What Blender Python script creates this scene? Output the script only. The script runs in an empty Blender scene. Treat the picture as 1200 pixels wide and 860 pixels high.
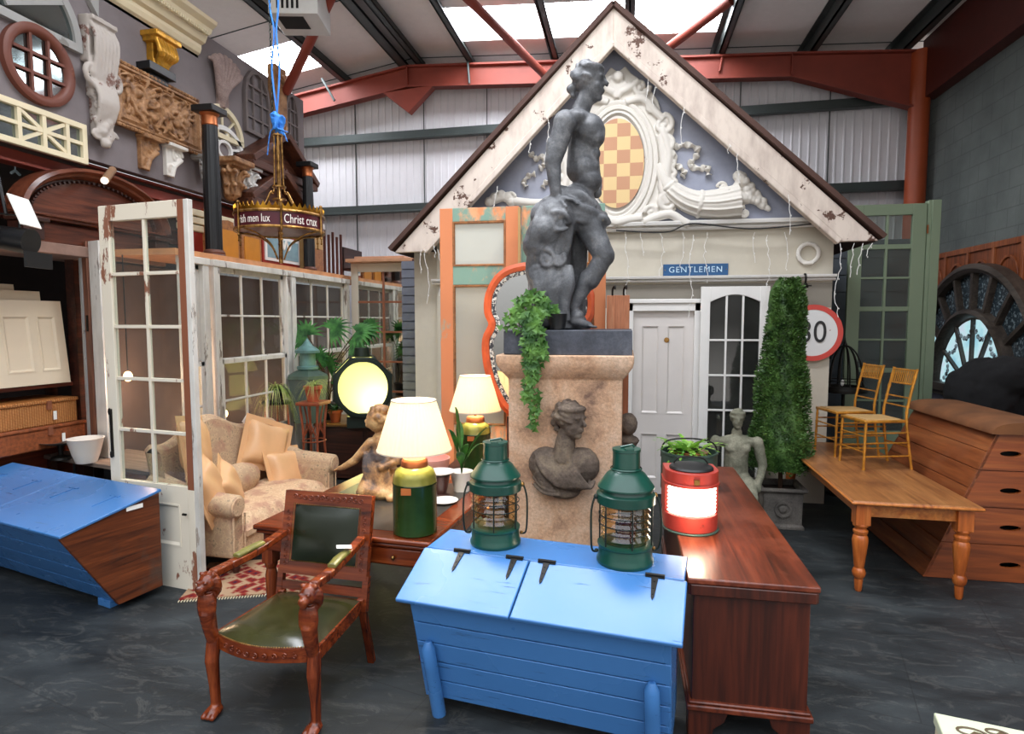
import bpy, math, random
from mathutils import Vector, Matrix, noise, Euler
PI = math.pi
C = bpy.context.scene.collection
random.seed(7)
def R(d): return math.radians(d)
# ---------------------------------------------------------------- camera
F = 720.0; EYE = 2.05
PIT = math.atan(54/720); YAW = math.atan(135/720*math.cos(PIT))
_cy, _sy, _cp, _sp = math.cos(YAW), math.sin(YAW), math.cos(PIT), math.sin(PIT)
_R = Vector((_cy, _sy, 0)); _F = Vector((-_sy*_cp, _cy*_cp, -_sp)); _U = Vector((-_sy*_sp, _cy*_sp, _cp))
def at(x, y, X=None, Y=None, Z=None):
    """survey point: where the sight line of the photograph meets a known plane of the place"""
    d = _F+_R*((x-600)/F)+_U*((430-y)/F)
    t = X/d.x if X is not None else Y/d.y if Y is not None else (Z-EYE)/d.z
    return Vector((d.x*t, d.y*t, EYE+d.z*t))
cam = bpy.data.cameras.new('camera'); co = bpy.data.objects.new('camera', cam); C.objects.link(co)
cam.sensor_width = 36; cam.lens = 36*F/1200; cam.clip_start = .05
co.location = (0, 0, EYE); co.rotation_euler = (PI/2-PIT, 0, YAW)
bpy.context.scene.camera = co
# ---------------------------------------------------------------- mesh builder
class MB:
    def __init__(s): s.v = []; s.f = []; s.mi = []
    def add(s, vs, fs, M=None, mi=0):
        o = len(s.v)
        for v in vs:
            v = Vector(v)
            if M is not None: v = M @ v
            s.v.append(v)
        for f in fs: s.f.append([i+o for i in f]); s.mi.append(mi)
        return s
    def box(s, x0, x1, y0, y1, z0, z1, M=None, mi=0, t=None):
        vs = [(x, y, z) for z in (z0, z1) for y in (y0, y1) for x in (x0, x1)]
        if t:   # shrink top about centre by (tx, ty)
            cx, cy = (x0+x1)/2, (y0+y1)/2
            vs = vs[:4]+[(cx+(x-cx)*t[0], cy+(y-cy)*t[1], z) for x, y, z in vs[4:]]
        return s.add(vs, [(0, 2, 3, 1), (4, 5, 7, 6), (0, 1, 5, 4), (2, 6, 7, 3), (0, 4, 6, 2), (1, 3, 7, 5)], M, mi)
    def bar(s, a, b, w, d=None, up=(0, -1, 0), mi=0):
        """rectangular bar from a to b; w across, d along 'up'"""
        a, b = Vector(a), Vector(b); d = d or w
        z = (b-a); L = z.length; z.normalize(); u = Vector(up); x = u.cross(z)
        if x.length < 1e-4: u = Vector((1, 0, 0)); x = u.cross(z)
        x.normalize(); y = z.cross(x)
        M = Matrix((x, y, z)).transposed().to_4x4(); M.translation = a
        return s.box(-w/2, w/2, -d/2, d/2, 0, L, M, mi)
    def tube(s, pts, r, n=8, caps=True, closed=False, mi=0, flat=1.0, up=None):
        pts = [Vector(p) for p in pts]; m = len(pts)
        rs = r if isinstance(r, (list, tuple)) else [r]*m
        vs = []; prev = None
        for i, p in enumerate(pts):
            t = (pts[(i+1) % m]-pts[i-1]) if closed else pts[min(i+1, m-1)]-pts[max(i-1, 0)]
            if t.length < 1e-9: t = Vector((0, 0, 1))
            t.normalize()
            if prev is None:
                u = Vector(up) if up else (Vector((0, 0, 1)) if abs(t.z) < .9 else Vector((1, 0, 0)))
            else: u = prev
            u = u-t*u.dot(t)
            if u.length < 1e-6: u = t.orthogonal()
            u.normalize(); prev = u; w = t.cross(u)
            for k in range(n):
                a = 2*PI*k/n
                vs.append(p+u*(math.cos(a)*rs[i]*flat)+w*(math.sin(a)*rs[i]))
        fs = []
        for i in range(m if closed else m-1):
            j = (i+1) % m
            for k in range(n):
                l = (k+1) % n
                fs.append((i*n+k, i*n+l, j*n+l, j*n+k))
        if caps and not closed:
            fs.append(list(range(n))[::-1]); fs.append([(m-1)*n+k for k in range(n)])
        return s.add(vs, fs, None, mi)
    def lathe(s, prof, n=28, M=None, mi=0, sx=1, sy=1, close=False, wob=None):
        """prof: (r, z) pairs"""
        vs = []; m = len(prof)
        for i, (r, z) in enumerate(prof):
            for k in range(n):
                a = 2*PI*k/n; q = r*(wob(a, i) if wob else 1)
                vs.append((q*math.cos(a)*sx, q*math.sin(a)*sy, z))
        fs = []
        for i in range(m if close else m-1):
            j = (i+1) % m
            for k in range(n):
                l = (k+1) % n
                fs.append((i*n+k, i*n+l, j*n+l, j*n+k))
        if not close:
            if prof[0][0] > 1e-5: fs.append(list(range(n))[::-1])
            if prof[-1][0] > 1e-5: fs.append([(m-1)*n+k for k in range(n)])
        return s.add(vs, fs, M, mi)
    def prism(s, poly, y0, y1, M=None, mi=0):
        """outline in local x,z; runs from y0 to y1"""
        n = len(poly); ar = sum(poly[i][0]*poly[(i+1) % n][1]-poly[(i+1) % n][0]*poly[i][1] for i in range(n))
        if ar < 0: poly = poly[::-1]
        vs = [(x, y0, z) for x, z in poly]+[(x, y1, z) for x, z in poly]
        fs = [list(range(n)), [n+i for i in range(n)][::-1]]+[(i, i+n, (i+1) % n+n, (i+1) % n) for i in range(n)]
        return s.add(vs, fs, M, mi)
    def sweep(s, path, prof, closed=True, M=None, mi=0, capends=True):
        """path in x,z (counter-clockwise), prof = [(outward, y)] closed section"""
        m = len(path); vs = []
        for i in range(m):
            p = Vector(path[i])
            if closed: a, b = Vector(path[i-1]), Vector(path[(i+1) % m])
            else: a, b = Vector(path[max(i-1, 0)]), Vector(path[min(i+1, m-1)])
            e1 = (p-a); e2 = (b-p)
            if e1.length < 1e-9: e1 = e2
            if e2.length < 1e-9: e2 = e1
            e1.normalize(); e2.normalize()
            n1 = Vector((e1.y, -e1.x)); n2 = Vector((e2.y, -e2.x)); nn = n1+n2
            if nn.length < 1e-6: nn = n1.copy()
            nn.normalize(); k = 1/max(.35, nn.dot(n1))
            for o, y in prof: vs.append((p.x+nn.x*o*k, y, p.y+nn.y*o*k))
        q = len(prof); fs = []
        for i in range(m if closed else m-1):
            j = (i+1) % m
            for k in range(q):
                l = (k+1) % q
                fs.append((i*q+k, j*q+k, j*q+l, i*q+l))
        if not closed and capends:
            fs.append(list(range(q))); fs.append([(m-1)*q+k for k in range(q)][::-1])
        return s.add(vs, fs, M, mi)
    def ball(s, c, r, n=12, mi=0, M=None):
        rx, ry, rz = r if isinstance(r, (tuple, list)) else (r, r, r)
        T = Matrix.Translation(c) @ (M or Matrix()) @ Matrix.Diagonal((rx, ry, rz, 1))
        m = max(4, n//2); prof = [(max(0, math.sin(PI*i/m)), -math.cos(PI*i/m)) for i in range(m+1)]
        prof[0] = (1e-4, -1); prof[-1] = (1e-4, 1)
        return s.lathe(prof, n, T, mi)
    def cap(s, a, ra, b, rb, n=12):
        a, b = Vector(a), Vector(b); z = (b-a); L = z.length or 1e-4; z.normalize()
        pts = []; rs = []
        for i in range(5):
            t = PI/2*i/4; pts.append(a-z*math.cos(t)*ra); rs.append(max(1e-4, math.sin(t)*ra))
        for i in range(5):
            t = PI/2*i/4; pts.append(b+z*math.sin(t)*rb); rs.append(max(1e-4, math.cos(t)*rb))
        return s.tube(pts, rs, n)
    def grid(s, nu, nv, fn, M=None, mi=0, two=None):
        vs = [fn(i/nu, j/nv) for j in range(nv+1) for i in range(nu+1)]
        fs = [(j*(nu+1)+i, j*(nu+1)+i+1, (j+1)*(nu+1)+i+1, (j+1)*(nu+1)+i) for j in range(nv) for i in range(nu)]
        return s.add(vs, fs, M, mi)
    def spiral(s, cx, cz, r0, turns, a0, rad, y=0, flip=1, r1=.12, n=8, steps=None, tail=1):
        steps = steps or int(14*turns)
        pts = []; rr = []
        for i in range(steps+1):
            t = i/steps; a = a0+flip*2*PI*turns*t; q = r0*(1-t)+r0*r1*t
            pts.append((cx+q*math.cos(a), y, cz+q*math.sin(a))); rr.append(rad*(.45+.55*(1-t)) if tail else rad)
        s.tube(pts, rr, n); s.ball(pts[-1], rad*.9, 8)
        return s
    def build(s, name, mat, parent=None, bevel=0, smooth=35, seg=2, jit=0, sub=0, mats=None):
        me = bpy.data.meshes.new(name)
        me.from_pydata([tuple(v) for v in s.v], [], s.f)
        for m in ([mat] if not mats else mats): me.materials.append(m)
        if mats: me.polygons.foreach_set('material_index', s.mi)
        me.validate(); 
        if smooth:
            me.polygons.foreach_set('use_smooth', [True]*len(me.polygons))
            if smooth < 180: me.set_sharp_from_angle(angle=R(smooth))
        if jit:
            for v in me.vertices:
                v.co += Vector(noise.noise_vector(v.co*7+Vector((3.1, 1.7, .3))))*jit
        me.update()
        o = bpy.data.objects.new(name, me); C.objects.link(o)
        if parent is not None: o.parent = parent
        if sub:
            m = o.modifiers.new('s', 'SUBSURF'); m.levels = m.render_levels = sub
        if bevel:
            b = o.modifiers.new('b', 'BEVEL'); b.width = bevel; b.segments = seg; b.limit_method = 'ANGLE'; b.angle_limit = R(40)
            b.harden_normals = False
        return o
    def organic(s, name, mat, parent=None, vox=.012, smooth=4, disp=0, dscale=6, fac=.5):
        """fuse overlapping volumes into one continuous skin"""
        me = bpy.data.meshes.new('t'); me.from_pydata([tuple(v) for v in s.v], [], s.f); me.update()
        o = bpy.data.objects.new('t', me); C.objects.link(o)
        m = o.modifiers.new('r', 'REMESH'); m.mode = 'VOXEL'; m.voxel_size = vox; m.use_smooth_shade = True
        if smooth:
            q = o.modifiers.new('q', 'SMOOTH'); q.iterations = smooth; q.factor = fac
        bpy.context.view_layer.update()
        dg = bpy.context.evaluated_depsgraph_get()
        nm = bpy.data.meshes.new_from_object(o.evaluated_get(dg)); nm.name = name
        bpy.data.objects.remove(o); bpy.data.meshes.remove(me)
        nm.materials.clear(); nm.materials.append(mat)
        if disp:
            ns = [v.normal.copy() for v in nm.vertices]
            for v, n_ in zip(nm.vertices, ns):
                v.co += n_*disp*(noise.fractal(v.co*dscale, 1, 2, 3))
        nm.polygons.foreach_set('use_smooth', [True]*len(nm.polygons))
        r = bpy.data.objects.new(name, nm); C.objects.link(r)
        if parent is not None: r.parent = parent
        return r
def bez(pts, n=12):
    """Catmull-Rom through the points"""
    P = [Vector(p) for p in pts]; out = []
    for i in range(len(P)-1):
        a, b, c, d = P[max(i-1, 0)], P[i], P[i+1], P[min(i+2, len(P)-1)]
        for k in range(n):
            t = k/n
            out.append(.5*((2*b)+(c-a)*t+(2*a-5*b+4*c-d)*t*t+(3*b-a-3*c+d)*t**3))
    out.append(P[-1]); return out
def arc(cx, cz, rx, rz, a0, a1, n=24): return [(cx+rx*math.cos(R(a0+(a1-a0)*i/n)), cz+rz*math.sin(R(a0+(a1-a0)*i/n))) for i in range(n+1)]
def ring(cx, cz, rx, rz, n=48): return arc(cx, cz, rx, rz, 0, 360, n)[:-1]
def rect(x0, x1, z0, z1): return [(x0, z0), (x1, z0), (x1, z1), (x0, z1)]
def tag(o, label=None, cat=None, group=None, kind=None):
    if label: o['label'] = label
    if cat: o['category'] = cat
    if group: o['group'] = group
    if kind: o['kind'] = kind
    return o
def thing(name, label, cat, loc=(0, 0, 0), rz=0, group=None, rx=0, ry=0):
    o = bpy.data.objects.new(name, None); C.objects.link(o); o.empty_display_size = .1
    o.location = loc; o.rotation_euler = (R(rx), R(ry), R(rz))
    return tag(o, label, cat, group)
def place(o, loc, rz=0, rx=0, ry=0): o.location = loc; o.rotation_euler = (R(rx), R(ry), R(rz)); return o
def struct(o): o['kind'] = 'structure'; return o
def copy_tree(o, parent=None, top=True):
    c = o.copy(); C.objects.link(c)
    if parent is not None: c.parent = parent
    for ch in list(o.children): copy_tree(ch, c, False)
    return c
def text_geo(txt, size, depth, sx=1.0, spacing=1.0):
    cu = bpy.data.curves.new('t', 'FONT'); cu.body = txt; cu.size = size; cu.extrude = depth; cu.align_x = 'CENTER'; cu.align_y = 'CENTER'
    cu.space_character = spacing
    o = bpy.data.objects.new('t', cu); C.objects.link(o); bpy.context.view_layer.update()
    me = o.to_mesh(); vs = [Vector((v.co.x*sx, -v.co.z, v.co.y)) for v in me.vertices]; fs = [list(p.vertices) for p in me.polygons]
    o.to_mesh_clear(); bpy.data.objects.remove(o)
    return vs, fs
# ---------------------------------------------------------------- materials
def lin(h):
    if not isinstance(h, str): return tuple(h)+(1,) if len(h) == 3 else h
    c = [int(h[i:i+2], 16)/255 for i in (0, 2, 4)]
    return tuple((x/12.92 if x <= .04045 else ((x+.055)/1.055)**2.4) for x in c)+(1,)
class NT:
    def __init__(s, name):
        s.m = bpy.data.materials.new(name); s.m.use_nodes = True; s.t = s.m.node_tree; s.t.nodes.clear()
        s.out = s.n('ShaderNodeOutputMaterial')
    def n(s, ty, **k):
        o = s.t.nodes.new(ty)
        for a, v in k.items():
            if a.startswith('i_'): o.inputs[a[2:].replace('_', ' ')].default_value = v
            else: setattr(o, a, v)
        return o
    def l(s, a, b): s.t.links.new(a, b)
    def bsdf(s, col=None, rough=.5, metal=0, spec=.5, bump=None, **k):
        b = s.n('ShaderNodeBsdfPrincipled'); b.inputs['Metallic'].default_value = metal
        b.inputs['Specular IOR Level'].default_value = spec
        for a, v in ((('Base Color'), col), ('Roughness', rough)):
            if hasattr(v, 'is_linked') or isinstance(v, bpy.types.NodeSocket): s.l(v, b.inputs[a])
            elif v is not None: b.inputs[a].default_value = v
        for a, v in k.items(): b.inputs[a.replace('_', ' ')].default_value = v
        if bump is not None: s.l(bump, b.inputs['Normal'])
        s.l(b.outputs[0], s.out.inputs[0]); return b
    def coord(s, scale=(1, 1, 1), rot=(0, 0, 0)):
        tc = s.n('ShaderNodeTexCoord'); mp = s.n('ShaderNodeMapping'); mp.inputs['Scale'].default_value = scale; mp.inputs['Rotation'].default_value = rot
        s.l(tc.outputs['Object'], mp.inputs[0]); return mp.outputs[0]
    def noise(s, co, scale=5, detail=4, rough=.55, dist=0):
        o = s.n('ShaderNodeTexNoise'); s.l(co, o.inputs['Vector']); o.inputs['Scale'].default_value = scale
        o.inputs['Detail'].default_value = detail; o.inputs['Roughness'].default_value = rough; o.inputs['Distortion'].default_value = dist
        return o.outputs['Fac']
    def ramp(s, fac, stops, inter='LINEAR'):
        o = s.n('ShaderNodeValToRGB'); s.l(fac, o.inputs[0]); o.color_ramp.interpolation = inter
        e = o.color_ramp.elements
        while len(e) < len(stops): e.new(.5)
        for i, (p, c) in enumerate(stops): e[i].position = p; e[i].color = lin(c) if isinstance(c, str) else (c, c, c, 1)
        return o.outputs[0]
    def mix(s, fac, a, b, mode='MIX'):
        o = s.n('ShaderNodeMix', data_type='RGBA', blend_type=mode)
        if isinstance(fac, (int, float)): o.inputs[0].default_value = fac
        else: s.l(fac, o.inputs[0])
        for v, i in ((a, 6), (b, 7)):
            if isinstance(v, str): o.inputs[i].default_value = lin(v)
            elif isinstance(v, tuple): o.inputs[i].default_value = v
            else: s.l(v, o.inputs[i])
        return o.outputs[2]
    def bump(s, h, strength=.3, dist=.01):
        o = s.n('ShaderNodeBump'); s.l(h, o.inputs['Height']); o.inputs['Strength'].default_value = strength; o.inputs['Distance'].default_value = dist
        return o.outputs[0]
    def math(s, op, a, b=0):
        o = s.n('ShaderNodeMath', operation=op)
        for v, i in ((a, 0), (b, 1)):
            if isinstance(v, (int, float)): o.inputs[i].default_value = v
            else: s.l(v, o.inputs[i])
        return o.outputs[0]
def plain(name, c, rough=.5, metal=0, spec=.5, var=.15, sc=6, bump=.1):
    t = NT(name); co_ = t.coord(); nz = t.noise(co_, sc, 5)
    c = lin(c); d = tuple(x*(1-var) for x in c[:3])+(1,); e = tuple(min(1, x*(1+var)) for x in c[:3])+(1,)
    o = t.n('ShaderNodeValToRGB'); t.l(nz, o.inputs[0]); o.color_ramp.elements[0].color = d; o.color_ramp.elements[1].color = e
    o.color_ramp.elements[0].position = .3; o.color_ramp.elements[1].position = .7
    t.bsdf(o.outputs[0], rough, metal, spec, t.bump(t.noise(co_, sc*8, 3), bump, .004) if bump else None); return t.m
def wood(name, c1, c2, c3=None, axis='x', rough=.4, sc=1.0, spec=.5, wear=None):
    """grain runs along axis"""
    t = NT(name); s = {'x': (.6, 9, 9), 'y': (9, .6, 9), 'z': (9, 9, .6)}[axis]
    co_ = t.coord(tuple(v*sc for v in s)); n1 = t.noise(co_, 1.6, 6, .6, 1.2); n2 = t.noise(t.coord(tuple(v*sc*5 for v in s)), 1.5, 4)
    col = t.ramp(n1, [(.28, c1), (.52, c2), (.75, c3 or c2)])
    col = t.mix(.35, col, t.ramp(n2, [(.3, '3a3a3a'), (.7, 'ffffff')]), 'MULTIPLY')
    if wear:
        w = t.noise(t.coord((1, 1, 1)), 2.2, 6, .65); col = t.mix(t.ramp(w, [(.5, 0.), (.68, 1.)]), col, wear)
    t.bsdf(col, rough, 0, spec, t.bump(n2, .15, .003)); return t.m
def chipped(name, base, chip, amt=.55, sc=3.0, stretch=(1, 1, 1), rough=.55, dirt=None, var=.08, edge=.02, chip2=None, bump=.35):
    """old paint with flakes missing"""
    t = NT(name); co_ = t.coord(stretch); nz = t.noise(co_, sc, 9, .68); n2 = t.noise(t.coord((1, 1, 1)), 1.3, 4)
    b = lin(base); lo = tuple(x*(1-var*2) for x in b[:3])+(1,)
    col = t.mix(n2, lo, b)
    if dirt: col = t.mix(t.ramp(t.noise(t.coord((3, 3, 1)), 2.5, 7, .6), [(.45, 0.), (.75, .8)]), col, dirt)
    m = t.ramp(nz, [(amt, 0.), (amt+edge, 1.)])
    ch = chip
    if chip2: ch = t.mix(t.ramp(t.noise(co_, 6, 3), [(.45, 0.), (.55, 1.)]), chip, chip2)
    col = t.mix(m, col, ch)
    h = t.math('SUBTRACT', 1, m)
    t.bsdf(col, rough, 0, .4, t.bump(h, bump, .003)); return t.m
def stone(name, c1, c2, c3, sc=3, rough=.85, bump=.5, spec=.3, pos=(.3, .5, .72), mul=None):
    t = NT(name); co_ = t.coord(); nz = t.noise(co_, sc, 9, .65, .3); n2 = t.noise(co_, sc*14, 5, .7)
    col = t.ramp(nz, [(pos[0], c1), (pos[1], c2), (pos[2], c3)]); col = t.mix((.4 if bump > .15 else .06) if mul is None else mul, col, t.ramp(n2, [(.3, '555555'), (.65, 'ffffff')]), 'MULTIPLY')
    t.bsdf(col, rough, 0, spec, t.bump(t.math('ADD', n2, nz), bump, .01)); return t.m
def metal(name, c, rough=.35, c2=None, sc=8):
    t = NT(name); nz = t.noise(t.coord(), sc, 5)
    col = t.ramp(nz, [(.35, c2 or c), (.65, c)]); t.bsdf(col, t.ramp(nz, [(.3, rough*.8), (.7, min(1, rough*1.3))]), 1, .5, t.bump(nz, .08, .003)); return t.m
def emit(name, c, st):
    t = NT(name); e = t.n('ShaderNodeEmission'); e.inputs[0].default_value = lin(c); e.inputs[1].default_value = st
    t.l(e.outputs[0], t.out.inputs[0]); return t.m
def glass(name, tint='f4f7f6', refl=.5, dirt=.0, rough=.02):
    t = NT(name); tr = t.n('ShaderNodeBsdfTransparent'); tr.inputs[0].default_value = lin(tint)
    gl = t.n('ShaderNodeBsdfGlossy'); gl.inputs[1].default_value = rough
    fr = t.n('ShaderNodeFresnel'); fr.inputs[0].default_value = 1.45
    geo = t.n('ShaderNodeNewGeometry'); front = t.math('SUBTRACT', 1, geo.outputs['Backfacing'])
    mx = t.n('ShaderNodeMixShader'); t.l(t.math('MULTIPLY', t.math('MULTIPLY', fr.outputs[0], refl*2), front), mx.inputs[0]); t.l(tr.outputs[0], mx.inputs[1]); t.l(gl.outputs[0], mx.inputs[2])
    last = mx.outputs[0]
    if dirt:
        df = t.n('ShaderNodeBsdfDiffuse'); df.inputs[0].default_value = lin('c9c6c0'); m2 = t.n('ShaderNodeMixShader')
        nz = t.noise(t.coord(), 3, 6, .6); t.l(t.math('MULTIPLY', nz, dirt*2), m2.inputs[0]); t.l(last, m2.inputs[1]); t.l(df.outputs[0], m2.inputs[2]); last = m2.outputs[0]
    t.l(last, t.out.inputs[0]); return t.m
def leafmat(name, c1, c2, tl=.3):
    t = NT(name); nz = t.noise(t.coord(), 9, 3); col = t.ramp(nz, [(.35, c1), (.65, c2)])
    b = t.bsdf(col, .45, 0, .4); b.inputs['Transmission Weight'].default_value = 0
    tr = t.n('ShaderNodeBsdfTranslucent'); t.l(col, tr.inputs[0]); mx = t.n('ShaderNodeMixShader'); mx.inputs[0].default_value = tl
    t.l(b.outputs[0], mx.inputs[1]); t.l(tr.outputs[0], mx.inputs[2]); t.l(mx.outputs[0], t.out.inputs[0]); return t.m
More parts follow.
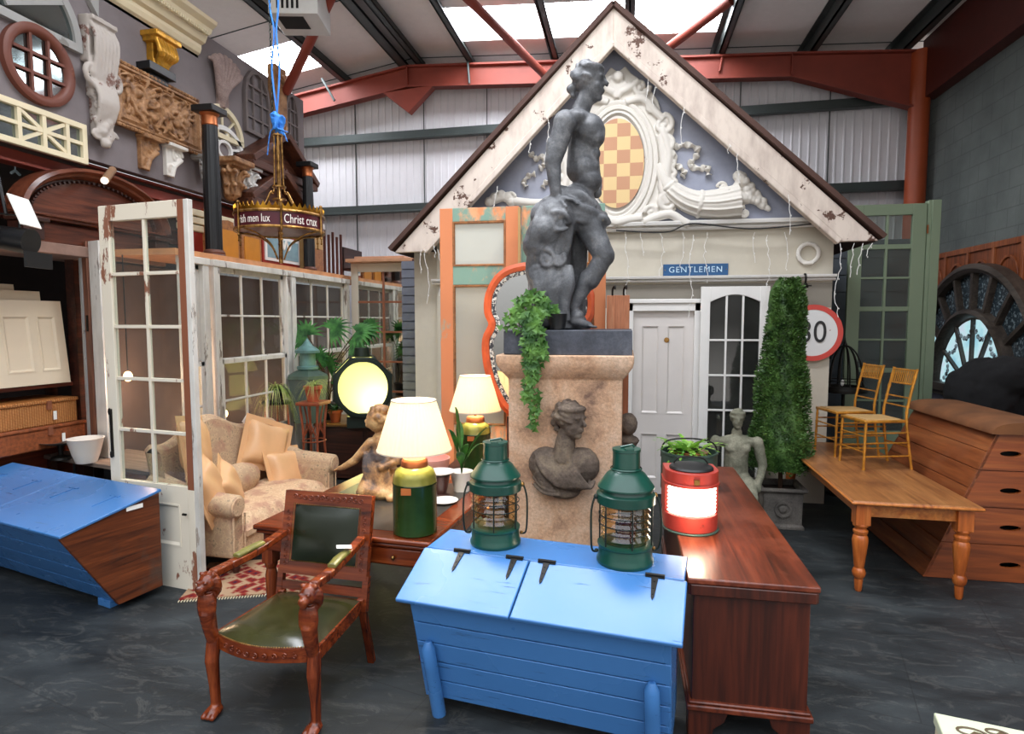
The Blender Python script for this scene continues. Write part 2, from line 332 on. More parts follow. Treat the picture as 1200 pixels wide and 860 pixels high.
M = dict(

 blue=chipped('blue_paint', '5596dc', '2c3e55', .66, 2.6, (.35, 4, 4), .3, var=.08, edge=.015),
 box_end=wood('old_box_wood', '2c140c', '6a3418', '8c4a26', 'y', .45, wear='4a4038'),
 cream_chip=chipped('cream_chipped_paint', 'e6dcc8', '6f4030', .575, 3.0, (1.3, 1.3, .5), .5, chip2='8a5a44'),
 white_worn=chipped('worn_white_paint', 'd8d4cc', '6e625a', .6, 3.2, (2.5, 2.5, .45), .6, dirt='a8a39a', chip2='9d9185'),
 white=chipped('white_gloss_paint', 'e2e0dc', '9a948a', .74, 5, (1, 1, 1), .35, var=.03),
 brownpaint=plain('brown_undercoat', '8a5238', .6),
 mahog=wood('mahogany', '351006', '743014', '984a22', 'x', .22),
 mahogz=wood('mahogany_upright', '351006', '743014', '984a22', 'z', .25),
 mahogy=wood('mahogany_long', '34100a', '6e2c18', '8f4426', 'y', .3, wear='8a4c34'),
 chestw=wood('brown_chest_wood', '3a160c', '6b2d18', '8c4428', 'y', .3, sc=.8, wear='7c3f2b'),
 chestf=wood('brown_chest_shaded', '200b05', '471b0d', '5a2412', 'z', .38, sc=.8),  # darker copy of the chest wood, the front's shade put into its colour
 darkw=wood('dark_carved_wood', '1a0b07', '3c1c12', '5a2c1c', 'x', .45),
 pine=wood('pine', '9c4f1e', 'c57431', 'd8904a', 'y', .35, sc=.7, wear='a8703f'),
 pinetop=wood('worn_pine_top', '7c4a2a', 'a46c3e', 'b47e4c', 'y', .35, sc=.7, wear='74482c'),
 pineleg=wood('pine_leg', '9c4a1c', 'c0652a', 'd07c3c', 'z', .3),
 vault=wood('vaulting_box_wood', '5e2c14', '8c4a24', 'a8663a', 'y', .45, sc=.6, wear='7d4a2e'),
 vaultend=wood('vaulting_box_end_wood', '6a3216', '94491f', 'b2632e', 'x', .4, sc=.6),
 suede=plain('vault_suede_top', '6f4526', .9, var=.3, sc=4),
 gold=metal('gilt_metal', 'c99532', .35, '7e5318'),
 goldpaint=plain('gold_paint', 'c88a34', .3, .55, var=.3, sc=20),
 brass=metal('old_brass', 'b98f55', .35, '6d4d28', 20),
 black=plain('black_paint', '101214', .4),
 blackfur=plain('black_shaggy_surface', '0c0c0e', .95, var=.3, sc=30, bump=.8),
 iron=plain('wrought_iron', '17140f', .5, .5),
 dkgreen=plain('dark_green_enamel', '0f4034', .3, var=.25, sc=4),
 green_can=plain('green_tea_tin', '263f1b', .2, var=.3, sc=5),
 olive_can=plain('olive_gold_tin_shoulder', '7f7d36', .22, .3, var=.35, sc=5),
 copper=metal('copper_collar', 'b06c46', .42),
 redlamp=chipped('red_lamp_paint', 'a83a30', '6b2a22', .62, 4, (1, 1, 1), .3, edge=.05),
 lead=stone('lead_statue', '3a3b3e', '5c5e62', '949597', 4.2, .5, .3, .5, (.3, .5, .74)),
 leadw=stone('weathered_lead', '2c2d31', '505257', 'b4b2b0', 4.5, .55, .4, .5, (.35, .55, .75)),
 slate=stone('slate_plinth', '2d3038', '474b55', '666a74', 3, .55, .2, .4),
 sand=stone('sandstone', '85695a', 'd0a888', 'e6c8ae', 3.2, .9, .7, .2, (.32, .46, .7)),
 bust=stone('weathered_bust_stone', '3e3630', '6b5e54', '93836f', 5, .9, .5, .2),
 cement=stone('stone_ornament', '4c4c4c', '747370', '95938c', 4, .9, .4, .2),
 figstone=stone('mossy_figure_stone', '4f5244', '7c7b6a', 'a5a08c', 6, .9, .4, .2),
 plaster=chipped('white_plaster', 'd9d4cb', 'aaa297', .66, 5, (1, 1, 1), .65, var=.05),
 board=chipped('bargeboard_paint', 'ddcfc2', '5b4034', .60, 4.2, (1, 1, 1), .65, dirt='a8968c', var=.08),
 tymp=stone('blue_grey_render', '868b9b', '9599a8', 'a5a8b4', 1.4, .9, .12, .2),
 facade=stone('greige_wall_paint', 'bdb5a5', 'c4bdad', 'cac3b4', .8, .8, .08, .2),
 facade_dk=plain('grey_band_paint', '857f74', .8, var=.06, sc=2),
 trimw=plain('white_trim', 'e0deda', .4, var=.03),
 door1=plain('soft_white_door', 'd3cdc8', .35, var=.04, sc=3),
 mauve=stone('mauve_grey_wall', '6f6768', '7c7475', '867e7e', .5, .9, .06, .2),
 redsteel=plain('red_oxide_steel', '7c3122', .6, var=.12, sc=3),
 redbright=plain('red_orange_post', '9c4522', .45, var=.1, sc=3),
 greysteel=plain('galvanised_purlin', '3f4645', .45, .4, var=.15, sc=2),
 roofpan=stone('roof_liner_panel', 'e4dcd8', 'e9e2de', 'eee8e4', .6, .75, .04, .3),
 teal_peel=chipped('peeling_teal_paint', '7fa090', 'd28a5c', .5, 1.8, (1, 1, .6), .6, edge=.06, chip2='e0a074'),
 teal_orange=chipped('orange_stripped_paint', 'd7875a', '86a594', .6, 1.8, (1, 1, .6), .6, edge=.06),
 putty=plain('putty_panel', 'a6a294', .6, var=.05, sc=2),
 palepanel=plain('pale_panel', 'b9bab0', .6, var=.04, sc=2),
 orangeframe=plain('orange_mirror_frame', 'c4552a', .5, var=.18, sc=7),
 sage=chipped('sage_green_paint', '84947a', 'a0a88e', .66, 3, (1, 1, .5), .55),
 green_glass=glass('door_glass', 'dfe6e2', .5, .06),
 pane=glass('old_window_glass', 'eef2ef', .6, .03),
 clear=glass('lens_glass', 'fbf3e2', .8, 0, .05),  # faint warm tint stands in for lamplight showing through the lens
 mirror=metal('mirror_silver', 'd8dad6', .03),
 creamdoor=plain('cream_door_paint', 'dccbb0', .5, var=.05, sc=2),
 wicker=None, linen=None,
 greenleather=plain('green_leather', '2c2c14', .2, var=.35, sc=5, bump=.05),
 darkleather=plain('dark_green_leather', '171e10', .25, var=.25, sc=5),
 olivepad=plain('olive_arm_pad', '6f6a36', .28, var=.3, sc=12),
 desktop=plain('worn_desk_leather', '35322e', .3, var=.3, sc=5),
 satin=plain('gold_satin', 'd9a878', .4, var=.08, sc=3, spec=.6),
 shade=None, terra=plain('terracotta', 'a5502f', .8, var=.2),
 rattan=plain('red_rattan', '8c4428', .45, var=.25, sc=12),
 giltw=stone('gilded_carving', '5c3820', 'a5784f', 'c99c72', 9, .5, .3, .5),
 giltbright=plain('bright_gilt', 'c7902f', .35, .5, var=.35, sc=14),
 roundw=chipped('brown_round_frame', '6a3a2c', '3f2018', .6, 4, (1, 1, 1), .5, chip2='8d5a44'),
 greyw=chipped('grey_window_paint', '9c9b98', '77736e', .6, 4, (1, 1, 1), .6),
 corbelm=chipped('corbel_old_white_paint', 'b5aca4', '54302a', .57, 4.5, (1, 1, 1), .7, chip2='7a5a50', edge=.04),
 ivory=plain('ivory_paint', 'd9ccab', .5, var=.06, sc=3),
 greendome=plain('verdigris_metal', '5a7f7c', .5, .3, var=.3, sc=8),
 darkmetal=plain('dark_lantern_metal', '1f2a24', .4, .4, var=.2),
 zinc=plain('zinc_bucket', '42564c', .45, .3, var=.3, sc=5),
 plaintext=plain('white_lettering', 'e6dfd6', .6, var=.02),
 signblue=plain('blue_sign_enamel', '1d4f7c', .35, var=.1, sc=8),
 maroon=plain('maroon_enamel', '4a1420', .3, var=.1),
 rope=plain('blue_strap_webbing', '2f7fd8', .6, var=.15, sc=20),
 paper=plain('white_paper_tag', 'eeebe4', .6, var=.02),
 leaf=leafmat('green_leaf', '17401a', '3f7a2a'), palm=leafmat('palm_leaf', '1c4a22', '4f8a44'),
 spider=leafmat('striped_spider_leaf', '7a9a3c', 'c9cf8a'), ivy=leafmat('ivy_leaf', '245218', '6b9a45'),
 topi=leafmat('topiary_leaf', '25421a', '56793a', .15), fern=leafmat('fresh_green_leaf', '4c8a2a', '96c04c'),
 bark=plain('bark', '4a3526', .9, var=.3), soil=plain('soil', '2a1e16', 1),
 pottery=plain('pink_pottery', 'd9998a', .4, var=.12), whiteware=plain('white_china', 'ded9d0', .3, var=.03),
 cherub=stone('antique_gilt_cherub', '4a3c38', 'a8794a', 'd6b07a', 6, .45, .3, .5, (.4, .5, .62)),
 yellowboard=plain('ochre_board', 'b8781f', .5, var=.1), pictblue=plain('blue_grey_picture', '7c98a0', .5, var=.15, sc=8),
 redboard=plain('red_board', '8e2418', .5, var=.1), tan=plain('tan_board', 'b08e5c', .6, var=.1),
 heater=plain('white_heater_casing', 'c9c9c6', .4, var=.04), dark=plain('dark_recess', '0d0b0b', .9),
 planterm=stone('lead_planter', '4c4844', '706a64', '8a837a', 5, .7, .3, .3),
)
def _wicker():
    t = NT('wicker_weave'); c = t.coord()
    w1 = t.n('ShaderNodeTexWave', wave_type='BANDS', bands_direction='Z'); t.l(c, w1.inputs[0]); w1.inputs['Scale'].default_value = 26; w1.inputs['Distortion'].default_value = 1.5
    w2 = t.n('ShaderNodeTexWave', wave_type='BANDS', bands_direction='X'); t.l(c, w2.inputs[0]); w2.inputs['Scale'].default_value = 15; w1.inputs['Scale'].default_value = 30
    f = t.math('MULTIPLY', w1.outputs[1], w2.outputs[1]); col = t.ramp(f, [(.0, 'a0622e'), (.4, 'c98446'), (.9, 'dca266')])
    t.bsdf(col, .55, 0, .4, t.bump(f, .8, .01)); return t.m
M['wicker'] = _wicker()
def _damask(name, a, b, c3):
    t = NT(name); c = t.coord((1, 1, 1)); v = t.n('ShaderNodeTexVoronoi', feature='SMOOTH_F1'); t.l(c, v.inputs['Vector']); v.inputs['Scale'].default_value = 30
    w = t.noise(c, 42, 3, .6, 2.5); f = t.math('ADD', v.outputs['Distance'], t.math('MULTIPLY', w, .9))
    col = t.ramp(f, [(.58, a), (.68, b), (.8, c3), (.92, b)]); col = t.mix(t.ramp(t.noise(c, 7, 2), [(.5, 0.), (.66, .55)]), col, 'a06a5c')
    t.bsdf(col, .8, 0, .25, t.bump(w, .2, .004)); return t.m
M['damask'] = _damask('sofa_damask', '93836a', 'b4977a', 'c9ac88')
M['damask2'] = _damask('sofa_seat_damask', 'b09474', 'cba886', 'ddbf9a')
def _rug():
    t = NT('rug_pattern'); c = t.coord((1, 1, 1)); v = t.n('ShaderNodeTexVoronoi', distance='MANHATTAN'); t.l(c, v.inputs['Vector']); v.inputs['Scale'].default_value = 12
    col = t.ramp(v.outputs['Distance'], [(.12, '20223a'), (.35, '6a1f1c'), (.62, '7c2a24'), (.9, 'a08468')]); t.bsdf(col, .95, 0, .1, t.bump(t.noise(c, 90, 2), .4, .004)); return t.m
M['rug'] = _rug()
def _shade():
    t = NT('pleated_cream_shade'); d = t.n('ShaderNodeBsdfDiffuse'); d.inputs[0].default_value = lin('f3ead4'); tr = t.n('ShaderNodeBsdfTranslucent'); tr.inputs[0].default_value = lin('fff2da')
    mx = t.n('ShaderNodeMixShader'); mx.inputs[0].default_value = .6; t.l(d.outputs[0], mx.inputs[1]); t.l(tr.outputs[0], mx.inputs[2]); t.l(mx.outputs[0], t.out.inputs[0]); return t.m
M['shade'] = _shade()
def _floor():
    t = NT('dark_slate_floor'); c = t.coord(); n1 = t.noise(t.coord((1, 2.2, 1), (0, 0, .4)), 1.1, 9, .62, .6); n2 = t.noise(t.coord((1, 2.4, 1), (0, 0, .35)), 3.2, 9, .74, 1.8)
    col = t.ramp(n1, [(.3, '171a1b'), (.55, '2a2e30'), (.75, '3a3f40')]); col = t.mix(t.ramp(n2, [(.53, 0.), (.60, .22), (.64, 0.)]), col, '6a6863')
    br = t.n('ShaderNodeTexBrick'); t.l(t.coord((1, 1, 1), (0, 0, .26)), br.inputs[0]); br.inputs['Scale'].default_value = 1.0; br.inputs['Mortar Size'].default_value = .004
    br.inputs['Brick Width'].default_value = 1.2; br.inputs['Row Height'].default_value = .9; br.inputs['Mortar Smooth'].default_value = .3
    col = t.mix(t.math('MULTIPLY', br.outputs['Fac'], .5), col, '141617')
    t.bsdf(col, t.ramp(n1, [(.3, .42), (.7, .7)]), 0, .35, t.bump(n2, .35, .006)); return t.m
M['floor'] = _floor()
def _block():
    t = NT('painted_blockwork'); c = t.coord((1, 1, 1), (0, 0, 0)); br = t.n('ShaderNodeTexBrick')
    sp = t.n('ShaderNodeSeparateXYZ'); t.l(c, sp.inputs[0]); cb = t.n('ShaderNodeCombineXYZ'); t.l(sp.outputs[1], cb.inputs[0]); t.l(sp.outputs[2], cb.inputs[1]); t.l(cb.outputs[0], br.inputs[0])
    br.inputs['Scale'].default_value = 1; br.inputs['Brick Width'].default_value = .45; br.inputs['Row Height'].default_value = .225; br.inputs['Mortar Size'].default_value = .008
    nz = t.noise(c, 1.5, 6); col = t.ramp(nz, [(.3, '575d5b'), (.7, '6e7471')]); col = t.mix(t.math('MULTIPLY', br.outputs['Fac'], .4), col, '4a4f4e')
    t.bsdf(col, .85, 0, .2, t.bump(t.math('SUBTRACT', t.noise(c, 30, 4), br.outputs['Fac']), .35, .01)); return t.m
M['block'] = _block()
def _tiles():
    t = NT('checked_amber_glass'); c = t.coord((1, 1, 1)); sp = t.n('ShaderNodeSeparateXYZ'); t.l(c, sp.inputs[0]); cb = t.n('ShaderNodeCombineXYZ'); t.l(sp.outputs[0], cb.inputs[0]); t.l(sp.outputs[2], cb.inputs[1])
    ck = t.n('ShaderNodeTexChecker'); t.l(cb.outputs[0], ck.inputs[0]); ck.inputs[1].default_value = lin('dcc08c'); ck.inputs[2].default_value = lin('c09070'); ck.inputs[3].default_value = 1/.147
    t.bsdf(ck.outputs[0], .25, 0, .5); return t.m
M['tiles'] = _tiles()

def _blue():
    t = NT('worn_blue_paint'); n1 = t.noise(t.coord((.35, 4, 4)), 2.6, 9, .68); n2 = t.noise(t.coord((1.0, 16, 16)), 2.2, 8, .72); n3 = t.noise(t.coord(), 1.2, 4)
    col = t.mix(n3, '3668a0', '4a80bc'); col = t.mix(t.ramp(n1, [(.64, 0.), (.655, .7)]), col, '35597f')
    ck = t.ramp(n2, [(.62, 0.), (.66, .8)]); col = t.mix(ck, col, '27384e')
    t.bsdf(col, t.ramp(n3, [(.3, .22), (.7, .36)]), 0, .5, t.bump(t.math('SUBTRACT', 1, ck), .4, .002)); return t.m
M['blue'] = _blue()
def S(mb, name, m, **k): return struct(mb.build(name, M[m] if isinstance(m, str) else m, None, **k))
S(MB().box(-9, 4.4, -2, 10.85, -.1, 0), 'floor', 'floor', smooth=0)
# back wall: ribbed liner sheets
wb = MB(); xs = []; x = -9.0
while x < 5:
    xs += [(x, 10.75), (x+.09, 10.75), (x+.1, 10.738), (x+.12, 10.738)]; x += .13
wb.add([(a, b, z) for a, b in xs for z in (0, 6.9)], [(2*i, 2*i+2, 2*i+3, 2*i+1) for i in range(len(xs)-1)])
S(wb, 'wall_back', stone('ribbed_liner_sheet', 'd3d1d5', 'dad8dc', 'e0dee2', .5, .6, .03, .4), smooth=0)
for xx in (-4.9, -3.6, -2.45, 1.75, 3.1): S(MB().box(xx-.006, xx+.006, 10.72, 10.74, 0, 6.5), 'trim_1', 'greysteel', smooth=0)
def rail(x0, x1, z0, z1, n='trim_2'):
    b = MB(); b.bar((x0, 10.62, z0), (x1, 10.62, z1), .13, .16); b.bar((x0, 10.56, z0-.07), (x1, 10.56, z1-.07), .035, .1)
    S(b, n, 'greysteel', bevel=.006)
rail(-7, 4.3, 5.28, 5.42); rail(-7, 4.3, 4.03, 4.14)
S(MB().box(4.4, 4.6, 3, 10.85, 0, 5.5), 'wall_right', 'block', smooth=0)
def zr(x): return 6.58-.045*(x+3.7) if x > -3.7 else 6.58-.17*(-3.7-x)
SKY = emit('rooflight_sheet', 'f4f8ff', 20)
holes = [(-2.68, -.06, 8.86, 9.92), (0.0, 1.3, 8.86, 9.92), (-6.3, -4.98, 9.0, 9.95), (-3.9, 1.2, 4.2, 5.2)]  # last rooflight is out of view, added to light the foreground
cl = MB(); sk = []
xe = sorted({-9, 4.9, -3.7}|{h[0] for h in holes}|{h[1] for h in holes}); ye = sorted({3, 10.85}|{h[2] for h in holes}|{h[3] for h in holes})
for i in range(len(xe)-1):
    for j in range(len(ye)-1):
        xm, ym = (xe[i]+xe[i+1])/2, (ye[j]+ye[j+1])/2
        vs = [(xe[i], ye[j], zr(xe[i])), (xe[i+1], ye[j], zr(xe[i+1])), (xe[i+1], ye[j+1], zr(xe[i+1])), (xe[i], ye[j+1], zr(xe[i]))]
        vs += [(a, b, c+.08) for a, b, c in vs]
        if not any(h[0] < xm < h[1] and h[2] < ym < h[3] for h in holes):
            cl.add(vs, [(3, 2, 1, 0), (4, 5, 6, 7), (0, 1, 5, 4), (1, 2, 6, 5), (2, 3, 7, 6), (3, 0, 4, 7)])
S(cl, 'ceiling', 'roofpan', smooth=0)
for h in holes:
    a, b = h[0], h[1]
    S(MB().add([(a, h[2], zr(a)+.06), (b, h[2], zr(b)+.06), (b, h[3], zr(b)+.06), (a, h[3], zr(a)+.06)], [(3, 2, 1, 0)]), 'window_1', SKY, smooth=0)
y = 3.06
while y < 10.6:
    for a, b in ((-9, -3.7), (-3.7, 4.9)):
        if not any(h[2]-.02 < y < h[3]+.02 for h in holes):
            S(MB().bar((a, y, zr(a)-.004), (b, y, zr(b)-.004), .014, .01), 'trim_3', 'greysteel', smooth=0)
    y += 1.06
# purlins: Z sections along the hall
for x, w in ((-7.6, .09), (-6.4, .09), (-4.92, .10), (-3.86, .16), (-3.56, .1), (-2.66, .09), (-1.24, .09), (-.02, .07), (1.34, .09), (2.66, .09), (3.95, .1)):
    z = zr(x)
    b = MB().box(x-.012, x+.012, 3, 10.7, z-.2, z-.003).box(x-.012, x+w, 3, 10.7, z-.2, z-.185).box(x-w, x+.012, 3, 10.7, z-.018, z-.003).box(x+w-.014, x+w, 3, 10.7, z-.2, z-.165)
    S(b, 'trim_4', 'greysteel', smooth=0)
# portal frame
def ibeam(pts, d, name, y=10.3, w=.18):
    """pts: (x, ztop, depth)"""
    b = MB(); n = len(pts)
    top = [(p[0], p[1]) for p in pts]; bot = [(p[0], p[1]-p[2]) for p in pts]
    b.prism(top+bot[::-1], y-.012, y+.012)
    b.prism(top+[(a, c-.03) for a, c in top[::-1]], y-w/2, y+w/2); b.prism([(a, c+.03) for a, c in bot]+bot[::-1], y-w/2, y+w/2)
    for (a, c, e) in pts[1:-1]: b.box(a-.01, a+.01, y-w/2, y+w/2, c-e, c)
    return S(b, name, 'redsteel', smooth=0)
ibeam([(-9, 5.48, .36), (-3.72, 6.36, .36), (-3.7, 6.36, .36)], .4, 'beam_left')
ibeam([(-3.7, 6.36, .36), (.1, 6.2, .36), (2.4, 6.1, .36), (4.2, 6.0, .85)], .4, 'beam_right')
S(MB().prism([(-4.15, 5.93), (-3.7, 5.58), (-3.25, 6.0)], 10.22, 10.38), 'beam_knee', 'redsteel', smooth=0)
S(MB().lathe([(.14, 0), (.14, 6.0)], 24, Matrix.Translation((4.2, 10.3, 0))), 'column_right', 'redbright')
S(MB().box(4.22, 4.5, -2, 10.3, 5.3, 6.15), 'beam_eaves', plain('dark_red_steel', '4c1a12', .5), smooth=0)
for a, b in (((-1.3, 10.2, 5.95), (-2.3, 7.6, 6.32)), ((.3, 9.9, 6.0), (1.3, 8.9, 6.3)), ((1.35, 10.25, 5.9), (1.42, 10.25, 6.3))):
    S(MB().tube([a, b], .065 if a[0] != 1.35 else .02, 12), 'beam_brace', 'redsteel')
p = at(336, 106, X=-4.85); q = at(392, -12, Z=6.25)
S(MB().tube([p, q], .065, 12).ball(p, .068), 'beam_brace', 'redsteel')
for a, b in ((at(548, 72, Y=10.2), at(550, 98, Y=10.2)),): S(MB().tube([a, b], .02, 8), 'beam_rod', 'greysteel')
for (x0, y0), (x1, y1) in (((377, 92), (392, 118)),): S(MB().tube([at(x0, y0, Y=10.1), at(x1, y1, Y=10.1)], .02, 8), 'beam_rod', 'greysteel')
# mezzanine wall on the left with the dark store beneath
WX = -5.0
S(MB().box(WX-.12, WX, -1, 9.07, 3.57, 5.46), 'wall_left', 'mauve', smooth=0)
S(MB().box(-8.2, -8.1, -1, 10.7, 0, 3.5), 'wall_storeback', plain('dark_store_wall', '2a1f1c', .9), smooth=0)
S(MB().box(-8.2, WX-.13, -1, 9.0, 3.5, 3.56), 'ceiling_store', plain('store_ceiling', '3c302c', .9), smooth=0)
for xx, z0, z1 in ((WX-.02, 3.38, 3.55), (WX-.5, 3.0, 3.18)):
    S(MB().box(xx-.14, xx-.12, -1, 9.0, z0, z1).box(xx-.2, xx-.05, -1, 9.0, z0, z0+.02).box(xx-.2, xx-.05, -1, 9.0, z1-.02, z1), 'beam_store', 'redsteel', smooth=0)
S(MB().box(WX-.15, WX-.03, 6.72, 6.84, 0, 3.4), 'column_store', 'redbright', smooth=0)
# storage platform that closes the top of the window screen
SX = -4.2; PT = 2.74
S(MB().box(SX-.75, SX-.02, 5.2, 10.2, PT-.06, PT), 'partition_top', plain('pale_pine_board', 'c78a5c', .6, var=.2), smooth=0)
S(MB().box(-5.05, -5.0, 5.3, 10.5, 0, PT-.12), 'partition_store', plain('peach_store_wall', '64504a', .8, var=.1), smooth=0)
# the built facade (inside the hall)
FY = 7.3
def fx(px, py): p = at(px, py, Y=FY); return p.x, p.z
S(MB().box(-2.3, .0, FY, FY+.12, 0, 3.15).box(.0, .82, FY, FY+.12, 2.28, 3.15).box(.82, 2.2, FY, FY+.12, 0, 3.15), 'wall_facade', 'facade', smooth=0)
S(MB().box(2.08, 2.2, FY+.12, 10.0, 0, 2.9), 'wall_facade_side', 'facade_dk', smooth=0)
S(MB().box(-2.3, -2.18, FY+.12, 10.0, 0, 2.9), 'wall_facade_side', 'facade_dk', smooth=0)
S(MB().box(-.25, 2.2, FY-.004, FY, 2.2, 2.47), 'trim_5', 'facade_dk', smooth=0)
tri = [(-2.62, 3.13), (2.42, 3.13), (-.19, 5.22)]
S(MB().prism(tri, FY-.02, FY+.1), 'wall_tympanum', 'tymp', smooth=0)
def cornice(x0, x1, z, s=1, name='cornice_facade'):
    prof = [(0, 0), (0, -.03*s), (.02*s, -.05*s), (.03*s, -.05*s), (.05*s, -.02*s), (.055*s, -.09*s), (.085*s, -.1*s), (.095*s, -.1*s), (.1*s, 0)]
    b = MB(); vs = [(x, FY-.02+y, z+o) for x in (x0, x1) for o, y in prof]; n = len(prof)
    b.add(vs, [(i, (i+1) % n, n+(i+1) % n, n+i) for i in range(n)]+[tuple(range(n))[::-1], tuple(range(n, 2*n))]); return S(b, name, 'trimw', smooth=0)
cornice(-2.3, 2.15, 3.07); cornice(-2.35, 2.22, 2.49, .7)
# bargeboards, each a thick board with moulded lower edge
wd = .62
def barge(sgn):
    P = lambda x, y: (lambda p: (p.x, p.z))(at(x, y, Y=FY-.34))
    a = P(719, 9); i = P(719, 49)
    e, n = (P(462, 296), P(497, 295)) if sgn < 0 else (P(1030, 282), P(985, 283))
    poly = [a, i, n, e]
    return poly
for sg in (-1, 1):
    poly = barge(sg)
    b = MB().prism(poly, FY-.34, FY-.28)
    S(b, 'trim_6', 'board', bevel=.008)
    (x0, z0), (x1, z1), (x2, z2), (x3, z3) = poly
    b = MB().bar((x1, FY-.3, z1+.0), (x2, FY-.3, z2), .07, .1); S(b, 'trim_7', 'board', bevel=.012)
    b = MB().bar((x0, FY-.25, z0+.035), (x3+.04*sg, FY-.25, z3+.035), .05, .3); S(b, 'trim_8', plain('roof_edge_brown', '4a2f26', .7), smooth=0)
    b = MB().add([(x0, FY-.28, z0), (x3, FY-.28, z3), (x3, FY+2.6, z3), (x0, FY+2.6, z0)], [(0, 1, 2, 3)] if sg < 0 else [(3, 2, 1, 0)])
    b.add([(x0, FY-.28, z0+.02), (x3, FY-.28, z3+.02), (x3, FY+2.6, z3+.02), (x0, FY+2.6, z0+.02)], [(3, 2, 1, 0)] if sg < 0 else [(0, 1, 2, 3)])
    S(b, 'roof_facade', plain('roof_felt', '3c2e28', .8), smooth=0)
# door_1: cream four panel door with frame
d = MB()
for x0, x1, z0, z1 in ((-.03, .07, 0, 2.26), (.75, .84, 0, 2.26), (-.03, .84, 2.16, 2.26)): d.box(x0, x1, FY-.05, FY+.06, z0, z1)
d.box(-.05, .0, FY-.07, FY-.03, 0, 2.29).box(-.05, .86, FY-.07, FY-.03, 2.25, 2.3)
S(d, 'door_1', 'trimw', bevel=.008)
def panelled(name, parent, w, h, t, mat, panels, y=0, panelmat=None, mb=None):
    """stiles and rails left solid, panels sunk; origin bottom centre; front at y"""
    b = mb or MB(); b.box(-w/2, w/2, y+.012, y+t, 0, h)
    xs = sorted({-w/2, w/2}|{p[0] for p in panels}|{p[1] for p in panels}); zs = sorted({0, h}|{p[2] for p in panels}|{p[3] for p in panels})
    for i in range(len(xs)-1):
        for j in range(len(zs)-1):
            xm, zm = (xs[i]+xs[i+1])/2, (zs[j]+zs[j+1])/2
            if not any(p[0] < xm < p[1] and p[2] < zm < p[3] for p in panels): b.box(xs[i], xs[i+1], y, y+.013, zs[j], zs[j+1])
    for p in panels:
        b.sweep(rect(p[0], p[1], p[2], p[3]), [(0, y+.012), (0, y-.004), (-.012, y-.004), (-.022, y+.006), (-.03, y+.012)])
    return b
dl = panelled(None, None, .68, 2.14, .04, None, [(-.25, -.04, .18, .72), (.04, .25, .18, .72), (-.25, -.04, .95, 1.98), (.04, .25, .95, 1.98)])
o = dl.build('door_leaf', M['door1'], None, smooth=30); place(o, (.41, FY+.0, .02)); struct(o); o.name = 'door_1_leaf'
k = MB().lathe([(.0001, 0), (.03, 0), (.03, .006), (.0001, .008)], 20, Matrix.Translation((.45, FY+.0, 1.83)) @ Matrix.Rotation(PI/2, 4, 'X'))
o = S(k, 'trim_9', 'brass')
# right of the facade: painted boarding
b = MB()
for i in range(14): b.box(2.2, 3.75, 8.75, 8.78, .01+i*.22, .215+i*.22)
b.box(2.2, 3.75, 8.78, 8.82, 0, 3.1)
S(b, 'wall_boarding', plain('grey_boarding', '5f646c', .7, var=.1), smooth=0)
b = MB()
for i in range(24): b.box(-3.1, -2.3, 8.2, 8.23, .01+i*.12, .115+i*.12)
b.box(-3.1, -2.3, 8.23, 8.27, 0, 2.88)
S(b, 'wall_boarding_left', plain('grey_boarding_left', '6d7280', .7, var=.1), smooth=0)
S(MB().box(-2.62, -2.3, 7.38, 7.46, 0, 2.9), 'wall_facade_return', 'facade', smooth=0)
# lights
w = bpy.data.worlds.new('world'); bpy.context.scene.world = w; w.use_nodes = True
_nt = w.node_tree; _bg = _nt.nodes['Background']; _tc = _nt.nodes.new('ShaderNodeTexCoord'); _sp = _nt.nodes.new('ShaderNodeSeparateXYZ'); _rp = _nt.nodes.new('ShaderNodeValToRGB')
_nt.links.new(_tc.outputs['Generated'], _sp.inputs[0]); _ma = _nt.nodes.new('ShaderNodeMath'); _ma.operation = 'MULTIPLY_ADD'; _ma.inputs[1].default_value = .5; _ma.inputs[2].default_value = .5; _nt.links.new(_sp.outputs[2], _ma.inputs[0]); _nt.links.new(_ma.outputs[0], _rp.inputs[0]); _nt.links.new(_rp.outputs[0], _bg.inputs[0])
_rp.color_ramp.elements[0].position = .46; _rp.color_ramp.elements[0].color = (.42, .40, .38, 1); _rp.color_ramp.elements[1].position = .875; _rp.color_ramp.elements[1].color = (.88, .93, 1, 1)
_e = _rp.color_ramp.elements.new(.64); _e.color = (.24, .24, .25, 1); _e = _rp.color_ramp.elements.new(.5); _e.color = (.07, .066, .062, 1)
_bg.inputs[1].default_value = 3.4
vs_ = bpy.context.scene.view_settings
vs_.view_transform = 'Standard'; vs_.look = 'None'; vs_.gamma = 1; vs_.exposure = 0.35; vs_.use_curve_mapping = False
def lamp(loc, power, col=(1, .72, .45), r=.04, name='bulb_light'):
    l = bpy.data.lights.new(name, 'POINT'); l.energy = power; l.color = col; l.shadow_soft_size = r
    o = bpy.data.objects.new(name, l); C.objects.link(o); o.location = loc; return o
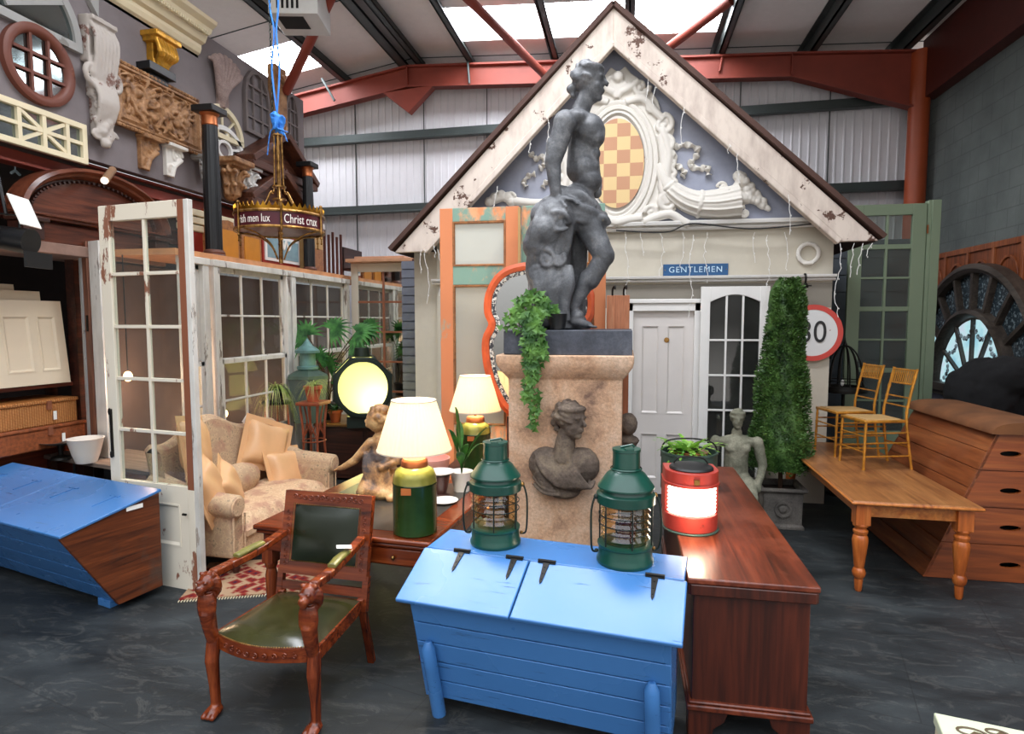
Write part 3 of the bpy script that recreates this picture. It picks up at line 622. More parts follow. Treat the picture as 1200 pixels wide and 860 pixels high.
# ---------------------------------------------------------------- blue feed chests
def face_planks(b, pts, y0, y1): pass
def blue_box_centre():
    r = thing('feed_chest', 'light blue painted plank chest with hinged lid, carrying two green ship lanterns', 'chest', (-.42, 2.68, 0), -8)
    W = .665; H0, H1 = .70, .845          # lid front / back heights
    yb, ys = .60, .30                     # back edge and hinge line
    # body: front leans in towards the floor
    b = MB()
    def yf(z): return .02+(.70-z)/.70*.20
    n = 5; zs = [.09+(H0-.03-.09)*i/n for i in range(n+1)]
    for i in range(n):
        z0, z1 = zs[i]+.003, zs[i+1]-.003
        vs = []
        for z in (z0, z1):
            for dy in (0, .025):
                for s in (-1, 1): vs.append((s*(W-.03-.02*(1-z)), yf(z)+dy, z))
        b.add(vs, [(0, 1, 5, 4), (2, 6, 7, 3), (0, 4, 6, 2), (1, 3, 7, 5), (4, 5, 7, 6), (0, 2, 3, 1)])
    b.build('front_panel', M['blue'], r, bevel=.004)
    for s in (-1, 1):
        b = MB(); poly = [(yf(.09), .09), (yb-.06, .09), (yb-.01, H1-.02), (ys, H1-.02), (.03, H0-.02)]
        Mx = Matrix.Rotation(PI/2, 4, 'Z')
        x0 = s*(W-.05); b.prism(poly, -x0-.012, -x0+.012, Mx); b.build('end_panel', M['blue'], r, bevel=.003)
    MB().box(-W+.06, W-.06, yb-.05, yb-.03, .09, H1-.02).build('back_panel', M['blue'], r)
    MB().box(-W+.06, W-.06, .22, yb-.06, .09, .11).build('bottom_panel', M['blue'], r)
    MB().box(-W, W, ys, yb, H1-.022, H1).build('fixed_top_board', M['blue'], r, bevel=.005)
    sl = math.atan2(H1-H0, ys+.03)
    L = math.hypot(H1-H0, ys+.03)
    for x0, x1, hx in ((-W-.012, -.094, (-.46, -.17)), (-.088, W+.012, (.0, .53))):
        lid = MB().box(x0, x1, -L, -.003, -.022, 0).build('lid', M['blue'], r, bevel=.006)
        lid.location = (0, ys, H1); lid.rotation_euler = (sl, 0, 0)
        for h in hx:
            b = MB().box(h-.045, h+.045, -.012, .012, 0, .006).prism([(h-.016, -.01), (h+.016, -.01), (h+.007, -.13), (h, -.145), (h-.007, -.13)], -.006, 0, Matrix.Rotation(-PI/2, 4, 'X'))
            b.tube([(h-.045, 0, .008), (h+.045, 0, .008)], .007, 8)
            for q in (-.04, -.08, -.115): b.ball((h, q, .006), .004, 6)
            b.build('strap_hinge', M['iron'], lid)
    for s, x in ((-1, -W+.115), (1, W-.12)):
        def yl(z): return yf(z)-.028
        b = MB(); pts = [(x, yl(z)-.0, z) for z in (0, .15, .3, .42)]
        for i in range(3):
            pass
        b.tube(pts+[(x, yl(.45)+.01, .455)], [.036, .036, .036, .034, .016], 10, flat=1.0)
        b.build('foot_post', M['blue'], r, smooth=60)
    for x in (-W+.1, W-.1): MB().box(x-.03, x+.03, yb-.12, yb-.05, 0, .1).build('back_foot', M['blue'], r)
    b = MB().tube([(-W+.02, .3, .3), (-W-.03, .3, .28), (-W-.03, .42, .28), (-W+.02, .42, .3)], .008, 8); b.build('handle', M['iron'], r)
    return r
blue_box_centre()
def blue_box_left():
    # right end trapezoid: top front (-3.43,3.24) top back (-3.57,4.1) ; long axis turned
    r = thing('feed_chest', 'bright blue plank chest with bare brown end, before the glazed door', 'chest', (-3.50, 3.62, 0), -15)
    L = 2.0
    poly = [(-.36, .665), (.33, .80), (.33, .06), (.0, .05)]
    Mx = Matrix.Rotation(PI/2, 4, 'Z')    # x->y ; prism runs along -x
    b = MB(); poly2 = [(y, z-.02) for y, z in poly[:2]]+poly[2:]
    b.prism(poly2, 0.0, .03, Mx); b.build('end_board', M['box_end'], r, bevel=.004)
    b = MB(); n = 4
    for i in range(n):
        t0, t1 = i/n+.004, (i+1)/n-.004
        vs = []
        for t in (t0, t1):
            y = .0+(-.36)*t; z = .05+(.645-.05)*t
            for dy in (0, .025):
                for x in (-L, -.03): vs.append((x, y+dy+.01, z))
        b.add(vs, [(0, 1, 5, 4), (2, 6, 7, 3), (0, 4, 6, 2), (1, 3, 7, 5), (4, 5, 7, 6), (0, 2, 3, 1)])
    b.build('front_panel', M['blue'], r, bevel=.004)
    MB().box(-L, -.03, .30, .33, .06, .78).build('back_panel', M['blue'], r)
    MB().box(-L, -.03, .02, .31, .05, .07).build('bottom_panel', M['box_end'], r)
    sl = math.atan2(.80-.665, .69)
    for x0, x1, n_ in ((-L, -1.002, 0), (-.998, .012, 1)):
        b = MB().box(x0, x1, -.72, 0, -.02, .0)
        lid = b.build('lid', M['blue'], r, bevel=.005); lid.location = (0, .34, .80); lid.rotation_euler = (sl, 0, 0)
        for h in ((x0+.25, x1-.25)):
            c = MB().box(h-.05, h+.05, -.2, -.18, 0, .005).prism([(h-.018, -.19), (h+.018, -.19), (h+.006, -.36), (h-.006, -.36)], -.005, 0, Matrix.Rotation(-PI/2, 4, 'X'))
            c.build('strap_hinge', M['blue'], lid)
    for x in (-.18, -L+.2): MB().box(x-.07, x+.07, .0, .1, 0, .055).build('foot', M['blue'], r, bevel=.004)
    for x in (-.18, -L+.2): MB().box(x-.05, x+.05, .24, .32, 0, .06).build('foot', M['blue'], r)
    MB().box(.003, .006, .08, .2, .70, .73).build('paper_label', M['paper'], r)
blue_box_left()
# ---------------------------------------------------------------- brown chest
def brown_chest():
    r = thing('blanket_chest', 'long polished reddish brown wooden chest carrying the red lamp', 'chest', (.60, 2.97, 0))
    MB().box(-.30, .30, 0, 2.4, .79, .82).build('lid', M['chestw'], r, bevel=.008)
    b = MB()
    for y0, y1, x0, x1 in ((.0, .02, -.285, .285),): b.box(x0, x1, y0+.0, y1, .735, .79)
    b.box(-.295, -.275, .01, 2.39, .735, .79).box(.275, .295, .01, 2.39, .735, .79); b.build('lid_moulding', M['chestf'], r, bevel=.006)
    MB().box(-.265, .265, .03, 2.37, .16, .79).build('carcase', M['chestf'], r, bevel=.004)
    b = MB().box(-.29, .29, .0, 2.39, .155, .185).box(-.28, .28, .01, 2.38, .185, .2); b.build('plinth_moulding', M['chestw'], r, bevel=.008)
    for s in (-1, 1):
        for y in (.02, 2.26):
            poly = [(s*.28, 0), (s*.17, 0), (s*.16, .06), (s*.11, .1), (s*.09, .155), (s*.28, .155)]
            MB().prism(poly, y, y+.1).build('bracket_foot', M['chestf'], r, bevel=.004)
brown_chest()
# ---------------------------------------------------------------- green ship lanterns
def ship_lantern(loc, rz, label, glow=False, sc=1.0):
    r = thing('ship_lantern', label, 'lantern', loc, rz, 'green ship lanterns on the blue chest'); r.scale = (sc, sc, sc)
    MB().lathe([(.0001, 0), (.138, 0), (.142, .008), (.142, .02), (.135, .03), (.132, .085), (.138, .09), (.138, .1), (.118, .105), (.0001, .105)], 40).build('base', M['dkgreen'], r)
    pr = [(.108, .105)]
    for i in range(5):
        z = .118+i*.034; pr += [(.108, z), (.121, z+.008), (.123, z+.013), (.116, z+.022)]
    pr += [(.108, .3)]
    pr2 = [(a-.008, b) for a, b in pr[::-1]]
    MB().lathe(pr+pr2, 40, close=True).build('fresnel_lens', M['clear'], r)
    MB().lathe([(.05, .106), (.05, .2), (.035, .215), (.0001, .22)], 20).build('burner', M['brass'] if glow else plain('dark_red_glass', '3a1414', .2), r)
    MB().lathe([(.118, .295), (.135, .3), (.145, .306), (.145, .35), (.13, .36), (.125, .375), (.14, .38), (.14, .388), (.095, .45), (.068, .468), (.066, .56), (.07, .562), (.07, .575), (.0001, .578)], 40).build('hood', M['dkgreen'], r)
    MB().lathe([(.075, .47), (.079, .475), (.075, .48)], 36, close=True).build('hood_ring', M['dkgreen'], r)
    MB().box(-.02, .02, -.07, -.03, .575, .584).tube([(-.03, 0, .58), (.03, 0, .592), (.04, 0, .58)], .006, 6).build('vent_cap', M['dkgreen'], r)
    for k in range(6):
        a = PI/6+k*PI/3
        MB().tube([(.133*math.cos(a), .133*math.sin(a), z) for z in (.09, .31)], .0042, 6).build('guard_bar', M['darkmetal'], r)
    for s in (-1, 1):
        x = .155*s
        pts = [(s*.142, 0, .33), (x, 0, .335), (s*.175, -.01, .27), (s*.178, -.02, .16), (s*.17, -.01, .07), (s*.142, 0, .055)]
        MB().tube(bez(pts, 6), .0055, 8).build('side_handle', M['darkmetal'], r, smooth=180)
        MB().ball((s*.15, 0, .335), .014, 10).ball((s*.146, 0, .06), .011, 8).build('handle_lug', M['brass'] if s > 0 else M['darkmetal'], r)
    for z in (.2, .245): MB().lathe([(.131, z), (.135, z), (.135, z+.004), (.131, z+.004)], 36, close=True).build('guard_ring', M['darkmetal'], r)
    return r
la = ship_lantern((-.69, 3.20, .845), 8, 'green ship lantern with clear warm lens, on the chest beside the tea tin lamp', True, .97)
lb = ship_lantern((.005, 3.065, .845), 15, 'green ship lantern with dark red glow inside, beside the brown chest', False, 1.0)
# ---------------------------------------------------------------- red lamp
def red_lamp():
    r = thing('signal_lamp', 'red painted metal lamp with lit ribbed window, on the brown chest', 'lamp', (.385, 3.72, .82), 4)
    def prof(a): return (1.0, 1)
    b = MB(); fr = arc(0, -.0, .155, .155, 180, 360, 20)   # x,y plan: front semicircle towards -y
    plan = fr+[(.15, .13), (-.15, .13)]
    def wall(z0, z1, s=1.0): 
        n = len(plan); return ([(x*s, y*s, z0) for x, y in plan]+[(x*s, y*s, z1) for x, y in plan], [(i, (i+1) % n, n+(i+1) % n, n+i) for i in range(n)]+[tuple(range(n))[::-1], tuple(range(n, 2*n))])
    for z0, z1, s, nm in ((0, .012, 1.06, 'base_flange'), (.012, .105, 1.0, 'body'), (.285, .36, 1.0, 'hood')):
        v, f = wall(z0, z1, s); MB().add(v, f).build(nm, M['redlamp'] if nm != 'base_flange' else M['zinc'], r, bevel=.004)
    v, f = wall(.275, .292, 1.05); MB().add(v, f).build('hood_rim', M['redlamp'], r, bevel=.003)
    b = MB()
    b.box(-.155, -.11, -.02, .13, .105, .285).box(.11, .155, -.02, .13, .105, .285).box(-.155, .155, .1, .13, .105, .285); b.build('back_casing', M['redlamp'], r, bevel=.004)
    pts = []
    lens = MB(); prf = []
    for i in range(8):
        z = .107+i*.0223; prf += [(.135, z), (.145, z+.008), (.145, z+.014)]
    prf.append((.135, .286))
    a0, a1 = R(195), R(345); n = 24
    lens.grid(n, len(prf)-1, lambda u, v: (prf[round(v*(len(prf)-1))][0]*math.cos(a0+(a1-a0)*u), prf[round(v*(len(prf)-1))][0]*math.sin(a0+(a1-a0)*u), prf[round(v*(len(prf)-1))][1]))
    lens.build('lit_lens', emit('lit_lens_glass', 'fff3dc', 4.2), r)
    MB().lathe([(.0001, .36), (.125, .36), (.128, .366), (.12, .376), (.06, .39), (.0001, .392)], 32).build('top_plate', M['black'], r)
    MB().tube(bez([(-.1, .02, .385), (-.06, .02, .42), (.06, .02, .42), (.1, .02, .385)], 6), .005, 8).build('handle', M['iron'], r)
    MB().box(-.01, .02, -.165, -.155, .3, .33).build('catch', M['brass'], r)
red_lamp()
lamp((.385, 3.45, .98), 3, (1, .8, .55), .05, 'red_lamp_glow')
# ---------------------------------------------------------------- bucket with fern
def bucket():
    r = thing('metal_drum', 'dark green metal drum behind the red lamp, a leafy plant on top', 'drum', (.46, 4.62, .82))
    MB().lathe([(.0001, 0), (.2, 0), (.2, .26), (.205, .265), (.205, .28), (.19, .28), (.185, .23), (.0001, .23)], 36).build('body', M['zinc'], r)
    MB().tube(bez([(-.2, 0, .23), (-.17, 0, .34), (0, 0, .37), (.17, 0, .34), (.2, 0, .23)], 6), .006, 8).build('handle', M['iron'], r)
    MB().lathe([(.0001, .23), (.12, .23), (.14, .28), (.0001, .28)], 24).build('wooden_lid', M['pinetop'], r)
    p = thing('leafy_plant', 'bright feathery green plant in the dark green drum', 'plant', (.44, 4.62, 1.102))
    b = MB(); rnd = random.Random(3)
    for i in range(46):
        a = rnd.uniform(0, 2*PI); l = rnd.uniform(.10, .24); up = rnd.uniform(.4, 1.3)
        d = Vector((math.cos(a), math.sin(a), 0)); pts = [Vector((0, 0, 0))+d*rnd.uniform(0, .1)]
        for k in range(1, 6): pts.append(pts[0]+d*l*k/5*math.cos(up*.7)+Vector((0, 0, math.sin(up)*l*k/5-.1*(k/5)**2)))
        for k in range(1, 6):
            for s in (-1, 1):
                q = pts[k]; w = Vector((-d.y, d.x, 0))*s*.035*(1-k/7); t = (pts[k]-pts[k-1])*.9
                b.add([q-t*.3, q+w+t*.3, q+t, q+w*.4-t*.2], [(0, 3, 1, 2)])
    b.build('foliage', M['fern'], p, smooth=0)
    MB().lathe([(.0001, 0), (.09, 0), (.1, .012), (.0001, .014)], 20).build('soil', M['soil'], p)
bucket()
# ---------------------------------------------------------------- armchair
def paw_leg(mb, x, y):
    pass
AT = .75
def armchair():
    r = thing('armchair', 'carved mahogany armchair with lion head arms and green leather seat', 'armchair', (0, 0, 0))
    fl, fr_, br = at(255, 836, Z=.0), at(373, 852, Z=.0), at(430, 783, Z=0)
    c = (fl+fr_)/2; ang = math.atan2(fr_.y-fl.y, fr_.x-fl.x); 
    r.location = (c.x, c.y, 0); r.rotation_euler = (0, 0, ang-R(3))
    hw = (fr_-fl).length/2; 
    D = .53; SH = .44; AT = .75
    mh = M['mahog']; mz = M['mahogz']
    # seat rail
    b = MB(); fa = [(-hw-.02, .0)]+[(-hw-.02+(2*hw+.04)*i/12, -.075*math.sin(PI*i/12)) for i in range(1, 12)]+[(hw+.02, 0), (hw-.02, D), (-hw+.02, D)]
    def slab(m, pl, z0, z1): n = len(pl); return m.add([(x, y, z0) for x, y in pl]+[(x, y, z1) for x, y in pl], [(i, (i+1) % n, n+(i+1) % n, n+i) for i in range(n)]+[tuple(range(n))[::-1], tuple(range(n, 2*n))])
    slab(b, fa, SH-.085, SH-.01)
    for i in range(9):
        xx = -hw*.7+2*hw*.7*i/8; b.spiral(xx, SH-.048, .017, 1.2, i, .005, y=-.078*math.sin(PI*(xx+hw)/(2*hw))-.004, n=6)
    b.build('seat_rail', mh, r, bevel=.006)
    # seat cushion
    b = MB(); n = 14
    def sf(u, v):
        x = (-1+2*u); y = v; w = hw+.005-.03*v
        yy = -.07*math.sin(PI*u)*(1-v)+D*v*.98
        z = SH-.01+.045*(1-abs(x)**3.5)*(1-abs(2*v-1)**4)
        return (x*w, yy+.004, z)
    b.grid(n, n, sf); b.grid(n, n, lambda u, v: (sf(u, v)[0], sf(u, v)[1], SH-.02)); b.build('seat', M['greenleather'], r, smooth=60)
    b = MB()
    for i in range(46):
        u = i/45; p = sf(u, 0); b.ball((p[0], p[1]-.006, SH-.006), .0045, 6)
    b.build('brass_nails', M['brass'], r)
    # front legs + lion arm posts
    for s in (-1, 1):
        x = s*(hw+.005)
        leg = MB()
        leg.tube([(x, -.012, SH-.02), (x+.004*s, -.03, .3), (x+.004*s, -.018, .16), (x+.002*s, -.015, .06), (x, -.025, .03)], [.037, .036, .028, .026, .034], 12)
        for k in (-1, 0, 1):
            leg.cap((x+k*.02, -.04, .03), .02, (x+k*.026, -.078, .018), .016, 8)
        leg.ball((x, -.03, .028), (.04, .05, .028), 12)
        leg.organic('leg', mz, r, .006, 2)
        # lion torso and head rising to the arm
        h = MB(); T = AT-.015
        h.tube([(x, -.015, SH-.06), (x, -.04, SH+.04), (x, -.055, SH+.12), (x, -.03, SH+.2), (x, .0, T)], [.03, .036, .042, .034, .03], 12)
        hx, hy, hz = x, -.045, T-.015
        h.ball((hx, hy, hz), (.045, .05, .047), 14)          # skull
        h.ball((hx, hy-.045, hz-.015), (.028, .034, .024), 12)  # muzzle
        h.ball((hx, hy-.07, hz-.004), (.014, .01, .01), 8)     # nose
        h.ball((hx, hy-.05, hz-.038), (.02, .022, .01), 8)     # jaw
        for q in (-1, 1):
            h.ball((hx+q*.022, hy-.042, hz+.014), (.012, .01, .008), 8); h.ball((hx+q*.034, hy+.0, hz+.04), (.013, .01, .014), 8)
        for i in range(16):       # mane locks
            a = 2*PI*i/16; ca, sa = math.cos(a), math.sin(a)
            h.tube(bez([(hx+ca*.036, hy+.0, hz+sa*.036), (hx+ca*.054, hy+.018, hz+sa*.05-.004), (hx+ca*.05, hy+.03, hz+sa*.045-.035), (hx+ca*.04, hy+.02, hz+sa*.03-.06)], 4), [.011]*9+[.008]*3+[.005], 6)
        for i in range(8):
            a = PI*(i+.5)/8+PI; h.tube(bez([(hx+math.cos(a)*.03, hy-.01+.02*math.sin(a), hz-.05), (hx+math.cos(a)*.045, -.05+.03*math.sin(a), hz-.1), (hx+math.cos(a)*.04, -.055+.02*math.sin(a), hz-.16), (hx+math.cos(a)*.02, -.05, hz-.21)], 4), .011, 6)
        h.organic('lion_head_post', mh, r, .005, 1)
        # arm
        yb = D+.03; T2 = AT
        ap = [(x, -.01, T2), (x-.002*s, .12, T2-.005), (x-.02*s, .3, T2+.0), (x-.035*s, yb, T2+.03)]
        a = MB()
        for p0, p1 in zip(ap, ap[1:]): a.bar(p0, p1, .052, .042, up=(0, 0, 1))
        a.build('arm_rest', mh, r, bevel=.008)
        pp = [(x-.002*s, .17, T2+.025), (x-.012*s, .25, T2+.032), (x-.022*s, .37, T2+.03)]
        MB().tube(pp, [.026, .028, .026], 12, flat=.62, up=(0, 0, 1)).build('arm_pad', M['olivepad'], r, bevel=.005, smooth=50)
        # back leg
        MB().bar((x-.03*s, D-.005, SH), (x-.02*s, D+.10, 0), .042, .036).build('leg', mz, r, bevel=.005)
    # back
    bk = MB(); tilt = .12; BH = .60
    def bp(x, z, y=0): return (x, D-.01+tilt*z/BH+y, SH-.02+z)
    W = hw-.005
    z0, z1 = .10, BH
    fr = MB(); fr.sweep(rect(-W+.03, W-.03, .15, z1-.035), [(.038, -.022), (.038, .022), (-.038, .022), (-.038, -.022)])
    for sx in (-1, 1): fr.box(sx*W-.018 if sx > 0 else -W-.018, sx*W+.018 if sx > 0 else -W+.018, -.018, .018, -.06, .14)
    fr.box(-W, W, -.015, .015, .02, .07)
    for i in range(13):
        xx = -W+.06+(2*W-.12)*i/12; fr.spiral(xx, z1-.03, .018, 1.2, i*1.3, .005, y=-.023, n=6)
    for i in range(9):
        zz = .17+.3*i/8
        for sx in (-1, 1): fr.spiral(sx*(W-.03), zz, .016, 1.2, i, .005, y=-.023, n=6)
    f = fr.build('back_frame', mh, r, bevel=.005); f.location = (0, D+.01, SH-.02); f.rotation_euler = (-math.atan2(tilt, BH), 0, 0)
    p = MB().grid(10, 10, lambda u, v: (-W+.055+(2*W-.11)*u, -.018-.022*(1-abs(2*u-1)**4)*(1-abs(2*v-1)**4), .19+(z1-.045-.225)*v))
    p.box(-W+.055, W-.055, -.018, .02, .19, z1-.08); p = p.build('backrest', M['darkleather'], r, smooth=50); p.location = f.location; p.rotation_euler = f.rotation_euler
    b = MB()
    for i in range(34):
        t = i/33
        for q in ((-W+.06+(2*W-.12)*t, .19), (-W+.06+(2*W-.12)*t, z1-.075), (-W+.06, .19+(z1-.265)*t), (W-.06, .19+(z1-.265)*t)): b.ball((q[0], -.022, q[1]), .004, 5)
    b = b.build('brass_nails', M['brass'], p)
    tg = MB().box(-.04, .04, -.025, .025, 0, .002).build('price_tag', M['paper'], None); tag(tg, 'white paper tag lying on the armchair arm', 'tag')
    c2 = r.rotation_euler.z; v = Matrix.Rotation(c2, 3, 'Z') @ Vector((hw-.02, .34, 0)); tg.location = (c.x+v.x, c.y+v.y, AT+.065); tg.rotation_euler = (0, .1, .5)
armchair()
# ---------------------------------------------------------------- desk
DR = -5.0; DO = Vector((-1.72, 3.40, 0))
def dk(x, y, z=.76): v = Matrix.Rotation(R(DR), 3, 'Z') @ Vector((x, y, 0)); return (DO.x+v.x, DO.y+v.y, z)
def desk():
    r = thing('writing_desk', 'dark red mahogany desk with worn leather top behind the armchair', 'desk', tuple(DO), DR)
    MB().box(-.61, .61, 0, 1.4, .725, .757).build('tabletop', M['mahog'], r, bevel=.01)
    MB().box(-.595, .595, .012, 1.388, .70, .725).build('top_moulding', M['mahog'], r, bevel=.01)
    MB().box(-.47, .47, .13, 1.27, .757, .7595).build('leather_inset', M['desktop'], r)
    MB().box(-.56, .56, .04, 1.36, .58, .70).build('frieze', M['mahog'], r, bevel=.004)
    for i in range(3):
        x0 = -.54+i*.365; d = MB().box(x0, x0+.35, .025, .04, .59, .69).build('drawer', M['mahog'], r, bevel=.006)
        MB().ball((x0+.175, .012, .64), .014, 10).build('knob', M['brass'], d)
    for sx in (-.53, .53):
        for sy in (.07, 1.33):
            MB().lathe([(.024, 0), (.028, .03), (.022, .05), (.032, .12), (.038, .42), (.03, .46), (.04, .48), (.04, .5)], 16, Matrix.Translation((sx, sy, 0))).box(sx-.04, sx+.04, sy-.04, sy+.04, .5, .6).build('leg', M['mahogz'], r, bevel=.003)
desk()
def side_table():
    r = thing('side_table', 'small dark table carrying the farther tea tin lamp', 'table', (-1.30, 5.22, 0))
    MB().box(-.26, .26, -.22, .25, .73, .76).build('tabletop', M['darkw'], r, bevel=.006)
    for sx in (-.22, .22):
        for sy in (-.18, .21): MB().box(sx-.02, sx+.02, sy-.02, sy+.02, 0, .73).build('leg', M['darkw'], r)
side_table()
def tin_lamp(loc, label, k=1):
    r = thing('table_lamp', label, 'lamp', loc, 10, 'tea tin table lamps')
    MB().lathe([(.0001, 0), (.13, 0), (.134, .004), (.134, .3), (.137, .305), (.134, .31)], 44).build('tin_body', M['green_can'], r)
    MB().lathe([(.134, .3), (.137, .305), (.134, .31), (.131, .345), (.115, .385), (.085, .405), (.076, .41), (.0001, .41)], 44).build('tin_shoulder', M['olive_can'], r)
    MB().lathe([(.078, .405), (.082, .41), (.08, .44), (.07, .455), (.0001, .462)], 36).build('tin_lid', M['copper'], r)
    MB().box(-.06, .0, -.137, -.128, .26, .3).build('worn_label', plain('orange_tin_label', 'b0602a', .4), r)
    MB().lathe([(.012, .45), (.012, .56), (.0001, .56)], 12).build('lamp_stem', M['brass'], r)
    n = 96
    w = lambda a, i: 1+.012*math.sin(a*48)
    pr = [(.225, .505), (.222, .515), (.135, .80), (.132, .808)]
    MB().lathe([(a, b) for a, b in pr]+[(a-.003, b) for a, b in pr[::-1]], 192, close=True, wob=w).build('lamp_shade', M['shade'], r, smooth=60)
    for rr, z in ((.227, .505), (.136, .805)): MB().lathe([(rr-.004, z), (rr+.001, z), (rr+.001, z+.008), (rr-.004, z+.008)], 60, close=True).build('shade_trim', plain('shade_trim', 'cfc6b2', .7), r)
    MB().ball((0, 0, .62), (.028, .028, .04), 12).build('bulb', emit('lamp_bulb', 'ffe2b8', 8), r)
    lamp((loc[0], loc[1], loc[2]+.64), 38, (1, .88, .72), .05)
tin_lamp(dk(.44, .17), 'green tea tin lamp with lit pleated shade, nearest on the desk')
tin_lamp((-1.30, 5.20, .76), 'green tea tin lamp with lit pleated shade, farther off beside the orange mirror')
# cherub
def cherub():
    l = dk(-.13, .84); s = .0
    r = thing('cherub_statue', 'kneeling winged gilt cherub statue on the desk', 'statue', l, 8)
    b = MB()
    # faces left/front, kneeling
    b.cap((.0, 0, .14), .075, (.01, 0, .27), .07, 14)      # torso
    b.ball((-.005, -.02, .2), (.075, .07, .07), 12)
    b.ball((-.02, -.01, .40), (.057, .062, .068), 14)  # head
    b.cap((0, 0, .3), .03, (-.01, -.0, .35), .03, 10)
    b.ball((-.075, -.015, .39), (.012, .012, .01), 8); b.ball((-.062, -.02, .37), (.02, .024, .014), 8); b.ball((-.06, -.035, .41), (.01, .01, .008), 6)
    rn = random.Random(4)
    for i in range(40):
        a = rn.uniform(0, 2*PI); e = rn.uniform(-.1, 1.5)
        d = Vector((math.cos(a)*math.cos(e), math.sin(a)*math.cos(e), math.sin(e)))
        if d.x < -.55 and d.z < .6: continue
        b.ball(Vector((-.01, -.01, .405))+d*.06, .019, 8)
    b.cap((-.05, -.03, .28), .028, (-.13, -.05, .19), .022, 10); b.cap((-.13, -.05, .19), .022, (-.19, -.055, .155), .016, 10)
    b.ball((-.205, -.055, .15), (.02, .016, .014), 8)
    for i in range(4): b.cap((-.21, -.06+i*.008, .15), .006, (-.235, -.062+i*.009, .14-.004*i), .005, 6)
    b.cap((.05, -.03, .28), .028, (.1, -.08, .2), .024, 10); b.cap((.1, -.08, .2), .022, (.03, -.11, .17), .018, 10); b.ball((.02, -.115, .17), .02, 8)
    # legs
    b.cap((-.03, -.02, .11), .06, (-.06, -.1, .05), .045, 12); b.cap((-.06, -.1, .05), .04, (.07, -.1, .03), .028, 12)
    b.cap((.03, 0, .1), .06, (.1, -.05, .1), .046, 12); b.cap((.1, -.05, .1), .04, (.12, -.09, .03), .028, 10); b.cap((.12, -.09, .02), .024, (.07, -.13, .015), .02, 8)
    # drapery folds
    for i in range(9):
        t = i/8; b.tube(bez([(-.07+.14*t, -.06, .23-.02*t), (-.07+.12*t, -.085, .16), (-.05+.12*t, -.1, .08), (-.06+.15*t, -.12, .02)], 5), .014, 6)
    # wings
    for q in (0, 1):
        for i in range(6):
            t = i/5; p0 = (.05, .03+.02*q, .3-.02*i); p1 = (.12+.03*t, .05+.03*q, .34-.05*i); p2 = (.15-.01*i, .06+.03*q, .25-.05*i)
            b.tube(bez([p0, p1, p2], 5), .016, 6)
    b.lathe([(.0001, 0), (.12, 0), (.13, .02), (.1, .035), (.0001, .035)], 20, sx=1.1, sy=.9)
    o = b.organic('figure', M['cherub'], r, .0055, 1)
    r.scale = (1.42, 1.42, 1.42)
cherub()
def bowl():
    o = MB().lathe([(.0001, 0), (.075, 0), (.08, .015), (.045, .035), (.05, .05), (.12, .1), (.145, .16), (.15, .21), (.142, .21), (.13, .15), (.1, .11), (.0001, .09)], 36).build('footed_bowl', M['pottery'], None)
    place(o, dk(.1, 1.22)); tag(o, 'pink pottery footed bowl behind the cherub statue', 'bowl')
    r = thing('dish_stand', 'dark pot with white dishes stacked behind the nearest tin lamp', 'dishes', dk(.30, .92), 0); r.scale = (.72, .72, .72)
    MB().lathe([(.0001, 0), (.09, 0), (.095, .01), (.06, .03), (.075, .08), (.09, .16), (.1, .22), (.09, .22), (.0001, .2)], 28).build('pot', plain('brown_pot', '3c2420', .3), r)
    MB().lathe([(.0001, .22), (.07, .22), (.15, .25), (.155, .258), (.07, .232), (.0001, .23)], 32).build('dish', M['whiteware'], r)
    MB().lathe([(.0001, .0), (.07, .0), (.13, .02), (.135, .028), (.07, .012), (.0001, .01)], 32, Matrix.Translation((.11, -.22, .0))).build('saucer', M['whiteware'], r)
    # peace lily by the far lamp
    p = thing('leafy_pot_plant', 'broad leaved plant with tall pointed leaves between the two tin lamps', 'plant', dk(.40, 1.1), 0)
    MB().lathe([(.0001, 0), (.06, 0), (.085, .14), (.09, .15), (.08, .15), (.0001, .13)], 24).build('pot', M['whiteware'], p)
    b = MB()
    for (dx, dy, dz, w) in ((-.05, 0, .52, .045), (.30, -.05, .40, .036), (.16, .05, .24, .03), (-.12, .04, .34, .03), (.08, -.1, .26, .03), (-.05, .1, .40, .03), (.02, -.12, .2, .035)):
        d = Vector((dx, dy, 0)); l = []
        for k in range(9):
            t = k/8; ww = w*math.sin(PI*((t-.3)/.7)**.7) if t > .3 else .004
            c = Vector((dx*t**1.3, dy*t**1.3, .12+dz*math.sin(t*PI*.52))); u = Vector((-d.y, d.x, 0)).normalized() if d.length > .03 else Vector((1, 0, 0))
            if dx == .24: u = Vector((.2, .2, 1)).normalized()
            l += [c-u*ww, c+Vector((0, .012, 0)), c+u*ww]
        b.add(l, [(3*k+a, 3*k+a+1, 3*k+a+4, 3*k+a+3) for k in range(8) for a in (0, 1)])
    b.build('leaves', M['leaf'], p, smooth=60)
bowl()
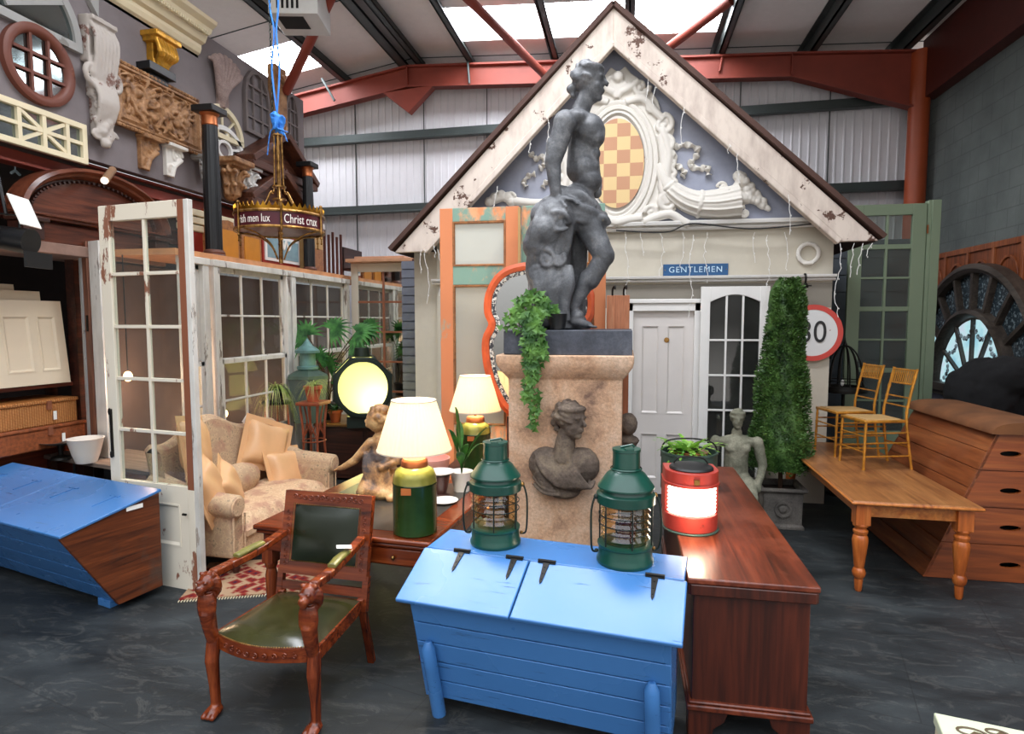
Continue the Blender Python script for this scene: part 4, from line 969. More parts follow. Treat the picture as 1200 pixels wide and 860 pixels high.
# ---------------------------------------------------------------- pedestal
PY = 4.72; PXc = -.47
def head_parts(b, c, s, face=(1, 0, 0), up=(0, 0, 1), hair=True, bun=True, seed=1):
    """classical head; face direction given; s = head height"""
    f = Vector(face).normalized(); u = Vector(up); u = (u-f*u.dot(f)).normalized(); r = u.cross(f)
    Mx = Matrix((f, r, u)).transposed().to_4x4(); c = Vector(c)
    def P(x, y, z): return c+f*x*s+r*y*s+u*z*s
    b.ball(P(-.03, 0, .12), (.40*s*.98, .33*s, .37*s), 20, M=Mx)
    b.ball(P(.12, 0, -.12), (.24*s, .24*s, .36*s), 18, M=Mx)
    b.ball(P(.26, 0, -.36), (.09*s, .11*s, .085*s), 12, M=Mx)            # chin
    b.tube([P(.345, 0, .17), P(.385, 0, .02), P(.455, 0, -.07)], [.035*s, .045*s, .055*s], 8); b.ball(P(.44, 0, -.085), (.05*s, .06*s, .04*s), 8, M=Mx)
    b.ball(P(.36, 0, -.185), (.045*s, .09*s, .025*s), 8, M=Mx); b.ball(P(.355, 0, -.235), (.045*s, .08*s, .028*s), 8, M=Mx)
    for q in (-1, 1):
        b.ball(P(.30, q*.12, .1), (.07*s, .1*s, .035*s), 8, M=Mx); b.ball(P(.29, q*.13, .02), (.045*s, .06*s, .035*s), 8, M=Mx)
        b.ball(P(.2, q*.15, -.13), (.12*s, .09*s, .12*s), 8, M=Mx); b.ball(P(-.02, q*.30, 0), (.07*s, .04*s, .11*s), 8, M=Mx)
    if hair:
        rn = random.Random(seed)
        for i in range(30):
            a = rn.uniform(-1.9, 1.9)+PI; e = rn.uniform(-.2, 1.35)
            d = Vector((math.cos(a)*math.cos(e), math.sin(a)*math.cos(e), math.sin(e))); 
            pts = []
            for k in range(6):
                t = k/5; aa = a+.55*t; ee = e-.25*t
                q = Vector((math.cos(aa)*math.cos(ee)*.40-.03, math.sin(aa)*math.cos(ee)*.34, .12+math.sin(ee)*.375)); pts.append(P(q.x, q.y, q.z))
            b.tube(pts, [.03*s, .05*s, .055*s, .05*s, .04*s, .02*s], 7)
        for i in range(11):   # front fringe of curls
            a = -1.5+3*i/10; b.ball(P(.0+.3*math.cos(a), .31*math.sin(a), .30), .075*s, 8)
        if bun: b.ball(P(-.42, 0, -.12), (.13*s, .12*s, .12*s), 10, M=Mx); b.ball(P(-.36, 0, -.28), (.08*s, .1*s, .08*s), 8, M=Mx)
def pedestal():
    r = thing('stone_pedestal', 'large pale sandstone pedestal with carved bust, carrying the lead statue', 'pedestal', (PXc, PY, 0))
    hw = .44
    b = MB().box(-hw, hw, 0, .84, .26, 1.58); b.build('shaft', M['sand'], r, bevel=.012, jit=.004)
    pr = [(hw, 0)]
    b = MB(); prof = [(-.0, 1.56), (-.0, 1.60), (.02, 1.62), (.075, 1.70), (.085, 1.74), (.085, 1.79)]
    vs = []; 
    for o, z in prof: vs += [(-hw-o, -o, z), (hw+o, -o, z), (hw+o, .84+o, z), (-hw-o, .84+o, z)]
    n = len(prof); fs = [(4*i+k, 4*i+(k+1) % 4, 4*i+4+(k+1) % 4, 4*i+4+k) for i in range(n-1) for k in range(4)]+[(3, 2, 1, 0), tuple(4*n-4+k for k in range(4))]
    b.add(vs, fs); b.build('moulded_cap', M['sand'], r, bevel=.01, jit=.006)
    b = MB().box(-hw-.05, hw+.06, -.05, .89, 0, .12).box(-hw-.03, hw+.03, -.03, .87, .12, .26, t=(.96, .96)); b.build('base', M['sand'], r, bevel=.015, jit=.01)
    # bust in relief
    b = MB(); z = .93
    b.ball((0, 0, z-.04), (.225, .13, .15), 20); b.ball((-.12, -.02, z-.0), (.13, .10, .13), 14); b.ball((.13, -.02, z-.0), (.12, .10, .14), 14)
    b.cap((.0, -.04, z+.05), .085, (.02, -.06, z+.24), .06, 14)
    b.ball((0, -.02, z-.2), (.12, .08, .06), 12)
    head_parts(b, (.045, -.075, z+.345), .29, (.82, -.5, -.05), seed=5)
    for i in range(9):
        t = i/8; b.tube(bez([(-.2+.03*i, -.08, z+.1-.01*i), (-.13+.03*i, -.13, z-.04), (-.02+.026*i, -.13, z-.14), (.12+.012*i, -.09, z-.17+.01*i)], 6), .013, 6)
    for i in range(5): b.tube(bez([(-.21, -.05, z+.06-.05*i), (-.17+.01*i, -.1, z-.04-.04*i), (-.1+.02*i, -.1, z-.13-.02*i)], 5), .014, 6)
    o = b.organic('relief_bust', M['bust'], r, .0075, 2, .004, 12); o.scale = (1.12, 1, 1.04); o.location = (0, 0, -.03)
    p = thing('slate_plinth', 'dark slate plinth slab between the pedestal and the statue', 'plinth', (PXc, PY, 1.79))
    MB().box(-.46, .51, -.04, .80, 0, .19).build('slab', M['slate'], p, bevel=.006, jit=.003)
    MB().box(-.47, -.21, -.055, .0, -.0, .185).build('cracked_corner', M['slate'], p, bevel=.008, jit=.004)
    return p
pedestal()
# ---------------------------------------------------------------- the statue
def statue():
    Z0 = 1.98; sc_y = PY+.36
    r = thing('lead_statue', 'large dark grey lead statue of a draped youth standing on the stone pedestal', 'statue', (0, 0, 0))
    def q(px, py, dy=0.0): p = at(px, py, Y=sc_y+dy); return p
    b = MB()
    K = 1/141.0
    # torso (profile turned to the right)
    b.cap(q(684, 150, 0), .115, q(680, 195, 0), .115, 16)
    b.ball(q(690, 152), (.135, .17, .15), 18); b.ball(q(676, 140, 0), (.13, .21, .09), 18); b.ball(q(698, 158, -.06), (.075, .08, .075), 12)
    b.ball(q(685, 195, 0), (.125, .15, .13), 16); b.ball(q(690, 208, 0), (.11, .14, .1), 14)
    b.ball(q(676, 232, 0), (.15, .165, .14), 16)
    for dy in (-.05, .05):
        for py in (176, 190, 203): b.ball(q(699-(py-176)*.12, py, dy), (.035, .05, .045), 10)
    # neck + head
    b.cap(q(680, 128, 0), .075, q(688, 108, 0), .066, 14)
    head_parts(b, q(690, 93, 0), .335, (1, -.12, -.05), seed=3)
    for i in range(7): b.ball(q(672+i*5.5-2, 84-6*math.sin(PI*i/6), -.04), .022, 8)
    # near arm
    sh = q(662, 140, -.17); el = q(648, 186, -.20); wr = q(651, 222, -.22)
    b.ball(sh, (.095, .09, .1), 14); b.cap(sh, .088, el, .068, 14); b.cap(el, .066, wr, .042, 14)
    b.ball(q(650, 172, -.19), (.075, .07, .12), 12)
    hd = q(660, 229, -.24); b.ball(hd, (.065, .035, .03), 12)
    for k in range(4):
        p0 = q(664, 229, -.27+.022*k); p1 = q(672, 230+k*.6, -.275+.022*k); p2 = q(677, 235, -.275+.022*k)
        b.cap(p0, .013, p1, .0125, 8); b.cap(p1, .0125, p2, .011, 8)
    b.cap(q(657, 231, -.27), .014, q(664, 238, -.30), .012, 8)
    # far arm across behind
    sh2 = q(688, 140, .17); el2 = q(694, 185, .22); b.cap(sh2, .08, el2, .062, 12); b.cap(el2, .06, q(700, 215, .14), .042, 12); b.ball(q(700, 222, .12), (.04, .05, .05), 10)
    # legs: near leg bent with knee to the right; far leg straight behind
    b.ball(q(684, 246, 0), (.15, .16, .14), 16); hip = q(685, 250, -.08); kn = q(708, 296, -.14); an = q(672, 356, -.13)
    b.cap(hip, .125, kn, .082, 16); b.ball(kn, (.085, .085, .09), 14); b.cap(kn, .078, q(692, 325, -.13), .074, 14); b.cap(q(690, 322, -.12), .076, an, .042, 14)
    b.ball(q(676, 366, -.14), (.06, .055, .05), 12); b.cap(q(672, 371, -.14), .042, q(690, 377, -.17), .03, 12)
    for k in range(5): b.cap(q(690, 377.5, -.215+.026*k), .015, q(699-k*1.2, 379.5, -.225+.026*k), .012, 8)
    hip2 = q(672, 250, .1); kn2 = q(678, 305, .12); an2 = q(660, 360, .10)
    b.cap(hip2, .12, kn2, .075, 14); b.cap(kn2, .073, an2, .04, 14); b.cap(q(662, 371, .1), .04, q(684, 377, .06), .028, 10)
    for k in range(5): b.cap(q(684, 378, .03+.024*k), .013, q(692, 379.5, .03+.024*k), .011, 8)
    # drapery about the hips and hanging behind
    for i in range(7):
        t = i/6; b.tube(bez([q(654+3*t, 220+4*i, -.15), q(668, 229+3.6*i, -.20), q(688, 240+2.8*i, -.19), q(704, 247+2.2*i, -.10), q(708, 247+2.0*i, .03), q(696, 244+2*i, .13)], 4), .024+.008*math.sin(2.2*i), 8)
    for i in range(7):
        x = 655+i*3.6; b.tube(bez([q(x, 214+i, -.12), q(x+5, 222, -.17), q(x+12, 228, -.17), q(x+22, 232+i, -.14)], 5), .022, 7)
    b.tube(bez([q(696, 250, -.12), q(708, 252, -.13), q(712, 258, -.08)], 5), .035, 8)
    for (x, y, rr, a0, fl) in ((634, 262, .07, 0, 1), (640, 300, .08, 2, -1), (628, 318, .06, 1, 1), (648, 322, .07, 3, 1), (634, 344, .07, 4, -1), (650, 352, .06, 0, 1), (640, 366, .06, 2, 1), (626, 356, .05, 5, -1), (654, 300, .06, 1, -1)):
        p = q(x, y, -.265 if y < 310 else -.24); b.spiral(p.x, p.z, rr, 1.4, a0, .022, y=p.y, flip=fl)
    for i in range(6): b.ball(q(626+i*6, 372+2*math.sin(i*2), -.25), (.05, .06, .06), 10)
    for i in range(9):
        x = 652+i*3.4; b.tube(bez([q(x+10, 250, .04), q(x+6, 290, .07), q(x+4, 330, .09), q(x-4+i, 366, .09)], 6), [.028]*19, 7)
    # stump wrapped in an animal skin with a great head hanging over it
    b.lathe([(.0001, 0), (.30, 0), (.28, .08), (.2, .2), (.18, .5), (.19, .8), (.15, 1.0), (.0001, 1.03)], 20, Matrix.Translation(q(646, 381.5, .04)), sx=1.0, sy=.85, wob=lambda a, i: 1+.08*math.sin(a*3+i)+.05*math.sin(a*7+i*2))
    Mr = Matrix.Rotation(-.75, 4, 'Y')
    b.ball(q(652, 252, -.12), (.2, .19, .19), 20, M=Mr); b.ball(q(640, 268, -.18), (.19, .16, .14), 18, M=Mr); b.ball(q(628, 284, -.2), (.11, .12, .12), 14)
    b.ball(q(656, 250, -.27), (.085, .06, .04), 12, M=Mr); b.ball(q(657, 259, -.29), (.04, .035, .03), 10)
    b.tube(bez([q(646, 247, -.28), q(654, 244, -.32), q(664, 249, -.3), q(668, 258, -.26)], 5), .022, 8)
    b.tube(bez([q(648, 264, -.29), q(657, 266, -.32), q(666, 263, -.29)], 5), .018, 8)
    for i in range(13):
        t = i/12; b.tube(bez([q(636+34*t, 236+16*t, -.22), q(626+40*t, 262+20*t, -.30+.1*t), q(622+34*t, 290+18*t, -.27+.1*t), q(620+26*t, 316+12*t, -.2+.08*t), q(628+22*t, 336+12*t*math.cos(i), -.2)], 6), [.03+.008*math.sin(i*2.1)]*25, 7)
    for i in range(9):
        b.tube(bez([q(624+i*5.2, 308, -.2), q(629+i*4.6+3*math.sin(i), 328, -.25), q(626+i*5+3*math.cos(i*2), 350, -.24), q(628+i*4.4, 372, -.22)], 5), .034+.008*math.sin(i*1.9), 8)
    for i in range(3): b.ball(q(622+7*i, 371, -.24+.03*i), (.055, .09, .055), 10)
    b.ball(q(634, 250, -.16), (.09, .1, .12), 12)
    o = b.organic('figure', M['lead'], r, .0105, 3, .0025, 14)
    zmin = min(v.co.z for v in o.data.vertices); o.location.z = Z0-zmin
    b = MB().box(-.0, .0, 0, 0, 0, 0) if 0 else None
    return r
statue()
# ---------------------------------------------------------------- ivy
def ivy():
    r = thing('ivy_plant', 'trailing green ivy in a black pot hanging down the pedestal front', 'plant', at(628, 381, Y=PY+.06))
    o = r.location
    place(r, (o.x, PY+.1, 1.985)); 
    MB().lathe([(.0001, 0), (.06, 0), (.075, .11), (.08, .12), (.07, .12), (.0001, .1)], 20, Matrix.Translation((.17, -.05, 0))).build('black_pot', M['black'], r)
    rn = random.Random(9); b = MB(); stem = MB()
    trails = []
    for k in range(13):
        L = [.78, .6, .7, .3, .22, .2, .15, .45, .12, .2, .1, .1, .3][k]; x0 = rn.uniform(-.05, .09); 
        pts = [Vector((.15, -.07, .12)), Vector((x0*.6+.03, -.11, .15)), Vector((x0, -.19, .03))]
        x = x0; z = .0
        n = int(L/.05)
        for i in range(n):
            z -= .05; x += rn.uniform(-.018, .018)-(x+.0)*.05*(.0 if i < 3 else 1); pts.append(Vector((x, -.185-rn.uniform(0, .02), z)))
        trails.append(pts)
    for k in range(12):
        a = rn.uniform(2.4, 4.2); pts = [Vector((.15, -.06, .12)), Vector((.1+.08*math.cos(a), -.1, .2+rn.uniform(0, .1))), Vector((.02+.22*math.cos(a)*rn.random(), -.14, .12+rn.uniform(-.05, .14))), Vector((-.02+.28*math.cos(a)*rn.random(), -.17, .05+rn.uniform(-.05, .1)))]
        trails.append(pts)
    for pts in trails:
        q = bez(pts, 3); stem.tube(q, .003, 5)
        for p in q:
            for _ in range(2):
                d = Vector((rn.uniform(-1, 1), rn.uniform(-1, .1), rn.uniform(-.8, .6))).normalized(); s = rn.uniform(.02, .036); c = p+d*.03
                nrm = Vector((rn.uniform(-.5, .5), -1, rn.uniform(-.2, .8))).normalized(); t = nrm.cross(d).normalized(); d2 = t.cross(nrm)
                b.add([c-d2*s*.5, c-t*s*.9-d2*s*.2, c-t*s*.4+d2*s*.3, c+d2*s*1.2, c+t*s*.4+d2*s*.3, c+t*s*.9-d2*s*.2], [(0, 5, 4, 3, 2, 1)])
    b.build('foliage', M['ivy'], r, smooth=0); stem.build('stems', M['bark'], r)
ivy()
# ---------------------------------------------------------------- peeling double door, mirror
def peel_door():
    Yd = 5.86
    for i, (xa, xb, lab) in enumerate(((515, 608, 'tall peeling teal and orange door leaf with pale panels, left of the pair behind the statue'), (611, 709, 'tall peeling teal and orange door leaf mostly hidden behind the statue'))):
        x0 = at(xa, 240, Y=Yd).x; x1 = at(xb, 240, Y=Yd).x; zt = at(560, 243, Y=Yd).z; w = x1-x0
        r = thing('salvaged_door', lab, 'door', ((x0+x1)/2, Yd, 0), 0, 'peeling double door leaves')
        b = MB(); sw = .13
        pn = [(-w/2+sw, w/2-sw, zt-.56, zt-.13), (-w/2+sw, w/2-sw, 1.02, zt-.74), (-w/2+sw, w/2-sw, .2, .85)]
        b = panelled(None, None, w, zt, .045, None, pn); b.build('door_frame', M['teal_orange'], r, smooth=30) if 0 else None
        fr = MB(); 
        for a, c, z0, z1 in ((-w/2, -w/2+sw, 0, zt), (w/2-sw, w/2, 0, zt)): fr.box(a, c, 0, .045, z0, z1)
        fr.build('stile', M['teal_orange'] if i == 0 else M['teal_peel'], r, bevel=.004)
        fr = MB()
        for z0, z1 in ((zt-.13, zt), (zt-.74, zt-.56), (.85, 1.02), (0, .2)): fr.box(-w/2+sw, w/2-sw, 0, .045, z0, z1)
        fr.build('rail', M['teal_peel'], r, bevel=.004)
        for a, c, z0, z1 in pn:
            MB().box(a, c, .016, .03, z0, z1).build('panel', M['putty'] if z0 < 2.2 else M['palepanel'], r)
            MB().sweep(rect(a, c, z0, z1), [(0, .016), (0, -.006), (-.014, -.006), (-.02, .004), (-.022, .016)]).build('panel_moulding', M['pinetop'], r)
    x0 = at(608, 240, Y=Yd).x; MB_ = MB().box(-.012, .012, -.02, .02, .0, 3.12).build('cover_strip', M['tan'], None); place(MB_, (x0+.012, Yd-.03, 0)); tag(MB_, 'pale wooden strip between the two peeling door leaves', 'moulding')
peel_door()
def mirror():
    Ym = 5.66; c = at(630, 400, Y=Ym)
    r = thing('mirror', 'large curved mirror in a bright orange frame behind the pedestal', 'mirror', (c.x, Ym, 0), 0, rx=-2)
    def P(px, py): p = at(px, py, Y=Ym); return (p.x-c.x, p.z)
    left = [P(x, y) for x, y in ((612, 492), (592, 478), (577, 452), (569, 424), (568, 398), (575, 380), (570, 366), (571, 345), (580, 327), (594, 316), (612, 311))]
    left = [(v.x, v.y) for v in bez([(a, b, 0) for a, b in left], 4)]
    out = left+[(-x, z) for x, z in left[::-1]]
    # clockwise -> make counter clockwise
    ar = sum(out[i][0]*out[(i+1) % len(out)][1]-out[(i+1) % len(out)][0]*out[i][1] for i in range(len(out)))
    if ar < 0: out = out[::-1]
    MB().sweep(out, [(.035, .02), (.035, -.02), (.0, -.035), (-.035, -.02), (-.04, .02)]).build('frame', M['orangeframe'], r, smooth=25, jit=.004)
    MB().sweep(out, [(-.04, .012), (-.04, -.014), (-.075, -.006), (-.075, .012)]).build('inner_border', chipped('speckled_mosaic_border', '3a3a40', 'd8d4cc', .5, 40, (1, 1, 1), .3), r, smooth=25)
    cx = sum(x for x, z in out)/len(out); cz = sum(z for x, z in out)/len(out)
    n = len(out); MB().add([(x, .004, z) for x, z in out]+[(cx, .004, cz)], [(i, (i+1) % n, n) for i in range(n)]).build('mirror_glass', M['mirror'], r, smooth=0)
    zmin = min(z for x, z in out)
    MB().box(-.3, -.26, .0, .04, 0, zmin+.02).box(.26, .3, .0, .04, 0, zmin+.02).build('support', M['darkw'], r)
mirror()
def boards():
    # reclaimed boards standing to the right of the pedestal
    for (xa, xb, yt, yb, Y, m, lab) in ((697, 710, 318, 1, 5.70, 'teal_orange', 'narrow peeling teal and orange board right of the statue'), (711, 738, 346, 1, 5.62, 'pine', 'bare wooden board with two metal hooks right of the statue')):
        p0 = at(xa, yt, Y=Y); p1 = at(xb, yt, Y=Y)
        r = thing('wooden_board', lab, 'board', ((p0.x+p1.x)/2, Y, 0)); w = p1.x-p0.x
        MB().box(-w/2, w/2, 0, .03, 0, p0.z).build('plank', wood('board_'+m, 'a05a34', 'c8805a', 'd89a70', 'z', .6) if m == 'pine' else M[m], r, bevel=.003)
        if m == 'pine':
            for q in (-.05, .05): MB().tube(bez([(q, .01, p0.z-.02), (q, .0, p0.z+.05), (q+.02, -.02, p0.z+.08), (q+.02, -.03, p0.z+.05)], 5), .009, 8).build('hook', M['iron'], r)
    p = at(731, 530, Y=5.45)
    r = thing('stone_fragment', 'dark carved stone post with a head beside the pedestal', 'carving', (.0, 5.3, 0))
    o = at(733, 500, Y=5.3); r.location = (o.x+.02, 5.3, 0)
    b = MB().cap((0, 0, .1), .1, (0, 0, 1.0), .075, 12); b.ball((0, -.02, 1.17), (.085, .09, .1), 14); b.ball((0, -.08, 1.15), (.04, .03, .05), 10); b.ball((0, 0, 1.03), (.1, .09, .05), 12); b.box(-.13, .13, -.12, .12, 0, .12)
    b.organic('figure', M['bust'], r, .01, 2, .006, 10)
boards()
# ---------------------------------------------------------------- glazed door by the facade
def white_glass_door():
    Y = 7.16; x0 = at(822, 335, Y=Y).x; x1 = at(903, 335, Y=Y).x; w = x1-x0; h = 2.43
    r = thing('glazed_door', 'white arched top glazed door with fifteen panes beside the soft white door', 'door', ((x0+x1)/2, Y, 0), 0)
    b = MB(); sw = .10
    b.box(-w/2, -w/2+sw, 0, .045, 0, h).box(w/2-sw, w/2, 0, .045, 0, h).box(-w/2+sw, w/2-sw, 0, .045, 0, .22)
    iw = w/2-sw
    poly = [(-iw, h), (-iw, h-.17)]+[(-iw+2*iw*i/12, h-.17+.08*math.sin(PI*i/12)) for i in range(1, 12)]+[(iw, h-.17), (iw, h)]
    b.prism(poly, 0, .045); b.build('door_frame', M['trimw'], r, bevel=.004)
    b = MB(); z0, z1 = .22, h-.09
    for i in (1, 2): b.box(-iw+2*iw*i/3-.011, -iw+2*iw*i/3+.011, .005, .04, z0, z1)
    for j in range(1, 5): b.box(-iw, iw, .006, .039, z0+(h-.24-z0)*j/5+.04-.011, z0+(h-.24-z0)*j/5+.04+.011)
    b.build('glazing_bars', M['trimw'], r, bevel=.003)
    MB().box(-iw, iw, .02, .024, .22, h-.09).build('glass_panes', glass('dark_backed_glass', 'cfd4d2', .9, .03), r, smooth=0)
    MB().box(-iw-.02, iw+.02, .10, .12, .1, h-.1).build('dark_backing', plain('dark_sheet', '14100f', .8), r)  # near-black sheet set behind the panes
white_glass_door()
# ---------------------------------------------------------------- facade ornaments
OY = FY-.03
def orn(px, py): p = at(px, py, Y=OY); return p.x, p.z
def cartouche():
    cx, cz = orn(723, 193); 
    r = thing('oval_cartouche', 'white plaster scrolled oval window with amber checked panes in the gable', 'ornament', (cx, OY, cz))
    k = 1/98.6
    MB().add([(x, -.06, z) for x, z in ring(0, 0, 30*k, 49*k, 48)], [tuple(range(48))]).build('checked_panes', M['tiles'], r, smooth=0)
    b = MB()
    for i in range(-2, 3): 
        pass
    x = -.25
    lead = MB()
    for i in range(-2, 3):
        xx = i*.125; q = 1-(xx/(29*k))**2
        if q > 0: zz = 48*k*math.sqrt(q); lead.box(xx-.004, xx+.004, -.036, -.028, -zz, zz)
    for i in range(-3, 4):
        zz_ = i*.125; q = 1-(zz_/(48*k))**2
        if q > 0: xx = 29*k*math.sqrt(q); lead.box(-xx, xx, -.036, -.028, zz_-.004, zz_+.004)
    lead.build('lead_lines', M['darkmetal'], r)
    path = ring(0, 0, 46*k, 70*k, 72)
    MB().sweep(path, [(.0, .02), (.0, -.03), (-.015, -.06), (-.04, -.065), (-.06, -.05), (-.075, -.07), (-.11, -.07), (-.125, -.05), (-.15, -.06), (-.175, -.03), (-.18, .0), (-.17, .02)]).build('oval_frame', M['plaster'], r, smooth=50)
    # scrolled surround
    b = MB()
    MB_ = b
    def sp(px, py, r0, t, a0, rad, fl=1): x, z = orn(px, py); b.spiral(x-cx, z-cz, r0*k, t, a0, rad*k, y=-.05, flip=fl)
    def tb(pts, rad): b.tube(bez([(orn(x, y)[0]-cx, -.045, orn(x, y)[1]-cz) for x, y in pts], 6), [q*k for q in rad] if isinstance(rad, list) else rad*k, 10)
    # flat backing of the surround
    for s in (-1, 1):
        out = [(0, 100), (8, 106), (14, 98), (22, 92), (26, 84), (36, 78), (44, 66), (48, 52), (58, 48), (62, 34), (58, 20), (66, 6), (62, -18), (58, -34), (66, -52), (52, -62), (40, -58), (34, -72), (0, -72)]
        v = [(s*x*k, z*k) for x, z in out]
        b.prism(v, -.03, .01)
        c = 723
        sp(c+s*28, 103, 10, 1.3, 0 if s > 0 else PI, 3.4, -s); sp(c+s*54, 148, 11, 1.5, PI/2, 3.6, -s); sp(c+s*42, 128, 7, 1.1, PI/2, 3.0, s)
        sp(c+s*57, 168, 9, 1.3, -PI/2, 3.6, s); sp(c+s*60, 238, 11, 1.3, PI/2, 3.8, s); sp(c+s*40, 250, 8, 1.2, PI, 3.4, -s)
        tb([(c+s*4, 110), (c+s*16, 104), (c+s*26, 96)], 4); tb([(c+s*10, 122), (c+s*30, 118), (c+s*44, 132), (c+s*54, 142)], 4.5)
        tb([(c+s*52, 152), (c+s*60, 180), (c+s*58, 210), (c+s*66, 232)], [4, 5, 5, 5, 5, 5, 5, 5, 5, 5, 5, 5, 5, 5, 5, 5, 5, 5, 4]); tb([(c+s*50, 160), (c+s*54, 190), (c+s*52, 220), (c+s*58, 240)], 4)
        tb([(c+s*30, 262), (c+s*44, 256), (c+s*62, 252), (c+s*76, 260), (c+s*84, 264)], 5); tb([(c, 262), (c+s*16, 258), (c+s*30, 256)], 6)
        for i in range(5): tb([(c+s*(60+i*1.5), 176+i*11), (c+s*(66+i), 182+i*11), (c+s*(60+i), 188+i*11)], 2.6)
    sp(716, 100, 8, 1.2, 0, 3.4, 1); b.ball((0, -.06, 93*k), .07, 12); 
    for i in range(-3, 4): tb([(723, 116), (723+i*3.5, 104), (723+i*6, 94+abs(i)*2.5)], 3.2)
    b.organic('scrolled_surround', M['plaster'], r, .0095, 2)
cartouche()
def ribbon(name, pts, label, w=7, group=None):
    k = 1/98.6; P = [orn(x, y) for x, y in pts]; c = P[0]
    r_ = MB(); q = bez([(x-c[0], 0, z-c[1]) for x, z in P], 8); n = len(q)
    l = []
    for i, p in enumerate(q):
        t = (q[min(i+1, n-1)]-q[max(i-1, 0)]).normalized(); u = Vector((-t.z, 0, t.x)); ww = w*k*.5*(.75+.35*math.sin(i*.9)); y = -.045-.02*math.sin(i*1.1)
        l += [p+u*ww+Vector((0, .0, 0)), p+u*ww+Vector((0, y+.01, 0)), p+Vector((0, y-.012, 0)), p-u*ww+Vector((0, y+.01, 0)), p-u*ww]
    f = [(5*i+a, 5*i+5+a, 5*i+6+a, 5*i+1+a) for i in range(n-1) for a in range(4)]
    o = r_.add(l, f).build(name, M['plaster'], None, smooth=60); place(o, (c[0], OY+.008, c[1])); tag(o, label, 'ornament', group)
    return o
ribbon('plaster_ribbon', [(783, 168), (792, 172), (806, 170), (818, 176), (814, 186), (808, 194), (820, 198), (828, 196), (830, 206)], 'white plaster ribbon streaming right above the cornucopia')
ribbon('plaster_ribbon', [(778, 185), (786, 192), (796, 196), (802, 203), (799, 208)], 'short white plaster ribbon curl between cornucopia and long ribbon')
ribbon('plaster_ribbon', [(622, 180), (628, 186), (636, 184), (638, 194), (632, 198)], 'small white plaster curl high left of the statue')
ribbon('plaster_ribbon', [(628, 204), (620, 206), (614, 214), (617, 220)], 'small white plaster curl lower left of the statue', 6)
ribbon('plaster_ribbon', [(648, 212), (640, 214), (636, 220)], 'tiny white plaster curl close to the statue arm', 6)
def cornucopia(sg, label):
    k = 1/98.6; o0 = (723, 0)
    def X(px): return 723+sg*(px-723)
    c = orn(X(820), 235)
    r = thing('cornucopia', label, 'ornament', (c[0], OY+.01, c[1]))
    b = MB(); 
    def pt(px, py, y=-.03): x, z = orn(X(px), py); return (x-c[0], y, z-c[1])
    path = bez([pt(773, 192), pt(778, 210), pt(790, 226), pt(812, 238), pt(838, 240), pt(866, 236)], 8)
    rad = [(5+14*i/40)*k for i in range(len(path))]
    b.tube(path, rad, 14)
    for i in (12, 26): b.tube([path[i]-Vector((.001, 0, 0)), path[i+1]], [rad[i]*1.12, rad[i]*1.12], 14)
    for s in (-.8, -.4, 0, .4, .8):
        pp = []; 
        for i in range(14, len(path)):
            t = (path[i]-path[i-1]).normalized(); u = Vector((-t.z, 0, t.x)); pp.append(path[i]+u*rad[i]*math.sin(s*1.3)+Vector((0, -rad[i]*math.cos(s*1.3), 0)))
        b.tube(pp, .012, 6)
    q = pt(846, 220); b.spiral(q[0], q[2], .06, 1.3, PI, .02, y=-.05, flip=-1)
    q = pt(872, 250); b.spiral(q[0], q[2], .07, 1.3, PI/2, .022, y=-.05, flip=1)
    rn = random.Random(5)
    for i in range(44):
        t = rn.random(); x = 864+t*36; y = 216+t*28+rn.uniform(-14, 14)*(1.15-t); p = pt(x, y, -.04-.05*rn.random()*(1-t)); b.ball(p, rn.uniform(.03, .058)*(1.15-.5*t), 10)
    b.organic('horn_of_fruit', M['plaster'], r, .0085, 1)
cornucopia(1, 'white plaster horn of fruit on the right of the gable panel')
def left_acanthus():
    c = orn(600, 232)
    r = thing('plaster_shell', 'white plaster scroll ornament low at the left of the gable panel', 'ornament', (c[0], OY+.01, c[1]))
    b = MB()
    def pt(px, py, y=-.04): x, z = orn(px, py); return (x-c[0], y, z-c[1])
    b.tube(bez([pt(574, 238), pt(590, 232), pt(602, 236), pt(640, 238), pt(660, 225)], 6), .05, 10)
    for x, y in ((580, 232), (588, 229), (596, 231), (600, 237), (574, 237)): b.ball(pt(x, y), .06, 10)
    p = pt(599, 232); b.spiral(p[0], p[2], .06, 1.2, 0, .022, y=-.07)
    b.organic('scroll', M['plaster'], r, .009, 1)
left_acanthus()
